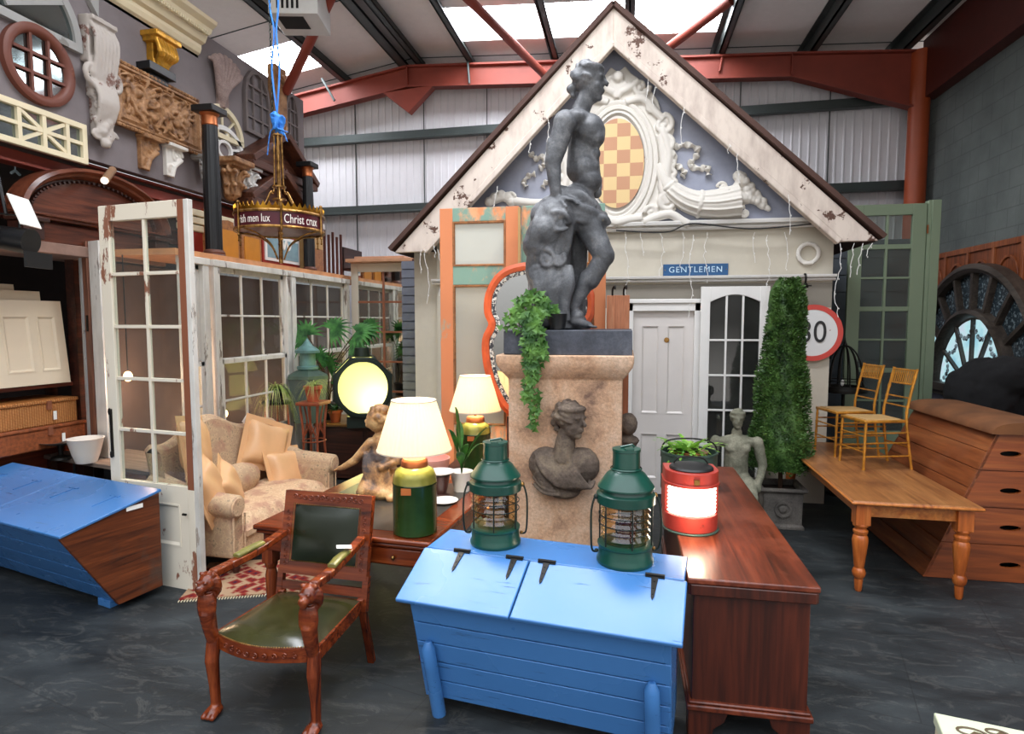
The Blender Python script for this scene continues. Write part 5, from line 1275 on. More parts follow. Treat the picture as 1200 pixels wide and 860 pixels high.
# signs
def gentlemen():
    c = at(815, 316, Y=FY-.02); w = 70/98.6/2; h = 13/98.6/2
    r = thing('enamel_sign', 'small blue sign lettered GENTLEMEN above the door', 'sign', (c.x, FY-.02, c.z))
    MB().box(-w, w, 0, .018, -h, h).build('sign_board', M['signblue'], r, bevel=.003)
    v, f = text_geo('GENTLEMEN', .092, .001, 1.0, 1.18); MB().add([(x, -.002+y, z) for x, y, z in v], f).build('lettering', plain('pale_blue_lettering', 'b9d3e2', .5), r, smooth=0)
    for q in (-w+.02, w-.02): MB().ball((q, 0, 0), .006, 6).build('screw', M['brass'], r)
gentlemen()
def sign30():
    c = at(952, 390, Y=FY-.03); R_ = .31
    r = thing('speed_sign', 'round white 30 sign with red rim behind the topiary', 'sign', (c.x, FY-.035, c.z))
    Mx = Matrix.Rotation(PI/2, 4, 'X')
    MB().lathe([(.0001, 0), (R_, 0), (R_, .008), (.0001, .008)], 64, Mx).build('white_face', chipped('sign_white', 'dcdcda', '8a5040', .70, 9, (1, 1, 1), .4), r)
    MB().sweep(ring(0, 0, R_, R_, 64), [(0, -.003), (0, -.012), (-.055, -.012), (-.055, -.003)]).build('red_rim', chipped('sign_red', 'c8463c', 'd8b0a8', .68, 10, (1, 1, 1), .4), r)
    v, f = text_geo('30', .34, .002, .86); MB().add([(x, -.014+y, z) for x, y, z in v], f).build('numerals', M['black'], r, smooth=0)
sign30()
def wreath():
    c = at(947, 297, Y=FY-.02); b = MB()
    b.tube([(x, 0, z) for x, z in ring(0, 0, .105, .105, 30)], .02, 8, closed=True)
    for i in range(30):
        a = 2*PI*i/30; b.ball((.105*math.cos(a), -.015, .105*math.sin(a)), (.026, .016, .02), 8, M=Matrix.Rotation(-a, 4, 'Y'))
    for i in range(6): b.ball((-.04+.016*i, -.02, -.11), .017, 8)
    o = b.organic('plaster_wreath', M['plaster'], None, .005, 1); place(o, (c.x, FY-.015, c.z)); tag(o, 'small white plaster laurel wreath on the facade right of the sign', 'ornament')
    c = at(943, 332, Y=FY-.1)
    r = thing('wall_hook', 'black iron bracket hook above the 30 sign', 'hook', (c.x, FY-.0, c.z))
    MB().tube(bez([(0, 0, .06), (0, -.1, .1), (0, -.14, .06), (0, -.13, .0)], 6), .011, 8).build('arm', M['iron'], r)
    MB().lathe([(.0001, -.06), (.03, -.05), (.035, -.03), (.015, 0), (.0001, .01)], 14, Matrix.Translation((0, -.13, 0))).box(-.06, .06, -.15, -.11, -.035, -.02).build('lamp_holder', M['iron'], r)
wreath()
def icicles():
    rn = random.Random(2)
    runs = []
    def drop(px, y0, y1, Y, i):
        p0 = at(px, y0, Y=Y); p1 = at(px, y1, Y=Y); n = max(4, int((p0.z-p1.z)/.05)); pts = []
        for k in range(n+1): pts.append(Vector((p0.x+rn.uniform(-.012, .012)+.02*math.sin(k*.5+i), Y+rn.uniform(-.004, .004), p0.z+(p1.z-p0.z)*k/n)))
        return pts
    strands = [(757, 80, 118, 7.0), (765, 95, 122, 7.0), (800, 125, 172, 6.95), (855, 168, 178, 6.95), (866, 180, 215, 6.95), (925, 228, 275, 6.95), (984, 285, 372, 6.93), (998, 285, 325, 6.93), (1008, 285, 322, 6.93), (1020, 285, 300, 6.93), (735, 272, 345, 7.12), (753, 272, 300, 7.24), (775, 272, 328, 7.24), (800, 272, 312, 7.24), (810, 275, 372, 7.12), (828, 272, 332, 7.24), (885, 272, 308, 7.24), (901, 275, 372, 7.12), (922, 272, 315, 7.24), (641, 138, 198, 6.95), (619, 165, 178, 6.95), (581, 218, 245, 6.95), (494, 292, 320, 6.93), (500, 292, 356, 6.93), (515, 292, 345, 6.93), (508, 285, 300, 6.93)]
    for i, (px, y0, y1, Y) in enumerate(strands):
        pts = drop(px, y0, y1, Y, i)
        b = MB().tube(pts, .0035, 5)
        for p in pts[1::3]: b.ball(p+Vector((.008, -.005, -.01)), (.005, .005, .010), 6)
        o = b.build('fairy_light_strand', M['trimw'], None); c = pts[0].copy()
        for v in o.data.vertices: v.co -= c
        o.location = c
        where = 'hanging from the right bargeboard' if Y < 7 and px > 723 else 'hanging from the left bargeboard' if Y < 7 else 'hanging down the facade wall under the gable'
        tag(o, 'thin white fairy light wire '+where, 'lights', 'fairy light wires '+where)
    b = MB().tube(bez([at(722, 270, Y=7.14), at(780, 272, Y=7.14), at(812, 262, Y=7.14), at(880, 268, Y=7.14), at(955, 262, Y=7.14)], 8), .008, 6)
    o = b.build('black_cable', M['black'], None); tag(o, 'thin dark cable lying along the white cornice under the gable', 'cable')
icicles()
def topiary():
    Y = 6.5; c = at(912, 600, Y=Y)
    r = thing('topiary_tree', 'tall clipped cone topiary tree with a dense green crown', 'tree', (c.x, Y, .36))
    rn = random.Random(12); b = MB()
    zt = at(915, 328, Y=Y).z-.36; zb = .22
    def rad(t, a): return (.315-.185*t**1.0)*(1+.06*math.sin(3*a+9*t)+.05*math.sin(17*t))*(1 if t < .96 else .75)
    # dark twiggy core keeps the crown dense
    prof = [(.0001, zb)]+[(rad(i/16, 0)*.8, zb+(zt-zb)*i/16) for i in range(17)]+[(.0001, zt)]
    MB().lathe(prof, 24, wob=lambda a, i: 1+.08*math.sin(4*a+i)).build('inner_foliage', M['topi'], r, jit=.03)
    for i in range(21000):
        t = rn.random(); a = rn.uniform(0, 2*PI); q = rad(t, a)*rn.uniform(.78, 1.06); z = zb+(zt-zb)*t+rn.uniform(-.03, .03)
        p = Vector((q*math.cos(a)+.06*(t-.5), q*math.sin(a), z)); d = Vector((math.cos(a)+rn.uniform(-.8, .8), math.sin(a)+rn.uniform(-.8, .8), rn.uniform(-.3, 1.1))).normalized()
        s = rn.uniform(.008, .018); w = d.cross(Vector((rn.uniform(-1, 1), rn.uniform(-1, 1), rn.uniform(-1, 1)))).normalized()*s*.55
        b.add([p-d*s, p+w, p+d*s*1.5, p-w], [(0, 1, 2, 3)])
    b.build('foliage', M['topi'], r, smooth=0)
    MB().tube(bez([(0, 0, -.1), (.01, 0, .1), (.0, .01, .5)], 5), .022, 8).build('trunk', M['bark'], r)
    p = thing('square_planter', 'grey square lead planter holding the topiary', 'planter', (c.x, Y, 0))
    w = .2
    b = MB(); pr = [(w-.03, 0), (w-.0, .0), (w, .03), (w-.02, .05), (w-.015, .36), (w+.02, .38), (w+.02, .41), (w-.02, .41), (w-.03, .36)]
    vs = []; n = len(pr)
    for o, z in pr: vs += [(-o, -o, z), (o, -o, z), (o, o, z), (-o, o, z)]
    b.add(vs, [(4*i+k, 4*i+(k+1) % 4, 4*i+4+(k+1) % 4, 4*i+4+k) for i in range(n-1) for k in range(4)]); b.box(-w+.03, w-.03, -w+.03, w-.03, 0, .02)
    b.build('box_body', M['planterm'], p, bevel=.006)
    MB().sweep(ring(0, .2, .07, .07, 24), [(.01, -w+.02), (.01, -w+.0), (-.01, -w+.0), (-.01, -w+.02)]).ball((0, -w+.015, .2), (.04, .015, .04), 12).build('rosette', M['planterm'], p)
    MB().box(-w+.028, w-.028, -w+.028, w-.028, .34, .35).build('soil', M['soil'], p, jit=.01)
topiary()
def stone_figure():
    Y = 6.1; c = at(862, 560, Y=Y); z1 = at(866, 478, Y=Y).z
    r = thing('stone_figure', 'weathered mossy stone seated figure beside the topiary', 'statue', (c.x, Y, 0), 0)
    b = MB(); H = z1
    b.box(-.17, .17, -.12, .16, 0, .14)
    b.cap((0, .02, .5), .11, (0, 0, .86), .115, 14); b.ball((0, 0, .9), (.19, .09, .07), 14)
    b.ball((-.06, -.07, .85), (.06, .04, .05), 10); b.ball((.06, -.07, .85), (.06, .04, .05), 10)
    b.ball((0, 0, .52), (.15, .13, .13), 14)
    b.cap((0, 0, .92), .05, (0, 0, 1.0), .048, 10); head_parts(b, (0, -.01, H-.105), .2, (0, -1, 0), bun=False, seed=8)
    for s in (-1, 1):
        b.cap((s*.19, 0, .9), .055, (s*.24, -.01, .68), .045, 10); b.cap((s*.24, -.01, .68), .043, (s*.19, -.08, .5), .033, 10); b.ball((s*.18, -.1, .47), .038, 10)
        b.cap((s*.08, -.02, .5), .095, (s*.1, -.2, .42), .07, 12); b.cap((s*.1, -.2, .42), .068, (s*.09, -.15, .12), .05, 12); b.ball((s*.09, -.17, .1), (.05, .1, .04), 10)
    for i in range(7): b.tube(bez([(-.15+.05*i, -.1, .5), (-.14+.047*i, -.24, .42), (-.13+.044*i, -.2, .25), (-.13+.043*i, -.17, .12)], 4), .025, 6)
    b.box(-.15, .15, -.05, .2, .1, .42)
    b.organic('figure', M['figstone'], r, .0095, 2, .004, 14)
stone_figure()
def pine_table():
    r = thing('pine_table', 'long pine farmhouse table with turned legs, two gold chairs on top', 'table', (1.665, 4.86, 0), 4)
    W, D = .86, 2.35
    r.rotation_euler = (0, 0, -R(1))
    MB().box(0, W, 0, D, .685, .72).build('tabletop', M['pinetop'], r, bevel=.01)
    MB().box(-.008, W+.008, -.008, D+.008, .69, .712).build('edge_moulding', M['pine'], r, bevel=.008)
    b = MB().box(.08, W-.08, .07, .095, .585, .685).box(.08, W-.08, D-.095, D-.07, .585, .685).box(.07, .095, .09, D-.09, .585, .685).box(W-.095, W-.07, .09, D-.09, .585, .685); b.build('apron', M['pine'], r, bevel=.003)
    pr = [(.02, 0), (.026, .02), (.03, .09), (.028, .1), (.042, .12), (.048, .15), (.04, .175), (.033, .185), (.036, .2), (.052, .35), (.056, .4), (.05, .43), (.042, .44), (.05, .455), (.052, .475), (.038, .485), (.04, .495), (.055, .51), (.055, .525)]
    for x in (.09, W-.09):
        for y in (.09, D-.09): MB().lathe(pr, 24, Matrix.Translation((x, y, 0))).box(x-.052, x+.052, y-.052, y+.052, .522, .686).build('leg', M['pineleg'], r, bevel=.003)
pine_table()
def gold_chair(loc, rz, label):
    r = thing('banquet_chair', label, 'chair', loc, rz, 'gold bamboo style chairs on the pine table')
    g = M['goldpaint']; w, d, sh, h = .19, .19, .43, .90
    def bam(a, b_, rr, name, taper=1):
        a, b_ = Vector(a), Vector(b_); n = max(3, int((b_-a).length/.018)); pts = []; rs = []
        for i in range(n+1):
            t = i/n; pts.append(a+(b_-a)*t); rs.append(rr*(1.28 if i % 5 == 0 else 1))
        return MB().tube(pts, rs, 8).build(name, g, r)
    for s in (-1, 1):
        bam((s*w, -d, 0), (s*w*.97, -d+.01, sh), .0115, 'leg')
        pts = bez([(s*w*.9, d+.07, 0), (s*w*.86, d+.01, sh), (s*w*.84, d+.03, sh+.2), (s*w*.84, d+.09, h)], 12)
        MB().tube(pts, [.0115*(1.25 if i % 4 == 0 else 1) for i in range(len(pts))], 8).build('leg', g, r)
    MB().prism([(-w, -d-.01), (w, -d-.01), (w*.9, d+.01), (-w*.9, d+.01)], sh, sh+.022, Matrix.Rotation(PI/2, 4, 'X') @ Matrix.Diagonal((1, 1, -1, 1))).build('seat_frame', g, r, bevel=.006) if 0 else None
    b = MB(); pl = [(-w-.005, -d-.01), (w+.005, -d-.01), (w*.9, d+.01), (-w*.9, d+.01)]
    b.add([(x, y, sh-.01) for x, y in pl]+[(x, y, sh+.015) for x, y in pl], [(3, 2, 1, 0), (4, 5, 6, 7), (0, 1, 5, 4), (1, 2, 6, 5), (2, 3, 7, 6), (3, 0, 4, 7)]); b.build('seat_frame', g, r, bevel=.008)
    pl = [(x*.85, y*.85) for x, y in pl]
    MB().add([(x, y, sh+.012) for x, y in pl]+[(x*.96, y*.96, sh+.022) for x, y in pl], [(3, 2, 1, 0), (4, 5, 6, 7), (0, 1, 5, 4), (1, 2, 6, 5), (2, 3, 7, 6), (3, 0, 4, 7)]).build('seat', M['tan'], r)
    for z in (.16, .3): bam((-w, -d, z), (w, -d, z), .007, 'front_stretcher')
    for z in (.12, .24, .33):
        for s in (-1, 1): bam((s*w, -d, z), (s*w*.88, d+.05-.04*z, z), .007, 'side_stretcher')
    bam((-w*.88, d+.04, .2), (w*.88, d+.04, .2), .007, 'rear_stretcher')
    def bk(z): return d+.02+.07*max(0, (z-sh-.15)/.33)
    for z in (.56, .64, .76): bam((-w*.84, bk(z), z), (w*.84, bk(z), z), .0065, 'back_rail')
    bam((-w*.84, bk(.885), .885), (w*.84, bk(.885), .885), .009, 'top_rail')
    for i in range(1, 12): bam((-w*.84+w*1.68*i/12, bk(.76), .76), (-w*.84+w*1.68*i/12, bk(.885), .885), .005, 'back_spindle')
    return r
gold_chair((2.24, 6.12, .72), -78, 'gold bamboo style chair on the pine table, nearer of the two')
gold_chair((2.17, 6.66, .72), -78, 'gold bamboo style chair on the pine table, farther one behind')
def vaulting_box():
    r = thing('vaulting_box', 'large old wooden gym vaulting box with oval hand holes and suede top', 'vaulting box', (3.12, 5.32, 0), 0)
    Hh = 1.16; L = 1.62; hb, ht = .76, .24
    def hw(z): return hb+(ht-hb)*z/Hh
    for i in range(4):
        z0, z1 = i*Hh/4+.004, (i+1)*Hh/4-.002
        b = MB()
        def quad(y0, y1, zc0, zc1, inset=0): return None
        # sides
        for s in (-1, 1):
            n = 2
            for j in range(n):
                a0 = z0+(z1-z0)*j/n+(.002 if j else 0); a1 = z0+(z1-z0)*(j+1)/n-(.002 if j == 0 else 0)
                vs = []
                for z in (a0, a1):
                    for dx in (0, .03):
                        for y in (0, L): vs.append((s*(hw(z)-dx), y+(.10*z/Hh if y == 0 else -.10*z/Hh), z))
                f = [(0, 1, 5, 4), (2, 6, 7, 3), (0, 4, 6, 2), (1, 3, 7, 5), (4, 5, 7, 6), (0, 2, 3, 1)]
                if s > 0: f = [q[::-1] for q in f]
                MB().add(vs, f).build('side_plank', M['vault'], r, bevel=.004)
        for ye, sgn in ((0, 1), (L, -1)):
            e = MB(); nx = 24
            hz = (z0+z1)/2-.01; ho = -.14; hx, hzr = .075, .022
            # end board with an oval grip hole
            def Pt(x, z, dy): yy = ye+sgn*.10*z/Hh; return (x, yy+sgn*dy, z)
            ov = [(ho+hx*math.cos(a), hz+hzr*math.sin(a)) for a in [2*PI*k/nx for k in range(nx)]]
            bd = []
            for k in range(nx):
                a = 2*PI*k/nx; cx_, cz_ = math.cos(a), math.sin(a); zz = (z0+z1)/2; hh = (z1-z0)/2
                s_ = 1/max(abs(cx_), abs(cz_)); z = zz+cz_*s_*hh; x = cx_*s_*(hw(z)-.0); bd.append((x, z))
            vs = [Pt(x, z, 0) for x, z in ov]+[Pt(x, z, 0) for x, z in bd]+[Pt(x, z, .03) for x, z in ov]+[Pt(x, z, .03) for x, z in bd]
            fs = []
            for k in range(nx):
                l = (k+1) % nx; fs += [(k, l, nx+l, nx+k), (2*nx+l, 2*nx+k, 3*nx+k, 3*nx+l), (l, k, 2*nx+k, 2*nx+l)]
            if sgn < 0: fs = [q[::-1] for q in fs]
            e.add(vs, fs); e.build('end_panel', M['vaultend'], r, smooth=0)
            MB().box(ho-.09, ho+.09, ye+sgn*.16-.004, ye+sgn*.16+.004, hz-.06, hz+.06).build('grip_shade_plate', M['dark'], r)  # black plate stands in for the shade inside the hollow box
    b = MB().box(-ht-.05, ht+.05, .07, L-.07, Hh, Hh+.03); b.build('top_board', M['vault'], r, bevel=.008)
    pf = [((-1+2*i/20)*(ht+.055), Hh+.03+.07*(1-abs(2*i/20-1)**3)**.6) for i in range(21)]; b = MB().prism([(-ht-.055, Hh+.005)]+pf+[(ht+.055, Hh+.005)], .05, L-.05); b.build('padded_top', M['suede'], r, smooth=60)
vaulting_box()
def black_beast():
    Y = 7.1; c = at(1176, 470, Y=Y)
    r = thing('black_sculpture', 'big rounded black shaggy form standing behind the vaulting box', 'sculpture', (c.x, Y+.35, 0))
    z1 = at(1160, 420, Y=Y).z
    b = MB(); b.ball((0, 0, z1-.42), (.32, .32, .42), 24); b.ball((.16, -.1, z1-.2), (.26, .3, .22), 18); b.ball((-.16, 0, z1-.40), (.22, .26, .3), 16)
    b.cap((0, 0, .1), .3, (0, 0, 1.0), .3, 16); b.ball((.3, -.1, z1-.5), (.14, .16, .16), 12); b.ball((.28, -.12, z1-.12), (.1, .1, .12), 10)
    b.box(-.35, .35, -.3, .3, 0, .1)
    b.organic('body', M['blackfur'], r, .03, 2, .02, 9)
black_beast()
# ---------------------------------------------------------------- right wall: gothic panelling and fan window
RX = 4.38
def wall_pt(px, py): p = at(px, py, X=RX-.05); return p.y, p.z
def gothic():
    r = thing('gothic_panelling', 'brown carved wooden panelling of pointed arches behind the fan window', 'panelling', (RX, 8.3, 0), -90)
    # local x -> world -Y ; front (-y) -> world -X
    x0, x1 = -1.85, 3.3; h = 3.0
    MB().box(x0, x1, -.03, 0, .0, h).build('backing', M['pine'] if 0 else wood('gothic_oak', '5c2a14', '8c4a28', 'a05a34', 'z', .5), r)
    n = 9; w = (x1-x0)/n
    ok = wood('gothic_oak_frame', '6a3018', '96522c', 'a8643a', 'z', .45)
    for i in range(n):
        a = x0+i*w
        b = MB().box(a-.025, a+.025, -.06, -.03, 0, h).box(a, a+w, -.055, -.03, h-.07, h)
        hw_ = w/2-.06; cx = a+w/2; zs = h-.52
        arch = [(cx-hw_, .9), (cx-hw_, zs)]+[(cx-hw_+hw_*(1-math.cos(t*PI/2.0)), zs+.34*math.sin(t*PI/2)) for t in [k/8 for k in range(1, 9)]]
        arch += [(2*cx-x, z) for x, z in arch[:-1][::-1]]
        b.sweep(arch, [(0, -.03), (0, -.05), (.03, -.05), (.03, -.03)], closed=False)
        b.build('arched_panel', ok, r, bevel=.003)
gothic()
def fan_window():
    yc = 8.62; zb = wall_pt(1150, 452)[1]; 
    zb = 1.22
    r = thing('fan_window', 'large arched stained glass fan window in dark wooden frame on the right wall', 'window', (RX-.12, yc, zb), -90)
    R1 = 1.42; R2 = .82
    dk_ = wood('fan_frame_wood', '2a2420', '4a4038', '5c5248', 'x', .5)
    def sec(o, i, y0, y1): return [(o, y1), (o, y0), (i, y0), (i, y1)]
    MB().sweep(arc(0, 0, R1, R1*1.04, 0, 180, 40), [(.06, .06), (.06, -.09), (.0, -.11), (-.05, -.07), (-.06, .06)], closed=False).build('outer_arch', dk_, r)
    MB().sweep(arc(0, 0, R2, R2*1.08, 0, 180, 32), [(.1, .04), (.09, -.1), (.04, -.12), (.0, -.07), (-.02, .04)], closed=False).build('inner_arch', dk_, r)
    b = MB()
    for i in range(1, 10):
        a = PI*i/10; b.bar((math.cos(a)*(R2+.05), -.02, math.sin(a)*(R2*1.08+.05)), (math.cos(a)*(R1-.02), -.02, math.sin(a)*R1*1.02), .05, .08)
    b.build('radial_bars', dk_, r)
    b = MB()
    for i in (1, 2, 3, 4, 5): a = PI*i/6; b.bar((math.cos(a)*.14, -.01, math.sin(a)*.14), (math.cos(a)*(R2-.02), -.01, math.sin(a)*R2*1.05), .03, .05)
    b.sweep(arc(0, 0, .15, .15, 0, 180, 14), [(.015, .02), (.015, -.03), (-.015, -.03), (-.015, .02)], closed=False)
    b.build('fan_bars', dk_, r)
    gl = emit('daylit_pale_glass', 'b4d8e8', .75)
    def fan(b, ra, rb, kz, a0, a1, y):
        n = 24; vs = []
        for k in range(n+1):
            a = a0+(a1-a0)*k/n; vs += [(ra*math.cos(a), y, ra*kz*math.sin(a)), (rb*math.cos(a), y, rb*kz*math.sin(a))]
        b.add(vs, [(2*k, 2*k+1, 2*k+3, 2*k+2) for k in range(n)])
    b = MB(); fan(b, .14, R2-.02, 1.06, 0, PI, .01); 
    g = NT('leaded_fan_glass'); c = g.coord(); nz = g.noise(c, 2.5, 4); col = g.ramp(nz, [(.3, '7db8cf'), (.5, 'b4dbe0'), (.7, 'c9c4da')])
    e = g.n('ShaderNodeEmission'); g.l(col, e.inputs[0]); e.inputs[1].default_value = .85; g.l(e.outputs[0], g.out.inputs[0])  # panes emit by themselves in place of daylight behind the glass
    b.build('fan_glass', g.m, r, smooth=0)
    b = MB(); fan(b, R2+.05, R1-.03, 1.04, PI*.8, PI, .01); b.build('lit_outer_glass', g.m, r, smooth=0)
    b = MB(); fan(b, R2+.05, R1-.03, 1.04, 0, PI*.8, .01); b.build('patterned_outer_glass', chipped('etched_dark_glass', '2f3b42', '8a9aa0', .52, 26, (1, 1, 1), .2, edge=.1), r, smooth=0)
    b = MB()   # swags of small jewels
    for i in range(6):
        a0 = PI*i/6; 
        for k in range(7):
            t = k/6; a = a0+PI/6*t; q = R2*.9-.14*math.sin(PI*t); b.ball((q*math.cos(a), -.004, q*1.05*math.sin(a)), (.034, .012, .034), 8)
    b.build('jewel_swags', chipped('swag_jewels', 'c4dce4', '1e2226', .5, 30, (1, 1, 1), .3, edge=.08), r)
    MB().box(-R1-.06, R1+.06, -.12, .06, -.1, .0).box(-R1-.04, R1+.04, -.09, .04, -.16, -.1).build('sill', dk_, r, bevel=.006)
    # pale fretwork below
    p = thing('fretwork_panel', 'pale blue white arcaded fretwork panel below the fan window', 'panel', (RX-.1, yc, 0), -90)
    pale = plain('pale_blue_white_paint', 'a9b2cc', .5, var=.06)
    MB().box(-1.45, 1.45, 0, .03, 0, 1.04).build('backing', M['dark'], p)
    b = MB().box(-1.46, 1.46, -.035, .0, .93, 1.05)
    for i in range(6):
        cx = -1.45+.2417+i*.4833; path = [(cx-.2, 0), (cx-.2, .62)]+[(cx-.2*math.cos(t), .62+.25*math.sin(t)) for t in [PI*k/12 for k in range(1, 12)]]+[(cx+.2, .62), (cx+.2, 0)]
        b.sweep(path, [(.0, 0), (.0, -.03), (-.03, -.03), (-.03, 0)], closed=False)
        b.sweep(ring(cx+.2417, .82, .055, .075, 16), [(0, 0), (0, -.028), (-.015, -.028), (-.015, 0)])
        # spandrel
        top = .94
        pts = [(cx-.2*math.cos(t), .62+.25*math.sin(t)) for t in [PI*k/12 for k in range(0, 13)]]
        for k in range(12):
            (xa, za), (xb, zb_) = pts[k], pts[k+1]; b.prism([(xa, za), (xb, zb_), (xb, top), (xa, top)], -.02, 0)
        b.box(cx-.2417, cx-.2, -.02, 0, 0, top).box(cx+.2, cx+.2417, -.02, 0, 0, top)
    b.build('arcade', pale, p, smooth=30)
fan_window()
def green_door():
    Y = 8.2; x0 = at(997, 240, Y=Y).x; x1 = at(1087, 240, Y=Y).x; h = at(1050, 239, Y=Y).z; w = x1-x0
    r = thing('glazed_door', 'tall sage green glazed door in frame against the grey boarding', 'door', ((x0+x1)/2, Y, 0), 0)
    b = MB(); sw = .15; m = M['sage']
    for a, c in ((-w/2, -w/2+sw), (w/2-sw, w/2)): MB().box(a, c, 0, .05, 0, h).build('stile', m, r, bevel=.004)
    MB().box(-w/2+sw, w/2-sw, 0, .05, h-.13, h).build('top_rail', m, r, bevel=.004); MB().box(-w/2+sw, w/2-sw, 0, .05, 0, .7).build('bottom_panel', m, r, bevel=.004)
    b.box(-.014, .014, .004, .045, .7, h-.13); n = 7
    for j in range(1, n): b.box(-w/2+sw, w/2-sw, .006, .044, .7+(h-.83)*j/n-(.012 if j % 2 else .028), .7+(h-.83)*j/n+(.012 if j % 2 else .028))
    b.build('glazing_bars', m, r, bevel=.003)
    MB().box(-w/2+sw, w/2-sw, .022, .026, .7, h-.13).build('glass_panes', M['green_glass'], r, smooth=0)
    p = thing('door_frame_post', 'sage green door frame post at the edge of the tall green door', 'door frame', (x1+.06, Y-.02, 0), 0)
    MB().box(-.055, .055, 0, .1, 0, h+.03).box(-.02, .075, -.02, .0, 0, h+.03).build('post', m, p, bevel=.004)
    MB().box(-.065, -.05, -.012, .0, h-.36, h-.26).build('hinge', M['copper'], p)
green_door()
def birdcage():
    Y = 7.75; c = at(989, 440, Y=Y)
    r = thing('birdcage', 'domed black wire birdcage on a stand behind the gold chairs', 'birdcage', (c.x, Y, 0))
    z0 = at(988, 456, Y=Y).z; z1 = at(988, 405, Y=Y).z; rr = .225; m = M['iron']
    for k in range(12):
        a = 2*PI*k/12; pts = [(rr*math.cos(a), rr*math.sin(a), z0)]+[(rr*math.cos(a)*math.cos(t*PI/2)*.9, rr*math.sin(a)*math.cos(t*PI/2)*.9, z0+.08+(z1-z0-.08)*math.sin(t*PI/2)) for t in [i/10 for i in range(11)]]
        MB().tube(pts, .009, 6).build('wire', m, r)
    MB().lathe([(rr-.02, z0-.03), (rr+.03, z0-.03), (rr+.03, z0+.0), (rr+.0, z0+.04), (rr-.02, z0+.04)], 36, close=True).lathe([(rr*.93-.006, z0+.1), (rr*.93+.006, z0+.1), (rr*.93+.006, z0+.11), (rr*.93-.006, z0+.11)], 36, close=True).build('rim', m, r)
    MB().ball((0, 0, z1+.01), .025, 10).lathe([(.0001, z1+.1), (.01, z1+.05), (.02, z1+.02), (.0001, z1)], 10).build('finial', m, r)
    MB().lathe([(.0001, 0), (.15, 0), (.15, .03), (.02, .05), (.018, z0-.06), (.16, z0-.03), (.0001, z0-.02)], 20).build('stand', m, r)
    MB().ball((-.03, -.05, z0+.08), (.02, .02, .04), 8).build('white_tag', M['paper'], r)
birdcage()
def corner_sheet():
    p0 = at(1097, 836, Z=.30)
    r = thing('decorated_tin', 'cream box with dark leaf decoration on the floor before the pine table', 'box', (p0.x, p0.y, 0), -12)
    MB().box(0, .5, -.32, 0, 0, .285).build('box_body', M['ivory'], r)
    MB().box(-.008, .508, -.328, .008, .25, .30).build('lid', plain('cream_lid', 'cfd3b4', .35, var=.05), r, bevel=.006)
    b = MB()
    for i, (x, y, rr) in enumerate(((.1, -.1, .07), (.2, -.06, .05), (.3, -.12, .06), (.4, -.08, .05))):
        b.tube([(x+rr*(1-t*.12)*math.cos(t), y+rr*.6*(1-t*.12)*math.sin(t), .301) for t in [k*.4 for k in range(14)]], .006, 6)
        b.add([(x-.02, y-.03, .3008), (x+.05, y-.04, .3008), (x+.08, y+.01, .3008), (x+.02, y+.02, .3008)], [(0, 1, 2, 3)])
    b.build('leaf_decoration', plain('brown_decoration', '5a4a34', .5), r)
corner_sheet()
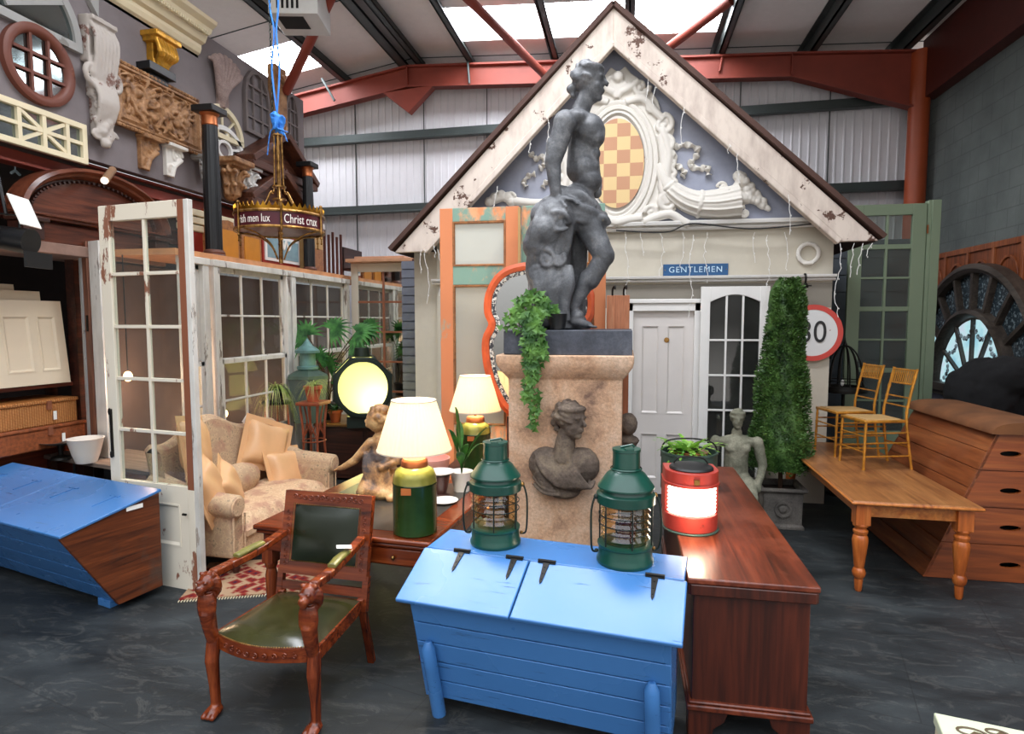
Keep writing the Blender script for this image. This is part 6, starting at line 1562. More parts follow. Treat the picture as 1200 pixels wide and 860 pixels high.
# ---------------------------------------------------------------- sofa
def sofa():
    r = thing('sofa', 'camel back sofa in faded floral damask with rolled arms and cushions', 'sofa', (-3.02, 4.24, 0), 88)
    # local x runs along the length (world +Y), front at y=0, depth to +y (world -X)
    L = 1.66; D = .92; m = M['damask']; m2 = M['damask2']
    MB().box(.06, L-.06, .03, D-.08, .16, .34).build('base', m2, r, bevel=.03, seg=3)
    b = MB().grid(24, 14, lambda u, v: (.17+(L-.34)*u, .0+.72*v, .34+.13*((1-abs(2*u-1)**8)*(1-abs(2*v-1)**6))**.5)); b.box(.17, L-.17, .0, .72, .30, .345); b.build('seat', m2, r, smooth=60)
    # camel back
    b = MB(); n = 28
    def top(u): return .93+.20*math.exp(-((u-.5)/.22)**2)+.06*math.exp(-((u-.04)/.08)**2)+.06*math.exp(-((u-.96)/.08)**2)
    def bk(u, v, s):
        z = .3+(top(u)-.3)*v; wing = .16*(abs(2*u-1)**8)
        return (.03+(L-.06)*u, .70+.14*v-wing-(0 if s else 0)+(.13 if s else 0), z)
    vs = MB(); vs.grid(n, 12, lambda u, v: bk(u, v, 0)); vs.grid(n, 12, lambda u, v: bk(1-u, v, 1))
    vs.grid(n, 4, lambda u, v: tuple(Vector(bk(u, 1, 0)).lerp(Vector(bk(u, 1, 1)), v)+Vector((0, 0, .045*math.sin(PI*v)))))
    for s in (0, 1): vs.grid(2, 12, lambda u, v: tuple(Vector(bk(s, v, 0)).lerp(Vector(bk(s, v, 1)), u if s else 1-u)))
    vs.build('backrest', m, r, smooth=70)
    for s, x in ((-1, .09), (1, L-.09)):
        b = MB()
        prof = [(x-s*-.0-.075, .16), (x-.075, .52)]
        # rolled arm: body + scroll along y
        b.box(x-.075, x+.075, .03, .78, .16, .56)
        b.tube([(x+s*.03, .0, .575), (x+s*.03, .4, .60), (x+s*.02, .80, .72)], [.095, .10, .11], 18)
        b.organic('arm_rest', m, r, .014, 5)
        q = MB().tube([(x+s*.03, -.008, .575), (x+s*.03, .01, .575)], .08, 20); q.build('arm_scroll', m2, r, bevel=.01)
        bb = MB().tube([(x-s*.07, .02, .17), (x-s*.07, .015, .5)], .008, 6).tube([(x+s*.07, .02, .17), (x+s*.07, .015, .5)], .008, 6); bb.build('piping', m2, r)
    for x in (.12, L-.12):
        for y in (.08, .8): MB().lathe([(.022, 0), (.03, .05), (.026, .08), (.035, .17)], 14, Matrix.Translation((x, y, 0))).build('leg', M['darkw'], r)
    # bolster roll showing between cushions
    b = MB(); b.ball((.82, .58, .56), (.32, .13, .16), 18); b.build('lumbar_cushion', m, r, smooth=180)
    return r
sofa()
def cushion(px, py, X, rot, s, label):
    p = at(px, py, X=X)
    b = MB(); n = 14
    def f(u, v, sg):
        x, z = 2*u-1, 2*v-1; k = 1-.10*(1-abs(x))*abs(z)**3; k2 = 1-.10*(1-abs(z))*abs(x)**3
        t = max(0, (1-abs(x)**4)*(1-abs(z)**4))**.55
        y = sg*.085*t+.010*math.sin(9*u+5*v)*t
        return (x*s/2*k2*1.0, y, z*s/2*k)
    b.grid(n, n, lambda u, v: f(u, v, -1)); b.grid(n, n, lambda u, v: f(1-u, v, 1))
    fl = []
    for i in range(41):
        pass
    # flat flange border
    e = MB(); q = s/2; w = .045
    e.sweep(rect(-q+.01, q-.01, -q+.01, q-.01), [(w, .003), (w, -.003), (-.01, -.006), (-.01, .006)])
    o = b.build('cushion', M['satin'], None, smooth=180); o.location = p; o.rotation_euler = tuple(R(a) for a in rot)
    g = e.build('flange', M['satin'], o, jit=.012)
    tag(o, label, 'cushion', 'gold satin cushions on the sofa'); return o
cushion(312, 521, -3.60, (-18, 22, 58), .46, 'gold satin cushion tilted highest against the sofa back, near its far end')
cushion(335, 551, -3.42, (-22, 4, 75), .42, 'gold satin cushion sitting low on the sofa by its far arm')
cushion(228, 522, -3.72, (-12, 8, 105), .46, 'gold satin cushion propped highest at the near end of the sofa')
cushion(243, 572, -3.32, (-18, -16, 112), .42, 'gold satin cushion slumped lowest against the near arm of the sofa')
cushion(268, 571, -3.36, (-20, -24, 122), .38, 'gold satin cushion leaning over, next inward from the near arm cushion')
p = at(289, 491, X=-3.78); o = MB().box(-.03, .03, -.002, .002, -.05, .05).build('paper_tag', M['paper'], None); place(o, p, 70, 0, 40); tag(o, 'white paper tag hanging on the sofa back', 'tag')
# rug
def rug():
    o = MB().box(-.5, .5, -.35, .35, 0, .012).build('rug', M['rug'], None, jit=.003); c = at(312, 683, Z=.0); place(o, (c.x-.1, c.y+.1, .0), 20); tag(o, 'small red and blue patterned rug on the floor before the sofa', 'rug')
    b = MB()
    for i in range(50): b.box(-.5+i*.02, -.494+i*.02, -.38, -.35, .0, .006)
    b.build('fringe', M['ivory'], o)
    c = at(322, 694, Z=.014); o2 = MB().box(-.06, .06, -.03, .03, 0, .003).build('paper_tag', M['paper'], None); place(o2, (c.x, c.y, .014), 25); tag(o2, 'white paper tag lying by the rug edge', 'tag')
rug()
# ---------------------------------------------------------------- tall glazed door
def bars(b, x0, x1, z0, z1, nc, nr, w=.022, y0=.008, y1=.036):
    for i in range(1, nc): x = x0+(x1-x0)*i/nc; b.box(x-w/2, x+w/2, y0, y1, z0, z1)
    for j in range(1, nr): z = z0+(z1-z0)*j/nr; b.box(x0, x1, y0+.001, y1-.001, z-w/2, z+w/2)
def tall_door():
    a = Vector((-4.02, 4.14, 0)); c = Vector((-3.13, 4.00, 0)); w = (c-a).length; h = 2.93
    m = (a+c)/2; r = thing('glazed_door', 'tall narrow flaking cream door with many glass panes beside the sofa', 'door', tuple(m), math.degrees(math.atan2(c.y-a.y, c.x-a.x)))
    cc = M['cream_chip']; sw = .105
    MB().box(-w/2, -w/2+sw, 0, .045, 0, h).build('stile', cc, r, bevel=.004)
    MB().box(w/2-sw, w/2-.045, 0, .045, .78, h-.0).build('bare_stile', chipped('stripped_brown_stile', '8a5238', 'e0d4c0', .66, 2.0, (2, 2, .4), .6, edge=.03), r, bevel=.003)
    MB().box(w/2-.045, w/2, 0, .045, .0, h).build('stile', M['white_worn'], r, bevel=.004)
    MB().box(w/2-sw, w/2-.045, 0, .045, .0, .78).build('stile', cc, r, bevel=.003)
    MB().box(-w/2+sw, w/2-sw, 0, .045, h-.12, h).build('top_rail', cc, r, bevel=.004)
    b = MB(); panelled(None, None, w-2*sw, .80, .045, None, [(-.26, .26, .33, .66)], mb=b); b.build('lower_panel', cc, r, smooth=30)
    b = MB(); x0, x1 = -w/2+sw, w/2-sw; bars(b, x0, x1, .80, h-.12, 2, 5, .026); b.build('glazing_bars', cc, r, bevel=.003)
    MB().box(x0, x1, .02, .0235, .80, h-.12).build('glass_panes', M['pane'], r, smooth=0)
    MB().box(-w/2+.03, -w/2+.05, -.012, 0, .98, 1.36).ball((-w/2+.04, -.015, 1.34), (.016, .01, .03), 8).ball((-w/2+.04, -.015, 1.0), (.016, .01, .03), 8).build('door_handle', M['iron'], r)
    MB().tube([(w/2-.13, -.03, .6), (w/2-.1, -.03, .6)], .01, 8).build('bolt', M['iron'], r)
tall_door()
# ---------------------------------------------------------------- window screen
SXF = -4.2
def sc_pt(px, py): p = at(px, py, X=SXF); return p.y, p.z
def screen(name, pa, pb, label, nc, rows, group=None, narrow=False):
    y0, y1 = pa, pb; w = y1-y0; h = 2.68
    r = thing(name, label, 'window', (SXF, (y0+y1)/2, 0), 90, group)
    m = M['white_worn']; fw = .09
    for a, c in ((-w/2, -w/2+fw), (w/2-fw, w/2)): MB().box(a, c, -.02, .08, 0, h).build('frame_post', m, r, bevel=.005)
    MB().box(-w/2-.01, w/2+.01, -.03, .08, h-.07, h).build('frame_head', m, r, bevel=.006)
    x0, x1 = -w/2+fw, w/2-fw
    MB().box(x0, x1, .0, .06, 0, .75).build('lower_panel', m, r, bevel=.004)
    sw = .05; zm = .78+(h-.85)*.46
    for z0, z1, dy, nr in ((zm-.02, h-.07, .03, rows[0]), (.75, zm+.02, .0, rows[1])):
        b = MB().box(x0, x0+sw, dy, dy+.035, z0, z1).box(x1-sw, x1, dy, dy+.035, z0, z1).box(x0, x1, dy, dy+.035, z0, z0+sw).box(x0, x1, dy, dy+.035, z1-sw, z1)
        s = b.build('sash', m, r, bevel=.004)
        b = MB(); bars(b, x0+sw, x1-sw, z0+sw, z1-sw, nc, nr, .022, dy+.004, dy+.03); b.build('glazing_bars', m, s, bevel=.002)
        MB().box(x0+sw, x1-sw, dy+.015, dy+.018, z0+sw, z1-sw).build('glass_panes', M['pane'], s, smooth=0)
    return r
screen('sash_window', 5.28, 5.62, 'narrow worn white sash window frame at the near end of the window screen', 1, (1, 2))
screen('sash_window', 5.70, 7.16, 'wide worn white sash window with eight small panes, nearest wide one of the screen', 3, (2, 2))
screen('sash_window', 7.20, 8.84, 'worn white sash window behind the palm, farthest of the screen', 3, (2, 2))
def mirror_door():
    Y = 8.95; x0 = at(411, 310, Y=Y).x; x1 = at(487, 305, Y=Y).x; w = x1-x0; h = 2.93
    r = thing('mirrored_door', 'worn white door glazed with mirror panes, facing front beside the gabled facade', 'door', ((x0+x1)/2, Y, 0), 0)
    m = M['ivory'] if 0 else chipped('aged_cream_paint', 'cfc4b4', '8d7a68', .62, 4, (1, 1, .5), .5)
    b = MB(); sw = .11
    b.box(-w/2, -w/2+sw, 0, .05, 0, h).box(w/2-sw, w/2, 0, .05, 0, h).box(-w/2+sw, w/2-sw, 0, .05, h-.13, h).box(-w/2+sw, w/2-sw, 0, .05, 0, .5); b.build('door_frame', m, r, bevel=.004)
    b = MB(); bars(b, -w/2+sw, w/2-sw, .5, h-.13, 2, 5, .03, -.002, .04); b.build('glazing_bars', M['brownpaint'], r, bevel=.003)
    MB().box(-w/2+sw, w/2-sw, .015, .02, .5, h-.13).build('mirror_panes', M['mirror'], r, smooth=0)
mirror_door()
for i, (px, w, dz, lab) in enumerate(((492, .07, 0, 'dark reddish timber post leaning by the mirrored door, left one'), (501, .06, .25, 'dark reddish timber post leaning by the mirrored door, right one'))):
    x = at(px, 310, Y=8.6).x; o = MB().box(-w/2, w/2, -.03, .03, 0, 2.95-dz).build('timber_post', wood('dark_red_timber%d' % i, '2c120c', '5c2a1c', None, 'z', .6), None, bevel=.004); place(o, (x, 8.5, 0), 0, -2, -1.5); tag(o, lab, 'timber')
o = MB().box(-.6, .62, -.3, .12, 0, .05).box(-.5, .3, -.2, .1, .05, .09).build('roof_board', plain('peach_board', 'c09070', .6, var=.15), None, bevel=.005)
place(o, (-3.6, 9.05, 2.935)); tag(o, 'stack of pale pink boards lying above the mirrored door', 'boards')
# door frame lining leaning left of the tall door
def lining():
    c = at(110, 400, Y=4.98)
    r = thing('door_lining', 'grey white and brown door lining standing upright on the low table', 'door frame', (c.x, 4.98, .752), -18)
    MB().box(-.02, .15, 0, .05, 0.0, 2.04).build('white_face', M['white_worn'], r, bevel=.004)
    MB().box(-.10, -.02, -.02, .1, 0.0, 2.04).build('brown_jamb', wood('jamb', '4a2a1c', '7a4a34', '9a6a50', 'z', .6), r, bevel=.004)
    MB().box(-.14, -.10, -.03, .1, 0.0, 2.04).build('grey_stop', M['greyw'], r, bevel=.004)
    MB().box(-.05, -.04, -.035, -.02, 1.2, 1.35).build('latch', M['iron'], r)
lining()
# ---------------------------------------------------------------- store under the mezzanine
def bench_table():
    r = thing('work_table', 'low wooden table behind the left blue chest', 'table', (-4.72, 4.86, 0), -15)
    MB().box(-.85, .75, -.12, .42, .71, .75).build('tabletop', wood('grey_table_wood', '5a4c40', '857364', '9a8676', 'x', .6), r, bevel=.006)
    for x in (-.8, .7):
        for y in (-.07, .36): MB().box(x-.03, x+.03, y-.03, y+.03, 0, .71).build('leg', M['darkw'], r)
bench_table()
def hampers():
    XH = -5.3
    r0 = thing('storage_bench', 'rough reddish wooden bench under the wicker hampers', 'bench', (-5.66, 4.6, 0), 84)
    MB().box(-1.2, .7, 0, .6, .0, .86).build('bench_body', wood('red_bench_wood', '4a1c10', '8a3a22', 'a0522e', 'x', .5), r0, bevel=.006)
    for (z, w, h, dx, lab, cx) in ((.86, 1.5, .22, 0, 'brown woven hamper underneath the lighter wicker hamper', -.25), (1.08, 1.36, .24, .02, 'light wicker picnic hamper on top of the hamper pile', -.25)):
        r = thing('wicker_hamper', lab, 'hamper', (-5.32+.0, 4.38, z), 84, 'wicker hampers in the left store')
        m = M['wicker'] if z > 1 else plain('brown_wicker', '8c4a26', .6, var=.4, sc=30, bump=.6)
        MB().box(-w/2, w/2, 0, .5, 0, h-.03).build('basket', m, r, bevel=.015)
        MB().box(-w/2-.01, w/2+.01, -.012, .51, h-.035, h).build('lid', M['wicker'] if z > 1 else m, r, bevel=.012)
        for x in (-.4, .4): MB().box(x-.02, x+.02, -.022, -.0, h-.09, h-.01).build('leather_strap', M['brownpaint'], r)
        MB().box(w/2-.25, w/2-.22, -.022, -.018, .05, .13).build('white_tag', M['paper'], r)
    b = MB().lathe([(.0001, 0), (.1, 0), (.13, .06), (.17, .17), (.18, .18), (.165, .18), (.12, .06), (.0001, .03)], 32)
    o = b.build('enamel_bowl', M['whiteware'], None); c = at(88, 545, Z=.752); place(o, (c.x, c.y+.12, .752)); o.scale = (.85, .85, 1.25); tag(o, 'white enamel bowl standing on the low wooden table', 'bowl')
    r = thing('weighing_scale', 'old metal pan scale beside the enamel bowl', 'scale', (0, 0, 0)); c = at(58, 541, Z=.752); place(r, (c.x, c.y+.12, .752))
    MB().lathe([(.0001, 0), (.09, 0), (.08, .02), (.02, .04), (.02, .13), (.0001, .13)], 20).build('base', M['iron'], r)
    MB().lathe([(.0001, .13), (.06, .135), (.17, .165), (.175, .175), (.06, .15), (.0001, .145)], 28).build('pan', metal('dull_pan', '8a867c', .4), r)
    MB().tube(bez([(-.17, 0, .17), (-.2, 0, .2), (-.17, 0, .26), (-.12, 0, .2)], 5), .01, 8).build('arm', M['iron'], r)
hampers()
def cream_doors():
    shelf = thing('rack_shelf', 'dark red plank shelf carrying the leaning cream doors', 'shelf', (-5.5, 4.5, 0), 84)
    MB().box(-1.2, .75, -.1, .35, 1.42, 1.46).build('shelf_board', wood('rack_wood', '3c140c', '6a2a1a', None, 'x', .5), shelf, bevel=.004)
    for x in (-1.15, .7): MB().box(x-.04, x+.04, .27, .33, 0, 1.42).build('post', M['darkw'], shelf)
    labs = ['cream four panel door in front of the leaning stack', 'cream door in the middle of the leaning stack', 'cream door at the back of the leaning stack']
    for i, (w, h, y, xo) in enumerate(((1.3, .78, 0.0, .04), (1.2, .87, .10, -.02), (1.05, .93, .2, -.10))):
        r = thing('panelled_door', labs[i], 'door', (-5.36-.09*i, 4.35, 1.462), 84, 'cream doors leaning in the store', rx=-6)
        x1 = w/2
        pn = [(-.5, -.28, .12, h-.14), (-.22, .02, .12, h-.14), (.1, .34, .12, h-.14), (.4, .58, .12, h-.14)] if i == 0 else [(-.45, -.05, .1, h-.12), (.05, .5, .1, h-.12)]
        pn = [p for p in pn if p[1] < x1-.03]
        b = MB(); panelled(None, None, w, h, .04, None, pn, mb=b); o = b.build('door_leaf', M['creamdoor'], r, smooth=30); o.location.x = xo
cream_doors()
def arched_cabinet():
    r = thing('arched_overmantel', 'big dark carved wooden arched pediment resting on the dusty store ledge', 'pediment', (-5.0, 5.13, 2.742), 88)
    w = .70; m = M['darkw']; m2 = wood('pediment_wood', '341710', '6a3826', '824c34', 'x', .3)
    MB().box(-w, w, 0, .08, 0, .17).build('frieze', m2, r, bevel=.006)
    for s in (-1, 1): MB().box(s*w-.09, s*w+.09, -.10, .08, 0, .15).box(s*w-.12, s*w+.12, -.13, .08, .15, .19).build('end_block', m, r, bevel=.008)
    MB().box(-w-.06, w+.06, -.06, .08, .19, .215).box(-w-.1, w+.1, -.09, .08, .215, .235).build('cornice_shelf', m2, r, bevel=.005)
    ap = arc(0, .23, w+.08, .45, 0, 180, 36)
    MB().sweep(ap, [(.03, .08), (.03, -.12), (.0, -.14), (-.02, -.09), (-.04, -.08), (-.06, -.03), (-.07, .08)], closed=False).build('arched_moulding', m2, r)
    b = MB()
    for i in range(2, 39):
        a = PI*i/40; x, z = (w-.01)*math.cos(a), .23+.375*math.sin(a); b.box(-.01, .01, -.05, -.02, -.022, .0, Matrix.Translation((x, 0, z)) @ Matrix.Rotation(-(a-PI/2), 4, 'Y'))
    b.sweep(arc(0, .23, w-.02, .36, 0, 180, 36), [(.03, .03), (.03, -.012), (-.0, -.012), (-.0, .03)], closed=False)
    b.build('dentil_course', m, r)
    MB().prism([(x, z) for x, z in arc(0, .235, w+.03, .40, 0, 180, 36)], .0, .05).build('tympanum_panel', m2, r)
    s = thing('store_ledge', 'long dusty pinkish ledge board carrying the arched pediment', 'ledge', (-4.97, 4.6, 0), 89)
    MB().box(-1.9, 1.35, 0, .6, 2.64, 2.738).build('ledge_board', plain('dusty_ledge', '85695c', .8, var=.2), s, bevel=.006)
    for x in (-1.8, .55): MB().box(x-.05, x+.05, .3, .4, 0, 2.64).build('post', M['darkw'], s)
arched_cabinet()
def spotlights():
    p = at(8, 262, X=-4.7)
    r = thing('stage_light', 'black spotlight with a white flap hanging beside the arched overmantel', 'light', (p.x, p.y, p.z-.14), 100)
    MB().tube([(0, -.18, 0), (0, .14, .05)], [.1, .085], 20).build('housing', M['black'], r)
    MB().box(-.12, .14, -.2, -.19, .06, .3).build('white_flap', M['paper'], r).rotation_euler = (R(-20), 0, R(10))
    MB().box(-.13, .13, -.24, -.22, -.2, -.08).build('black_flap', M['black'], r)
    MB().tube([(-.12, 0, 0), (-.14, 0, .2), (.12, 0, .22), (.12, 0, 0)], .01, 6).build('yoke', M['black'], r)
    MB().tube([(0, 0, .2), (0, .1, .85)], .012, 6).build('hanging_rod', M['black'], r)
    a = at(132, 199, X=-4.9); b_ = at(123, 211, X=-4.78)
    o = MB().tube([a, b_], .035, 14).build('spot_lamp', plain('tan_spot', '8a6a50', .4), None); tag(o, 'small tan tube spotlight under the edge of the mauve wall', 'light')
    MB().tube([b_+(b_-a)*.02, b_+(b_-a)*.08], .03, 14).build('lens', emit('spot_lens', 'fff2dc', 2.5), o)
    for px, py in ((18, 200), (59, 212)):
        p = at(px, py, X=-5.3); o = MB().tube([p+Vector((0, 0, .12)), p], .006, 6).tube([p, p+Vector((0, .04, -.03))], .012, 6).tube([p, p+Vector((0, -.04, -.03))], .012, 6).build('cable_tie', plain('grey_hook', '8fa0a8', .4), None); tag(o, 'small pale metal hook hanging from the red beam at the left', 'hook', 'pale hooks under the mezzanine beam')
spotlights()
# ---------------------------------------------------------------- pieces hung on the mauve wall
WP = WX
def W(px, py): p = at(px, py, X=WP); return p.y, p.z
def wthing(name, label, cat, px, py, group=None, off=0.0):
    y, z = W(px, py); return thing(name, label, cat, (WP+off, y, z), 90, group), y, z
def lw(c, px, py): y, z = W(px, py); return (y-c[0], z-c[1])
def cornice_piece():
    y0, z0 = W(118, -4); y1, z1 = W(232, 62); 
    r = thing('cornice_length', 'long cream moulded cornice length high on the mauve wall', 'cornice', (WP, y0, z1), 90)
    ln = y1-y0; k = .42
    prof = [(0, 0), (.03, 0), (.05, -.03), (.10, -.05), (.14, -.05), (.16, -.1), (.22, -.13), (.25, -.14), (.25, -.18), (.30, -.2), (.34, -.26), (.38, -.27), (.38, 0)]
    b = MB(); n = len(prof); vs = [(x, y, z-.06) for x in (0, ln) for z, y in prof]
    b.add(vs, [(i, (i+1) % n, n+(i+1) % n, n+i) for i in range(n)]+[tuple(range(n))[::-1], tuple(range(n, 2*n))]); b.build('moulding', M['ivory'], r, smooth=20)
    d = MB()
    for i in range(int(ln/.035)): d.box(.01+i*.035, .028+i*.035, -.19, -.14, .165, .2)
    d.build('dentils', M['ivory'], r)
cornice_piece()
def grey_fanlight():
    c = W(20, 35); r = thing('quarter_fanlight', 'grey arched fanlight window, upper left corner of the mauve wall', 'window', (WP, c[0], c[1]), 90)
    def q(x, y): return lw(c, x, y)
    a = q(0, 0); p2 = q(88, 52); base0 = q(0, 12); base1 = q(88, 52)
    # arch with its foot running down to the right
    R_ = .72; cx, cz = q(-10, 8); 
    bx = q(88, 53)[0]; bz = q(88, 53)[1]
    rr = bx-cx; zb = bz+.0
    pts = [(cx+rr*math.cos(t), zb+.80*rr*math.sin(t)) for t in [PI*k/28 for k in range(0, 19)]]
    MB().sweep(pts, [(.03, 0), (.03, -.05), (-.04, -.05), (-.04, 0)], closed=False).build('arched_frame', M['greyw'], r)
    MB().box(cx-.4, cx+rr+.03, -.05, 0, zb-.07, zb).build('bottom_rail', M['greyw'], r)
    b = MB()
    for k in (5, 10, 15): t = PI*k/28; b.bar((cx+.1*math.cos(t), -.025, zb+.1*math.sin(t)), (cx+(rr-.03)*math.cos(t), -.025, zb+.8*(rr-.03)*math.sin(t)), .05, .04)
    b.build('glazing_bars', M['greyw'], r)
    n = len(pts); MB().add([(x, -.02, z) for x, z in pts]+[(cx, -.02, zb)], [(i, i+1, n) for i in range(n-1)]).build('glass_panes', mirrorish, r, smooth=0)
    c = W(95, 4); o = MB().prism([(-.12, .25), (.14, -.06), (.16, .25)], -.05, 0).build('painted_bracket', M['greyw'], None); place(o, (WP, c[0], c[1]), 90); tag(o, 'grey painted pointed timber piece at the very top of the mauve wall', 'bracket')
mirrorish = metal('sky_reflecting_glass', '8f9b9c', .08)
grey_fanlight()
def round_window():
    c = W(43, 77); r = thing('round_window', 'round brown wooden window with crossed bars on the mauve wall', 'window', (WP, c[0], c[1]), 90)
    e = W(88, 95)[0]-c[0]; t = .46; rr = .40
    rr = (W(86, 90)[0]-W(2, 65)[0])/2
    rz = (W(43, 31)[1]-W(43, 122)[1])/2
    MB().sweep(ring(0, 0, rr, rz, 56), [(0, 0), (0, -.05), (-.025, -.06), (-.055, -.06), (-.08, -.04), (-.09, 0)]).build('ring_frame', M['roundw'], r, smooth=50)
    b = MB(); ri = rr-.08; rj = rz-.08
    for f in (-.33, .33):
        k = math.sqrt(1-f*f); b.box(f*ri-.012, f*ri+.012, -.045, -.02, -rj*k, rj*k); b.box(-ri*k, ri*k, -.043, -.022, f*rj-.012, f*rj+.012)
    b.build('glazing_bars', M['roundw'], r)
    MB().add([(x, -.015, z) for x, z in ring(0, 0, ri+.02, rj+.02, 40)], [tuple(range(40))]).build('glass_panes', mirrorish, r, smooth=0)
round_window()
def lattice_window():
    a = W(0, 107); b0 = W(97, 147); b1 = W(97, 193); x0 = W(-40, 90)[0]
    c = (b0[0], (b0[1]+b1[1])/2); r = thing('lattice_window', 'cream lattice window with diagonal bars under the round window', 'window', (WP, c[0], c[1]), 90)
    h = (b0[1]-b1[1])/2; L = b0[0]-x0; m = M['ivory']
    MB().sweep(rect(-L, 0, -h, h), [(0, 0), (0, -.045), (-.05, -.045), (-.05, 0)]).build('outer_frame', m, r, bevel=.004)
    xs = [W(px, 150)[0]-c[0] for px in (19, 48, 75)]
    b = MB()
    for x in xs: b.box(x-.018, x+.018, -.04, -.01, -h+.04, h-.04)
    b.box(-L+.04, -.04, -.038, -.012, -.016, .016)
    b.bar((xs[0], -.02, h-.05), (xs[2], -.02, -h+.05), .03, .025); b.bar((xs[0], -.02, -h+.05), (xs[2], -.02, h-.05), .03, .025)
    b.build('lattice_bars', m, r)
    MB().box(-L+.03, -.03, -.01, -.006, -h+.03, h-.03).build('glass_panes', mirrorish, r)
lattice_window()
def carved_corbel():
    c = W(111, 100); r = thing('carved_corbel', 'tall carved scroll corbel with worn white paint left of the relief panel', 'corbel', (WP, c[0], c[1]), 90)
    zt = W(111, 27)[1]-c[1]; zb = W(109, 172)[1]-c[1]; w = (W(127, 60)[0]-W(95, 50)[0])/2
    b = MB(); b.box(-w, w, -.10, 0, zt-.42, zt).box(-w*.95, w*.95, -.15, 0, zt-.05, zt).box(-w*.7, w*.7, -.08, 0, zb+.45, zt-.4).box(-w*.5, w*.5, -.07, 0, zb+.1, zb+.5)
    for s in (-1, 1): b.spiral(s*w*.75, zt-.52, .13, 1.8, PI/2, .035, y=-.1, flip=s)
    for i in range(7): x = -w*.8+w*1.6*i/6; b.tube(bez([(x, -.10, zt-.06), (x, -.16, zt-.2), (x*.9, -.13, zt-.45), (x*.8, -.10, zt-.6)], 5), .022, 7)
    for i in range(7): x = -w*.7+w*1.4*i/6; b.tube(bez([(x, -.09, zt-.55), (x*.9, -.15, zt-.75), (x*.7, -.09, zt-.95), (x*.5, -.09, zb+.12)], 6), .024, 7)
    for i in range(6):
        for s in (-1, 1): b.spiral(s*w*(.6-.07*i), zb+.12+.13*i, .06, 1.1, i, .022, y=-.08, flip=s)
    for i in range(5): b.ball((0+.03*math.sin(i*2), -.09, zb+.04+.05*i), .05, 8)
    b.organic('scroll_body', M['corbelm'], r, .0125, 1, .004, 14)
carved_corbel()
def relief_panel():
    a = W(124, 69); bq = W(229, 179); c = ((a[0]+bq[0])/2, (W(124, 142)[1]+a[1])/2+.0)
    r = thing('carved_relief_panel', 'gilded carved wooden relief panel with swirling leaves in a moulded frame', 'panel', (WP, c[0], c[1]), 90)
    w = (bq[0]-a[0])/2; h = (a[1]-W(124, 142)[1])/2
    MB().box(-w+.02, w-.02, -.05, 0, -h+.02, h-.02).build('ground', M['giltw'], r)
    MB().sweep(rect(-w, w, -h, h), [(0, 0), (0, -.07), (-.02, -.1), (-.04, -.1), (-.05, -.07), (-.075, -.09), (-.09, -.06), (-.1, -.06), (-.11, -.04), (-.11, 0)]).build('moulded_frame', M['giltw'], r, smooth=20)
    b = MB()
    for i in range(int(2*w/.05)): b.ball((-w+.03+i*.05, -.09, h+.005), (.03, .02, .02), 8); b.ball((-w+.03+i*.05, -.09, -h-.005), (.03, .02, .02), 8)
    for i in range(int(2*h/.05)): b.ball((w+.005, -.09, -h+.03+i*.05), (.02, .02, .024), 8)
    b.build('scalloped_edge', M['giltw'], r)
    b = MB(); b.box(-w+.1, w-.1, -.045, -.03, -h+.1, h-.1)
    rn = random.Random(21); iw, ih = w-.14, h-.13
    for (x, z, q, fl) in ((-.62, .08, .2, 1), (-.2, -.1, .17, -1), (.18, .12, .15, 1), (.5, -.06, .17, -1), (.8, .1, .12, 1)):
        x *= iw; b.spiral(x, z, q*.95, 1.7, rn.uniform(0, 6), .028, y=-.06, flip=fl)
        for k in range(9):
            a0 = k*.7; p0 = (x+q*.6*math.cos(a0), -.06, z+q*.6*math.sin(a0)); p1 = (x+q*1.0*math.cos(a0+.25), -.085, z+q*1.0*math.sin(a0+.25)); p2 = (x+q*1.35*math.cos(a0+.6*fl), -.055, z+q*1.15*math.sin(a0+.6*fl))
            b.tube(bez([p0, p1, p2], 4), [.014, .017, .02, .02, .02, .018, .014, .01, .006], 6)
        b.ball((x, -.07, z), .045, 10)
    for k in range(34):
        x, z = rn.uniform(-iw, iw), rn.uniform(-ih, ih); b.spiral(x, z, rn.uniform(.03, .06), 1.1, rn.uniform(0, 6), .012, y=-.055, flip=rn.choice((-1, 1)), n=6)
    for k in range(7): b.ball((.72*iw+.05*math.cos(k*.9), -.08, -.04+.05*math.sin(k*.9)), .022, 8)
    b.organic('leaf_carving', M['giltw'], r, .0095, 0)
relief_panel()
def wall_bracket(px, py, s, m, label, name='wall_bracket'):
    c = W(px, py); r = thing(name, label, 'bracket', (WP, c[0], c[1]), 90); return r, c
def gilt_bracket():
    r, c = wall_bracket(180, 66, 1, None, 'bright gilt wall bracket above the carved relief panel')
    zt = W(180, 44)[1]-c[1]; zb = W(180, 90)[1]-c[1]
    b = MB(); b.box(-.18, .18, -.2, 0, zt-.06, zt).box(-.15, .15, -.17, 0, zt-.1, zt-.05)
    for i in range(7): x = -.13+.26*i/6; b.tube(bez([(x, -.15, zt-.08), (x*.9, -.18, zt-.2), (x*.6, -.12, zb+.15), (x*.25, -.06, zb)], 5), .025, 7)
    for s in (-1, 1): b.spiral(s*.1, zt-.18, .05, 1.2, 0, .02, y=-.17, flip=s)
    b.box(-.1, .1, -.08, 0, zb+.1, zt-.05)
    b.organic('carving', M['giltbright'], r, .009, 1, .003, 20)
    c = W(176, 86); o = MB().box(-.19, .19, -.16, 0, -.03, .05).box(-.12, .14, -.1, 0, -.1, -.03).build('small_shelf', M['black'], None, jit=.015, bevel=.006); place(o, (WP, c[0], c[1]), 90); tag(o, 'small black shelf bracket directly on top of the relief panel', 'shelf')
gilt_bracket()
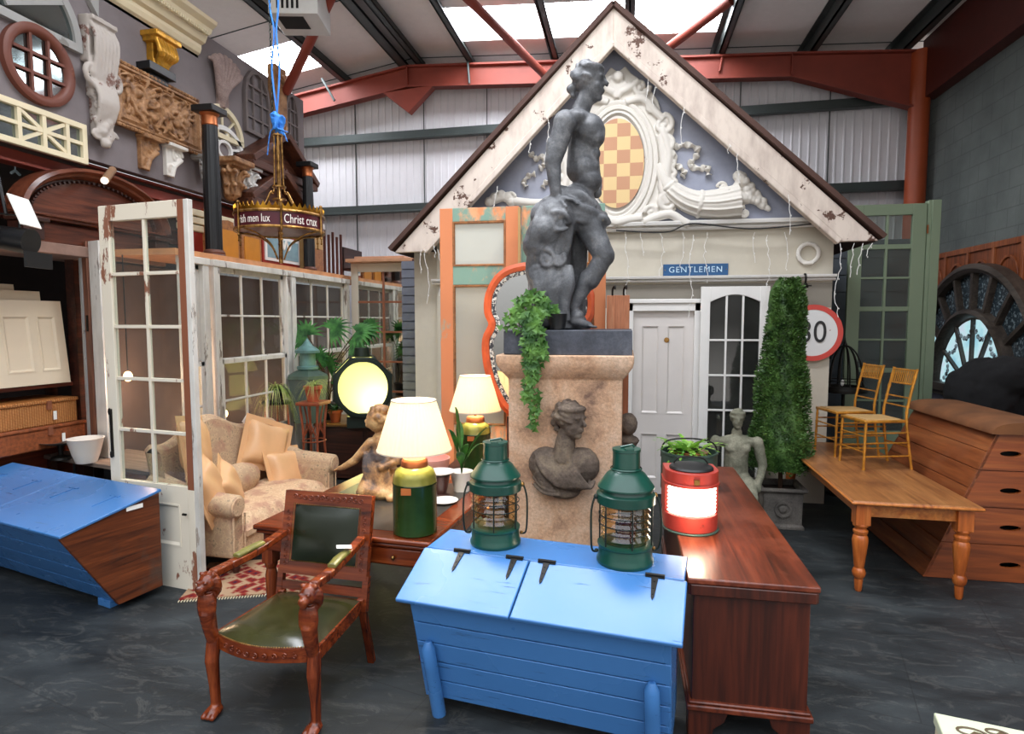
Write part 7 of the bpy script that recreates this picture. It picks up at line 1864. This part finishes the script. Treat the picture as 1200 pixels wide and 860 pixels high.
def scroll_brackets():
    for px, py, m, lab in ((171, 180, 'giltw', 'small carved bracket with gilt foot under the relief panel, nearer one'), (200, 189, 'plaster', 'small pale carved scroll bracket under the relief panel, farther one')):
        c = W(px, py); r = thing('scroll_bracket', lab, 'bracket', (WP, c[0], c[1]), 90)
        zt = .17; b = MB()
        b.box(-.14, .14, -.12, 0, zt-.04, zt).spiral(.03, zt-.11, .09, 1.7, 0, .022, y=-.05, flip=1).spiral(-.07, -.1, .05, 1.2, 0, .02, y=-.05)
        b.prism([(-.12, zt), (.13, zt), (.12, zt-.12), (.02, zt-.2), (-.02, -.18), (-.12, -.18)], -.05, 0).tube(bez([(.1, -.06, zt-.14), (.0, -.06, zt-.22), (-.03, -.06, -.1), (-.06, -.06, -.19)], 5), .025, 8)
        b.organic('carving', M[m], r, .008, 1)
scroll_brackets()
def leaf_fragment():
    c = W(259, 100); r = thing('plaster_leaf', 'pinkish plaster acanthus leaf fragment left of the arched windows', 'ornament', (WP, c[0], c[1]), 90)
    b = MB()
    for i in range(8):
        a = .4+i*.32; b.tube(bez([(-.05, -.04, -.28), (-.08+.1*math.cos(a), -.09, -.05), (.26*math.cos(a), -.1, .1+.18*math.sin(a)), (.34*math.cos(a), -.05, .12+.2*math.sin(a))], 6), [.04]*12+[.035]*4+[.02]*3, 8)
    for i in range(5): b.spiral(.18-.08*i, .26-.02*i, .05, 1, i, .02, y=-.08)
    b.box(-.12, .08, -.05, 0, -.3, .1)
    b.organic('leaf', stone('pink_plaster', '8a7672', 'a08c86', 'b09c96', 5, .9, .2, .2), r, .011, 1)
leaf_fragment()
def arched_sash(px0, px1, yt, yb, label, nc=2):
    a = W(px0, (yt+yb)/2-8)[0]; b_ = W(px1, (yt+yb)/2+8)[0]; cx = (a+b_)/2; zt = W((px0+px1)/2, yt)[1]; zb = W((px0+px1)/2, yb)[1]
    r = thing('arched_window', label, 'window', (WP, cx, (zt+zb)/2), 90, None); w = (b_-a)/2; h = (zt-zb)/2; m = chipped('grey_brown_window'+str(px0), '6e6462', '8a817c', .6, 4, (1, 1, .6), .6)
    path = [(-w, -h), (w, -h), (w, h-.35)]+[(w*math.cos(t), h-.35+.35*math.sin(t)) for t in (PI/6, PI/3, PI/2, 2*PI/3, 5*PI/6)]+[(-w, h-.35)]
    MB().sweep(path, [(0, 0), (0, -.05), (-.05, -.05), (-.05, 0)]).build('frame', m, r, bevel=.004)
    b = MB()
    for i in range(1, nc+1): x = -w+2*w*i/(nc+1); b.box(x-.012, x+.012, -.04, -.01, -h+.04, h-.06)
    for f in (-.5, 0, .45): b.box(-w+.03, w-.03, -.039, -.011, f*h-.012, f*h+.012)
    b.build('glazing_bars', m, r)
    MB().box(-w+.03, w-.03, -.01, -.005, -h+.03, h-.3).build('glass_panes', plain('dull_pane'+str(px0), '6b6668', .15), r)
arched_sash(284, 314, 84, 160, 'brown grey arched casement window, nearer one on the mauve wall')
arched_sash(332, 348, 110, 182, 'brown grey arched casement window, farther one near the wall end')
o = MB().box(-.14, .14, -.12, 0, -.5, .5).spiral(0, .3, .1, 1.5, 0, .03, y=-.12).spiral(0, -.3, .1, 1.5, 0, .03, y=-.12, flip=-1).build('carved_timber', M['giltw'], None); c = W(321, 122); place(o, (WP, c[0], c[1]), 90); tag(o, 'brown carved timber block between the two arched casement windows', 'carving')
def fan_and_oval():
    c = W(259, 154); r = thing('half_round_fanlight', 'cream half round fanlight above the oval spider window', 'window', (WP, c[0], c[1]-.05), 90)
    rr = (W(284, 160)[0]-W(236, 140)[0])/2; m = M['ivory']
    MB().sweep(arc(0, 0, rr, .36, 0, 180, 28), [(0, 0), (0, -.05), (-.06, -.05), (-.06, 0)], closed=False).box(-rr, rr, -.05, 0, -.05, .01).build('frame', m, r)
    b = MB()
    for t in (.25, .5, .75): b.bar((.1*math.cos(PI*t), -.02, .1*math.sin(PI*t)), ((rr-.04)*math.cos(PI*t), -.02, .33*math.sin(PI*t)), .025, .02)
    b.sweep(arc(0, 0, .12, .11, 0, 180, 12), [(0, 0), (0, -.035), (-.03, -.035), (-.03, 0)], closed=False); b.build('glazing_bars', m, r)
    c = W(261, 176); r = thing('oval_window', 'white oval spider web window frame behind the nearer black column', 'window', (WP, c[0], c[1]), 90)
    rr = (W(283, 180)[0]-W(238, 170)[0])/2; rz = .29; m = M['white']
    MB().sweep(ring(0, 0, rr, rz, 44), [(0, 0), (0, -.05), (-.055, -.05), (-.055, 0)]).build('frame', m, r)
    MB().sweep(ring(0, 0, .15, .12, 28), [(0, 0), (0, -.04), (-.035, -.04), (-.035, 0)]).build('inner_ring', m, r)
    b = MB()
    for k in range(6):
        t = PI/3*k+.3; b.bar((.14*math.cos(t), -.02, .11*math.sin(t)), ((rr-.03)*math.cos(t), -.02, (rz-.03)*math.sin(t)), .03, .025)
    b.build('spokes', m, r)
fan_and_oval()
def pediments():
    dw = wood('pediment_brown', '2a1610', '5c3424', '7a4a34', 'x', .45)
    for i, (px, py, s, lab) in enumerate(((322, 197, 1.0, 'dark brown triangular wooden pediment high beside the wall end'), (318, 236, .92, 'dark brown triangular wooden pediment, lower one on the mauve wall'))):
        c = W(px, py); r = thing('wooden_pediment', lab, 'pediment', (WP, c[0]-.1, c[1]), 90)
        w = .78*s; h = .42*s
        MB().prism([(-w, -.12), (w, -.12), (0, h-.1)], -.08, 0).build('backing', dw, r)
        MB().box(-w-.05, w+.05, -.28, 0, -.2, -.1).box(-w, w, -.22, 0, -.25, -.2).build('base_moulding', dw, r, bevel=.01)
        for sg in (-1, 1): MB().bar((sg*(w+.06), -.15, -.1), (0, -.15, h), .09, .3).build('raking_moulding', dw, r, bevel=.01)
pediments()
def capitals():
    for px, py, m, s, lab in ((262, 213, 'giltw', .26, 'gilded Corinthian capital fixed below the oval window'), (281, 214, 'white', .2, 'white plaster leaf bracket beside the gilded capital'), (232, 200, 'greyw', .16, 'grey painted scroll bracket left of the nearer black column')):
        c = W(px, py); r = thing('capital', lab, 'capital', (WP+.0, c[0], c[1]), 90)
        b = MB(); b.box(-s*.8, s*.8, -s*1.2, 0, s*.75, s).box(-s*.65, s*.65, -s, 0, s*.62, s*.78).cap((0, -.1, -s*.6), s*.35, (0, -.1, s*.4), s*.45, 12)
        for row in range(2):
            for k in range(5):
                a = -PI+PI*k/4; q = s*(.42+.12*row); x, y = q*math.cos(a), -.1+q*math.sin(a)
                z0 = -s*.7+row*s*.6; b.tube(bez([(x*.8, y*.8-.02, z0), (x, y, z0+s*.35), (x*1.25, y*1.25, z0+s*.5), (x*1.3, y*1.3, z0+s*.38)], 4), s*.11, 6)
        for sg in (-1, 1): b.spiral(sg*s*.55, s*.5, s*.2, 1.3, 0, s*.07, y=-s*.7, flip=sg)
        b.organic('carved_body', M[m], r, s*.045, 1)
capitals()
# ---------------------------------------------------------------- black columns on the platform
def column(px, yt, yb_z, rr, label, X):
    t = at(px, yt, X=X); z0 = PT; 
    r = thing('fluted_column', label, 'column', (X, t.y, z0), 0, 'black fluted columns on the partition top'); H = t.z-z0
    n = 64
    MB().lathe([(rr*1.0, .1), (rr*1.0, H*.5), (rr*.88, H-.2)], n, wob=lambda a, i: 1-.05*(.5+.5*math.cos(a*16))).build('shaft', M['black'], r, smooth=60)
    MB().lathe([(.0001, 0), (rr*1.4, 0), (rr*1.4, .03), (rr*1.25, .05), (rr*1.3, .07), (rr*1.05, .1), (.0001, .1)], 32).build('base', wood('col_base', '3a2018', '6a4030', None, 'x', .5), r)
    MB().lathe([(rr*.86, H-.2), (rr*.95, H-.19), (rr*.9, H-.17), (rr*.9, H-.1), (rr*1.15, H-.07), (.0001, H-.07)], 32).build('necking', M['copper'], r)
    MB().box(-rr*1.45, rr*1.45, -rr*1.45, rr*1.45, H-.07, H).build('abacus', M['black'], r, bevel=.008)
column(245, 126, 0, .09, 'black fluted wooden column with copper neck, nearer one left of the hanging light', -4.55)
column(360, 191, 0, .08, 'black fluted wooden column with copper neck, farther one by the wall end', -4.6)
# ---------------------------------------------------------------- ring chandelier
def chandelier():
    Y = 5.5; c = at(328, 255, Y=Y); cx, cy = c.x, c.y
    zt = at(328, 247, Y=Y).z; zb = at(328, 272, Y=Y).z; R_ = .405; ztop = at(326, 157, Y=Y).z
    r = thing('ring_chandelier', 'brass crown chandelier with dark red lettered band hanging on blue straps', 'chandelier', (cx, cy, zb), 0)
    H = .145; g = M['brass']
    b = MB().lathe([(R_, 0), (R_, H), (R_-.012, H), (R_-.012, 0)], 96, close=True); b.build('red_band', M['maroon'], r, smooth=30)
    MB().lathe([(.0001, .0), (R_-.02, .0), (R_-.02, .006), (.0001, .006)], 64).build('underside_disc', M['maroon'], r)
    for z in (0, H):
        MB().lathe([(R_-.015, z-.012), (R_+.01, z-.012), (R_+.014, z), (R_+.01, z+.012), (R_-.015, z+.012)], 96, close=True).build('rim_ring', g, r)
    MB().lathe([(R_+.002, H+.01), (R_+.002, H+.035), (R_-.004, H+.035), (R_-.004, H+.01)], 96, close=True).build('gallery_ring', M['gold'], r)
    b = MB(); hs = (.004, .004, .018, .03, .045, .03, .018, .004); wd_ = 48*8; v = []
    for k in range(wd_):
        a = 2*PI*k/wd_
        for q in (R_+.004, R_-.004):
            for zz in (H+.03, H+.034+hs[k % 8]): v.append((q*math.cos(a), q*math.sin(a), zz))
    f = []
    for k in range(wd_):
        l = (k+1) % wd_; f += [(4*k, 4*l, 4*l+1, 4*k+1), (4*k+2, 4*k+3, 4*l+3, 4*l+2), (4*k+1, 4*l+1, 4*l+3, 4*k+3), (4*k, 4*k+2, 4*l+2, 4*l)]
    b.add(v, f)
    b.build('crown_crest', M['gold'], r)
    # blackletter-like bands of words round the ring
    def word(txt, a0, size, sx=.62):
        v, f = text_geo(txt, size, .0015, sx, 1.02); q = []
        for p in v:
            a = a0+p.x/R_; q.append(((R_+.003-p.y)*math.cos(a), (R_+.003-p.y)*math.sin(a), H/2-.004+p.z))
        MB().add(q, f).build('lettering', M['plaintext'], r, smooth=0)
    # camera looks at the -y side; angle -90deg faces the viewer
    va = math.atan2(-cy, -cx)
    word('rish men lux', va-.62, .105); word('Christ crux', va+.50, .115); word('men lux rish', va+1.7, .105); word('crux Christ', va+2.8, .11); word('lux men', va-1.75, .105)
    for k in range(6):
        a = va+.03+2*PI*k/6; x, y = (R_+.012)*math.cos(a), (R_+.012)*math.sin(a)
        MB().tube([(x, y, -.03), (x, y, H+.07)], .011, 8).ball((x, y, H+.08), .018, 8).ball((x, y, -.07), .014, 8).tube([(x, y, -.12), (x, y, -.03)], .006, 6).ball((x, y, -.12), .012, 6).build('finial_post', g, r)
        pts = bez([(x*.97, y*.97, H+.02), (x*.45, y*.45, H+.07), (x*.22, y*.22, H+.22), (x*.12, y*.12, .42), (x*.09, y*.09, ztop-zb)], 8)
        MB().tube(pts, .008, 8).build('upper_rod', g, r, smooth=180)
        MB().tube(bez([(x*.95, y*.95, .0), (x*.6, y*.6, -.03), (x*.25, y*.25, -.12), (x*.08, y*.08, -.26)], 6), .008, 8).build('lower_scroll', g, r, smooth=180)
    MB().tube([(0, 0, -.30), (0, 0, ztop-zb)], .02, 12).build('central_stem', g, r)
    for z in (.30, .42, ztop-zb-.02): MB().lathe([(.03, z), (.065 if z < .5 else .05, z), (.065 if z < .5 else .05, z+.014), (.03, z+.014)], 24, close=True).build('collar', g, r)
    # straps and chain
    s = thing('lifting_strap', 'bright blue webbing strap and chain holding up the chandelier', 'strap', (cx, cy, ztop)); zr_ = zr(cx)-.2-ztop
    rn = random.Random(6)
    for i in range(2): 
        x = -.03+.06*i; MB().tube(bez([(0, 0, .2), (x*1.3, 0, .6), (x*.4, .01, .95), (x*1.6, 0, 1.3), (x, 0, zr_)], 6), .014, 6, flat=.35).build('strap', M['rope'], s)
    kn = MB()
    for i in range(7): kn.tube(bez([(rn.uniform(-.05, .05), rn.uniform(-.05, .05), rn.uniform(.0, .2)) for _ in range(4)], 5), .022, 6, flat=.4)
    for q in ((-.1, -.02, -.2), (.13, -.03, .0), (-.06, .03, -.12), (.1, 0, -.08)): kn.tube(bez([(0, 0, .05), (q[0]*.6, q[1], .02), q], 5), .018, 6, flat=.3)
    kn.organic('knot', M['rope'], s, .009, 1)
    ch = MB()
    for i in range(int((zr_)/.035)):
        z = .0+i*.035; pts = [(-.045+.01*math.cos(t)*(1 if i % 2 else 0), .01*math.cos(t)*(0 if i % 2 else 1), z+.022*math.sin(t)) for t in [2*PI*k/8 for k in range(8)]]
        ch.tube(pts, .004, 5, closed=True)
    ch.build('chain', M['darkmetal'], s)
chandelier()
def heater():
    c = at(352, 14, Z=5.95); r = thing('ceiling_heater', 'white boxed unit heater hanging under the roof at the top left', 'heater', (c.x, c.y, 5.95), 12)
    MB().box(-.3, .3, -.3, .3, -.16, .22).build('casing', M['heater'], r, bevel=.01)
    b = MB()
    for i in range(5): b.box(-.2+i*.06, -.17+i*.06, -.302, -.3, -.1, .1)
    b.build('front_grille', M['dark'], r)
    MB().box(-.22, .1, -.22, .1, -.165, -.158).build('bottom_outlet', M['dark'], r)
    for x in (-.25, .25): MB().tube([(x, 0, .2), (x, 0, zr(c.x)-5.95-.02)], .012, 6).build('hanger_rod', M['darkmetal'], r)
heater()
# ---------------------------------------------------------------- stock standing on the platform
def on_platform():
    X = -4.72
    def yz(px, py): p = at(px, py, X=X); return p.y, p.z
    def item(name, label, cat, px0, px1, py, m, d=.3, fn=None, X_=X, mat2=None):
        y0 = at(px0, py, X=X_).y; y1 = at(px1, py, X=X_).y; z = at((px0+px1)/2, py, X=X_).z; r = thing(name, label, cat, (X_, (y0+y1)/2, PT), 90)
        return r, (y1-y0)/2, z-PT
    r, w, h = item('cabinet', 'ochre wooden cupboard side with rounded top on the partition', 'cupboard', 255, 280, 268, None)
    MB().prism([(-w, 0), (w, 0), (w, h)]+[(w*math.cos(t), h+.1*math.sin(t)) for t in (.5, 1.0, 1.57, 2.1, 2.6)]+[(-w, h)], -.0, .3).build('carcase', M['pinetop'], r)
    MB().box(-w+.04, w-.04, -.012, 0, .03, h-.02).build('ochre_panel', M['yellowboard'], r)
    r, w, h = item('wooden_case', 'ochre board case standing below the chandelier on the partition', 'case', 283, 306, 276, None)
    MB().box(-w, w, 0, .2, 0, h).build('carcase', M['pinetop'], r, bevel=.004); MB().box(-w+.05, w-.05, -.01, 0, .03, h-.03).build('ochre_panel', M['yellowboard'], r)
    r, w, h = item('framed_picture', 'blue grey picture in a white frame on a red board under the chandelier', 'picture', 309, 352, 278, None)
    MB().box(-w, w, .02, .06, 0, h+.05).build('red_board', M['redboard'], r); MB().box(-w+.04, w-.04, .0, .02, .12, h).build('white_frame', M['trimw'], r); MB().box(-w+.08, w-.08, -.006, .0, .16, h-.04).build('picture_face', M['pictblue'], r)
    b = MB()
    b.tube(bez([(-.1, -.01, .3), (-.04, -.01, .42), (.0, -.01, .3), (.06, -.01, .42), (.12, -.01, .3), (.2, -.01, .42)], 5), .014, 6)
    b.build('white_marks', M['plaintext'], r)
    r, w, h = item('storage_box', 'tall tan wooden box on the partition right of the picture', 'box', 355, 378, 258, None)
    MB().box(-w, w, 0, .3, 0, h).build('case_body', M['tan'], r, bevel=.004); MB().box(-w+.02, w-.02, -.008, 0, .02, h*.5).build('front_panel', M['pinetop'], r)
    r, w, h = item('baluster_bundle', 'row of dark turned balusters standing beyond the tan box', 'balusters', 381, 400, 272, None)
    for i in range(5):
        x = -w+2*w*i/4; MB().box(x-.018, x+.018, 0, .03, 0, h*(1-.08*(i % 2))).build('baluster', wood('baluster_wood%d' % i, '2c120c', '5a2a1c', None, 'z', .5), r)
    r, w, h = item('side_chair', 'dark low backed wooden chair back beyond the balusters', 'chair', 402, 424, 292, None)
    MB().box(-w, w, 0, .03, h*.3, h).box(-w, -w+.03, 0, .03, 0, h).box(w-.03, w, 0, .03, 0, h).build('backrest', M['darkw'], r, bevel=.006); MB().box(-w, w, -.3, 0, h*.28, h*.36).build('seat', M['darkw'], r)
    for x in (-w+.02, w-.02): MB().box(x-.015, x+.015, -.3, -.27, 0, h*.3).build('leg', M['darkw'], r)
    y = at(238, 260, X=-4.9).y; z = at(238, 246, X=-4.9).z
    r = thing('moulding_stack', 'stack of cream skirting mouldings behind the nearer black column', 'mouldings', (-4.9, y, PT), 90)
    for i in range(3): MB().box(-.35, .6, 0, .08, z-PT-.09*(i+1)+.005, z-PT-.09*i-.01).build('moulding', M['ivory'], r, bevel=.01)
    MB().box(-.3, .5, .02, .07, 0, z-PT-.27).build('support_block', M['redboard'], r)
on_platform()
# ---------------------------------------------------------------- plants and cabinet corner
def corner():
    cab = thing('low_cabinet', 'long dark low cabinet carrying the palm and octagonal lantern', 'cabinet', (-3.3, 7.55, 0), 0)
    MB().box(-.62, .75, -.3, .45, .03, .70).build('carcase', M['darkw'], cab, bevel=.006); MB().box(-.65, .78, -.33, .48, .70, .735).build('cabinet_top', wood('cab_top', '5a3a1c', '8a6030', None, 'x', .3), cab, bevel=.006)
    for x in (-.6, .08): MB().box(x, x+.62, -.312, -.3, .08, .66).build('door', M['darkw'], cab, bevel=.006)
    # palm
    c = at(385, 470, Y=7.6); p = thing('potted_palm', 'dark green fan palm with long stems behind the octagonal lantern', 'plant', (c.x, 7.62, .735))
    MB().lathe([(.0001, 0), (.1, 0), (.13, .2), (.135, .22), (.12, .22), (.0001, .2)], 24).build('pot', M['black'], p)
    rn = random.Random(31); b = MB(); st = MB()
    heads = []
    for px, py, s in ((360, 392, 1.0), (388, 385, .9), (418, 388, 1.0), (384, 428, .85), (404, 436, .8), (372, 420, .8), (352, 400, .7), (430, 384, .8), (395, 452, .7), (412, 405, .7)):
        q = at(px, py, Y=7.45+rn.uniform(-.15, .15)); heads.append((q-Vector((c.x, 7.62, .735)), s))
    for hd, s in heads:
        st.tube(bez([(0, 0, .2), (hd.x*.25, hd.y*.3, hd.z*.55+.1), tuple(hd)], 6), .007, 6)
        for k in range(15):
            if k == 0: nr = Vector((rn.uniform(-.5, .5), -1, rn.uniform(.2, .9))).normalized(); out = Vector((hd.x*1.6, 0, .25)); out = (out-nr*out.dot(nr)).normalized(); sd = out.cross(nr)
            a = -1.9+3.8*k/14; d = (out*math.cos(a)+sd*math.sin(a)+nr*.12).normalized(); L = .36*s*(1-.15*abs(a))
            pts = [hd+d*L*t+Vector((0, 0, -.12*s*t*t)) for t in (0, .25, .5, .75, 1)]; w_ = d.cross(nr).normalized()
            v = []
            for i, q in enumerate(pts): ww = .021*(.5, 1, 1, .6, .05)[i]; v += [q-w_*ww, q+Vector((0, 0, -.004)), q+w_*ww]
            b.add(v, [(3*i+j, 3*i+j+1, 3*i+j+4, 3*i+j+3) for i in range(4) for j in (0, 1)])
    b.build('fronds', M['palm'], p, smooth=0); st.build('stems', M['bark'], p)
    # octagonal lantern: drum with round front glass
    c = at(425, 452, Y=7.25); r = thing('octagonal_lantern', 'large octagonal dark framed lantern with glowing yellow glass', 'lantern', (c.x+.06, 7.12, .735), 26)
    zc = c.z-.735; R_ = .37; m = M['darkmetal']
    t_ = NT('lit_yellow_glass'); tr_ = t_.n('ShaderNodeBsdfTranslucent'); tr_.inputs[0].default_value = lin('fbf7b8'); em_ = t_.n('ShaderNodeEmission'); em_.inputs[0].default_value = lin('ece690'); em_.inputs[1].default_value = .42
    ad_ = t_.n('ShaderNodeAddShader'); t_.l(tr_.outputs[0], ad_.inputs[0]); t_.l(em_.outputs[0], ad_.inputs[1]); t_.l(ad_.outputs[0], t_.out.inputs[0]); yg = t_.m
    lamp((c.x+.12, 7.35, .735+zc-.16), 9, (1, .95, .6), .06, 'yellow_lantern_bulb')
    oc = [((R_)*math.cos(R(22.5+45*k)), zc+R_*1.05*math.sin(R(22.5+45*k))) for k in range(8)]
    for y0, y1 in ((-.10, -.05), (.38, .42)): MB().sweep(oc, [(.01, y1), (.01, y0), (-.045, y0), (-.045, y1)]).build('octagon_frame', m, r, bevel=.006)
    MB().sweep(ring(0, zc, R_*.86, R_*.92, 44), [(.02, -.09), (.02, -.125), (-.02, -.125), (-.02, -.09)]).build('round_bezel', m, r)
    MB().add([(x, -.085, z) for x, z in ring(0, zc, R_*.86, R_*.92, 44)], [tuple(range(44))]).build('front_glass', yg, r, smooth=0)
    for k in range(8):
        (x0, z0), (x1, z1) = oc[k], oc[(k+1) % 8]; MB().bar((x0, -.08, z0), (x0, .4, z0), .03, .03).build('edge_bar', m, r)
        MB().add([(x0*.98, -.05, zc+(z0-zc)*.98), (x1*.98, -.05, zc+(z1-zc)*.98), (x1*.98, .38, zc+(z1-zc)*.98), (x0*.98, .38, zc+(z0-zc)*.98)], [(0, 1, 2, 3)]).build('side_glass', yg, r, smooth=0)
    MB().lathe([(.07, zc+R_*.95), (.1, zc+R_*1.0), (.09, zc+R_*1.3), (.0001, zc+R_*1.3)], 16, Matrix.Translation((0, .1, 0))).build('vent', m, r)
    MB().box(-.2, .2, -.08, .3, 0, max(.02, zc-R_*.97)).build('foot', m, r)
    lamp((c.x, 6.95, .95+.4), 4, (1, .9, .4), .15, 'yellow_lantern_glow')
    # verdigris lantern
    c = at(356, 440, Y=7.0); r = thing('verdigris_lantern', 'blue green metal lantern top with pointed cap behind the plant stand', 'lantern', (c.x, 7.1, 0)); z = at(356, 404, Y=7.1).z; z2 = at(356, 432, Y=7.1).z; z3 = at(356, 480, Y=7.1).z
    MB().lathe([(.11, z2-.02), (.13, z2), (.13, z2+.03), (.1, z2+.04), (.095, z-.1), (.15, z-.1), (.15, z-.07), (.06, z), (.02, z+.06), (.0001, z+.09)], 28).build('vented_cap', M['greendome'], r)
    MB().lathe([(.28, z2-.12), (.27, z2-.08), (.1, z2+.0)], 6).build('roof', M['zinc'], r, smooth=0)
    MB().lathe([(.19, z3-.15), (.27, z2-.12)], 6).build('body', plain('lantern_side_glass', '4c5a58', .3), r, smooth=0)
    MB().lathe([(.0001, 0), (.16, 0), (.16, .03), (.03, .06), (.03, z3-.17), (.19, z3-.15), (.0001, z3-.14)], 16).build('post', M['iron'], r)
    # rattan stand with spider plant
    c = at(367, 470, Y=6.45); r = thing('plant_stand', 'tall red rattan plant stand with splayed legs beside the sofa', 'plant stand', (c.x, 6.45, 0)); zt = c.z
    MB().lathe([(.0001, zt-.04), (.2, zt-.04), (.205, zt-.02), (.2, zt), (.0001, zt)], 4, Matrix.Rotation(PI/4, 4, 'Z')).build('top', M['rattan'], r, smooth=0, bevel=.006)
    for k in range(4):
        a = PI/4+PI/2*k; b = MB().tube(bez([(.2*math.cos(a), .2*math.sin(a), 0), (.12*math.cos(a), .12*math.sin(a), zt*.55), (.15*math.cos(a), .15*math.sin(a), zt-.04)], 6), .014, 8); b.build('leg', M['rattan'], r)
        for s in (-1, 1):
            a2 = a+s*PI/4; MB().tube(bez([(.125*math.cos(a), .125*math.sin(a), zt*.62), (.07*math.cos(a2)*1.2, .07*math.sin(a2)*1.2, zt*.8), (.15*math.cos(a2)*.8, .15*math.sin(a2)*.8, zt-.04)], 6), .008, 6).build('brace', M['rattan'], r)
    for z in (zt*.6,): MB().tube([(.13*math.cos(t), .13*math.sin(t), z) for t in [2*PI*k/20 for k in range(20)]], .008, 6, closed=True).build('ring', M['rattan'], r)
    def pot(x, y, z, s, label, m, fol, n, L, leafw, seed, droop=1.3, name='potted_plant'):
        r = thing(name, label, 'plant', (x, y, z)); MB().lathe([(.0001, 0), (.06*s, 0), (.085*s, .13*s), (.1*s, .135*s), (.1*s, .17*s), (.085*s, .17*s), (.0001, .15*s)], 24).build('pot', m, r)
        rn = random.Random(seed); b = MB()
        for i in range(n):
            a = rn.uniform(0, 2*PI); l = L*rn.uniform(.6, 1.1); up = rn.uniform(.5, 1.2); v = []; d = Vector((math.cos(a), math.sin(a), 0)); sd = Vector((-d.y, d.x, 0))
            for k in range(8):
                t = k/7; q = d*(l*.75*t)+Vector((0, 0, .16*s+l*up*t-droop*l*t*t)); ww = leafw*(1-t*.9); v += [q-sd*ww, q+sd*ww]
            b.add(v, [(2*k, 2*k+1, 2*k+3, 2*k+2) for k in range(7)])
        b.build('leaves', fol, r, smooth=0); return r
    pot(c.x, 6.45, zt, 1.05, 'spider plant in a terracotta pot on the red rattan stand', M['terra'], M['spider'], 60, .30, .006, 1)
    c2 = at(324, 462, Y=6.85); st2 = thing('plant_table', 'small dark iron plant table behind the sofa back', 'table', (c2.x, 6.85, 0)); 
    zt2 = at(324, 470, Y=6.85).z
    MB().lathe([(.0001, zt2-.03), (.17, zt2-.03), (.17, zt2), (.0001, zt2)], 24).build('top', M['iron'], st2)
    for k in range(3): a = 2*PI*k/3; MB().tube([(.14*math.cos(a), .14*math.sin(a), zt2-.02), (.2*math.cos(a), .2*math.sin(a), 0)], .012, 6).build('leg', M['rattan'], st2)
    pot(c2.x, 6.85, zt2, .9, 'bushy striped spider plant trailing behind the sofa back', M['black'], M['spider'], 90, .42, .008, 2, 1.7)
    c3 = at(401, 490, Y=7.0); 
    u = MB().lathe([(.0001, 0), (.07, 0), (.075, .015), (.03, .04), (.03, .06), (.08, .085), (.105, .2), (.115, .205), (.105, .215), (.09, .2), (.0001, .18)], 32, wob=lambda a, i: 1+(.03*math.cos(a*14) if i in (5, 6) else 0))
    o = u.build('urn_planter', M['whiteware'], None); place(o, (c3.x, 7.32, .735)); tag(o, 'small white ribbed urn standing on the dark low cabinet', 'urn')
    pot(c3.x-.28, 7.38, .735, .95, 'small leafy plant in a terracotta pot beside the white urn', M['terra'], M['leaf'], 50, .17, .018, 5, .7)
corner()
for loc, pw in ((tuple(at(150, 441, X=-4.75)), 20), ((-4.7, 6.5, .95), 14), ((-4.7, 7.9, .95), 10)):  # first bulb shows; the two after it are hidden, added for warm glow
    t = thing('bare_bulb', 'warm bulb behind the window screen, the farther two hidden and added for glow', 'light bulb', loc, 0, 'warm bulbs behind the window screen')
    MB().ball((0, 0, 0), (.04, .04, .05), 12).build('bulb', emit('warm_bulb', 'ffc890', 14), t); MB().tube([(0, 0, .04), (0, 0, PT-.06-loc[2])], .006, 6).build('flex', M['black'], t)
    lamp((loc[0]+.08, loc[1]-.02, loc[2]-.02), pw, (1, .62, .4), .05)
o = MB().box(-.2, .2, 0, .03, 0, .25).build('lit_panel_x', M['tan'], None) if 0 else None
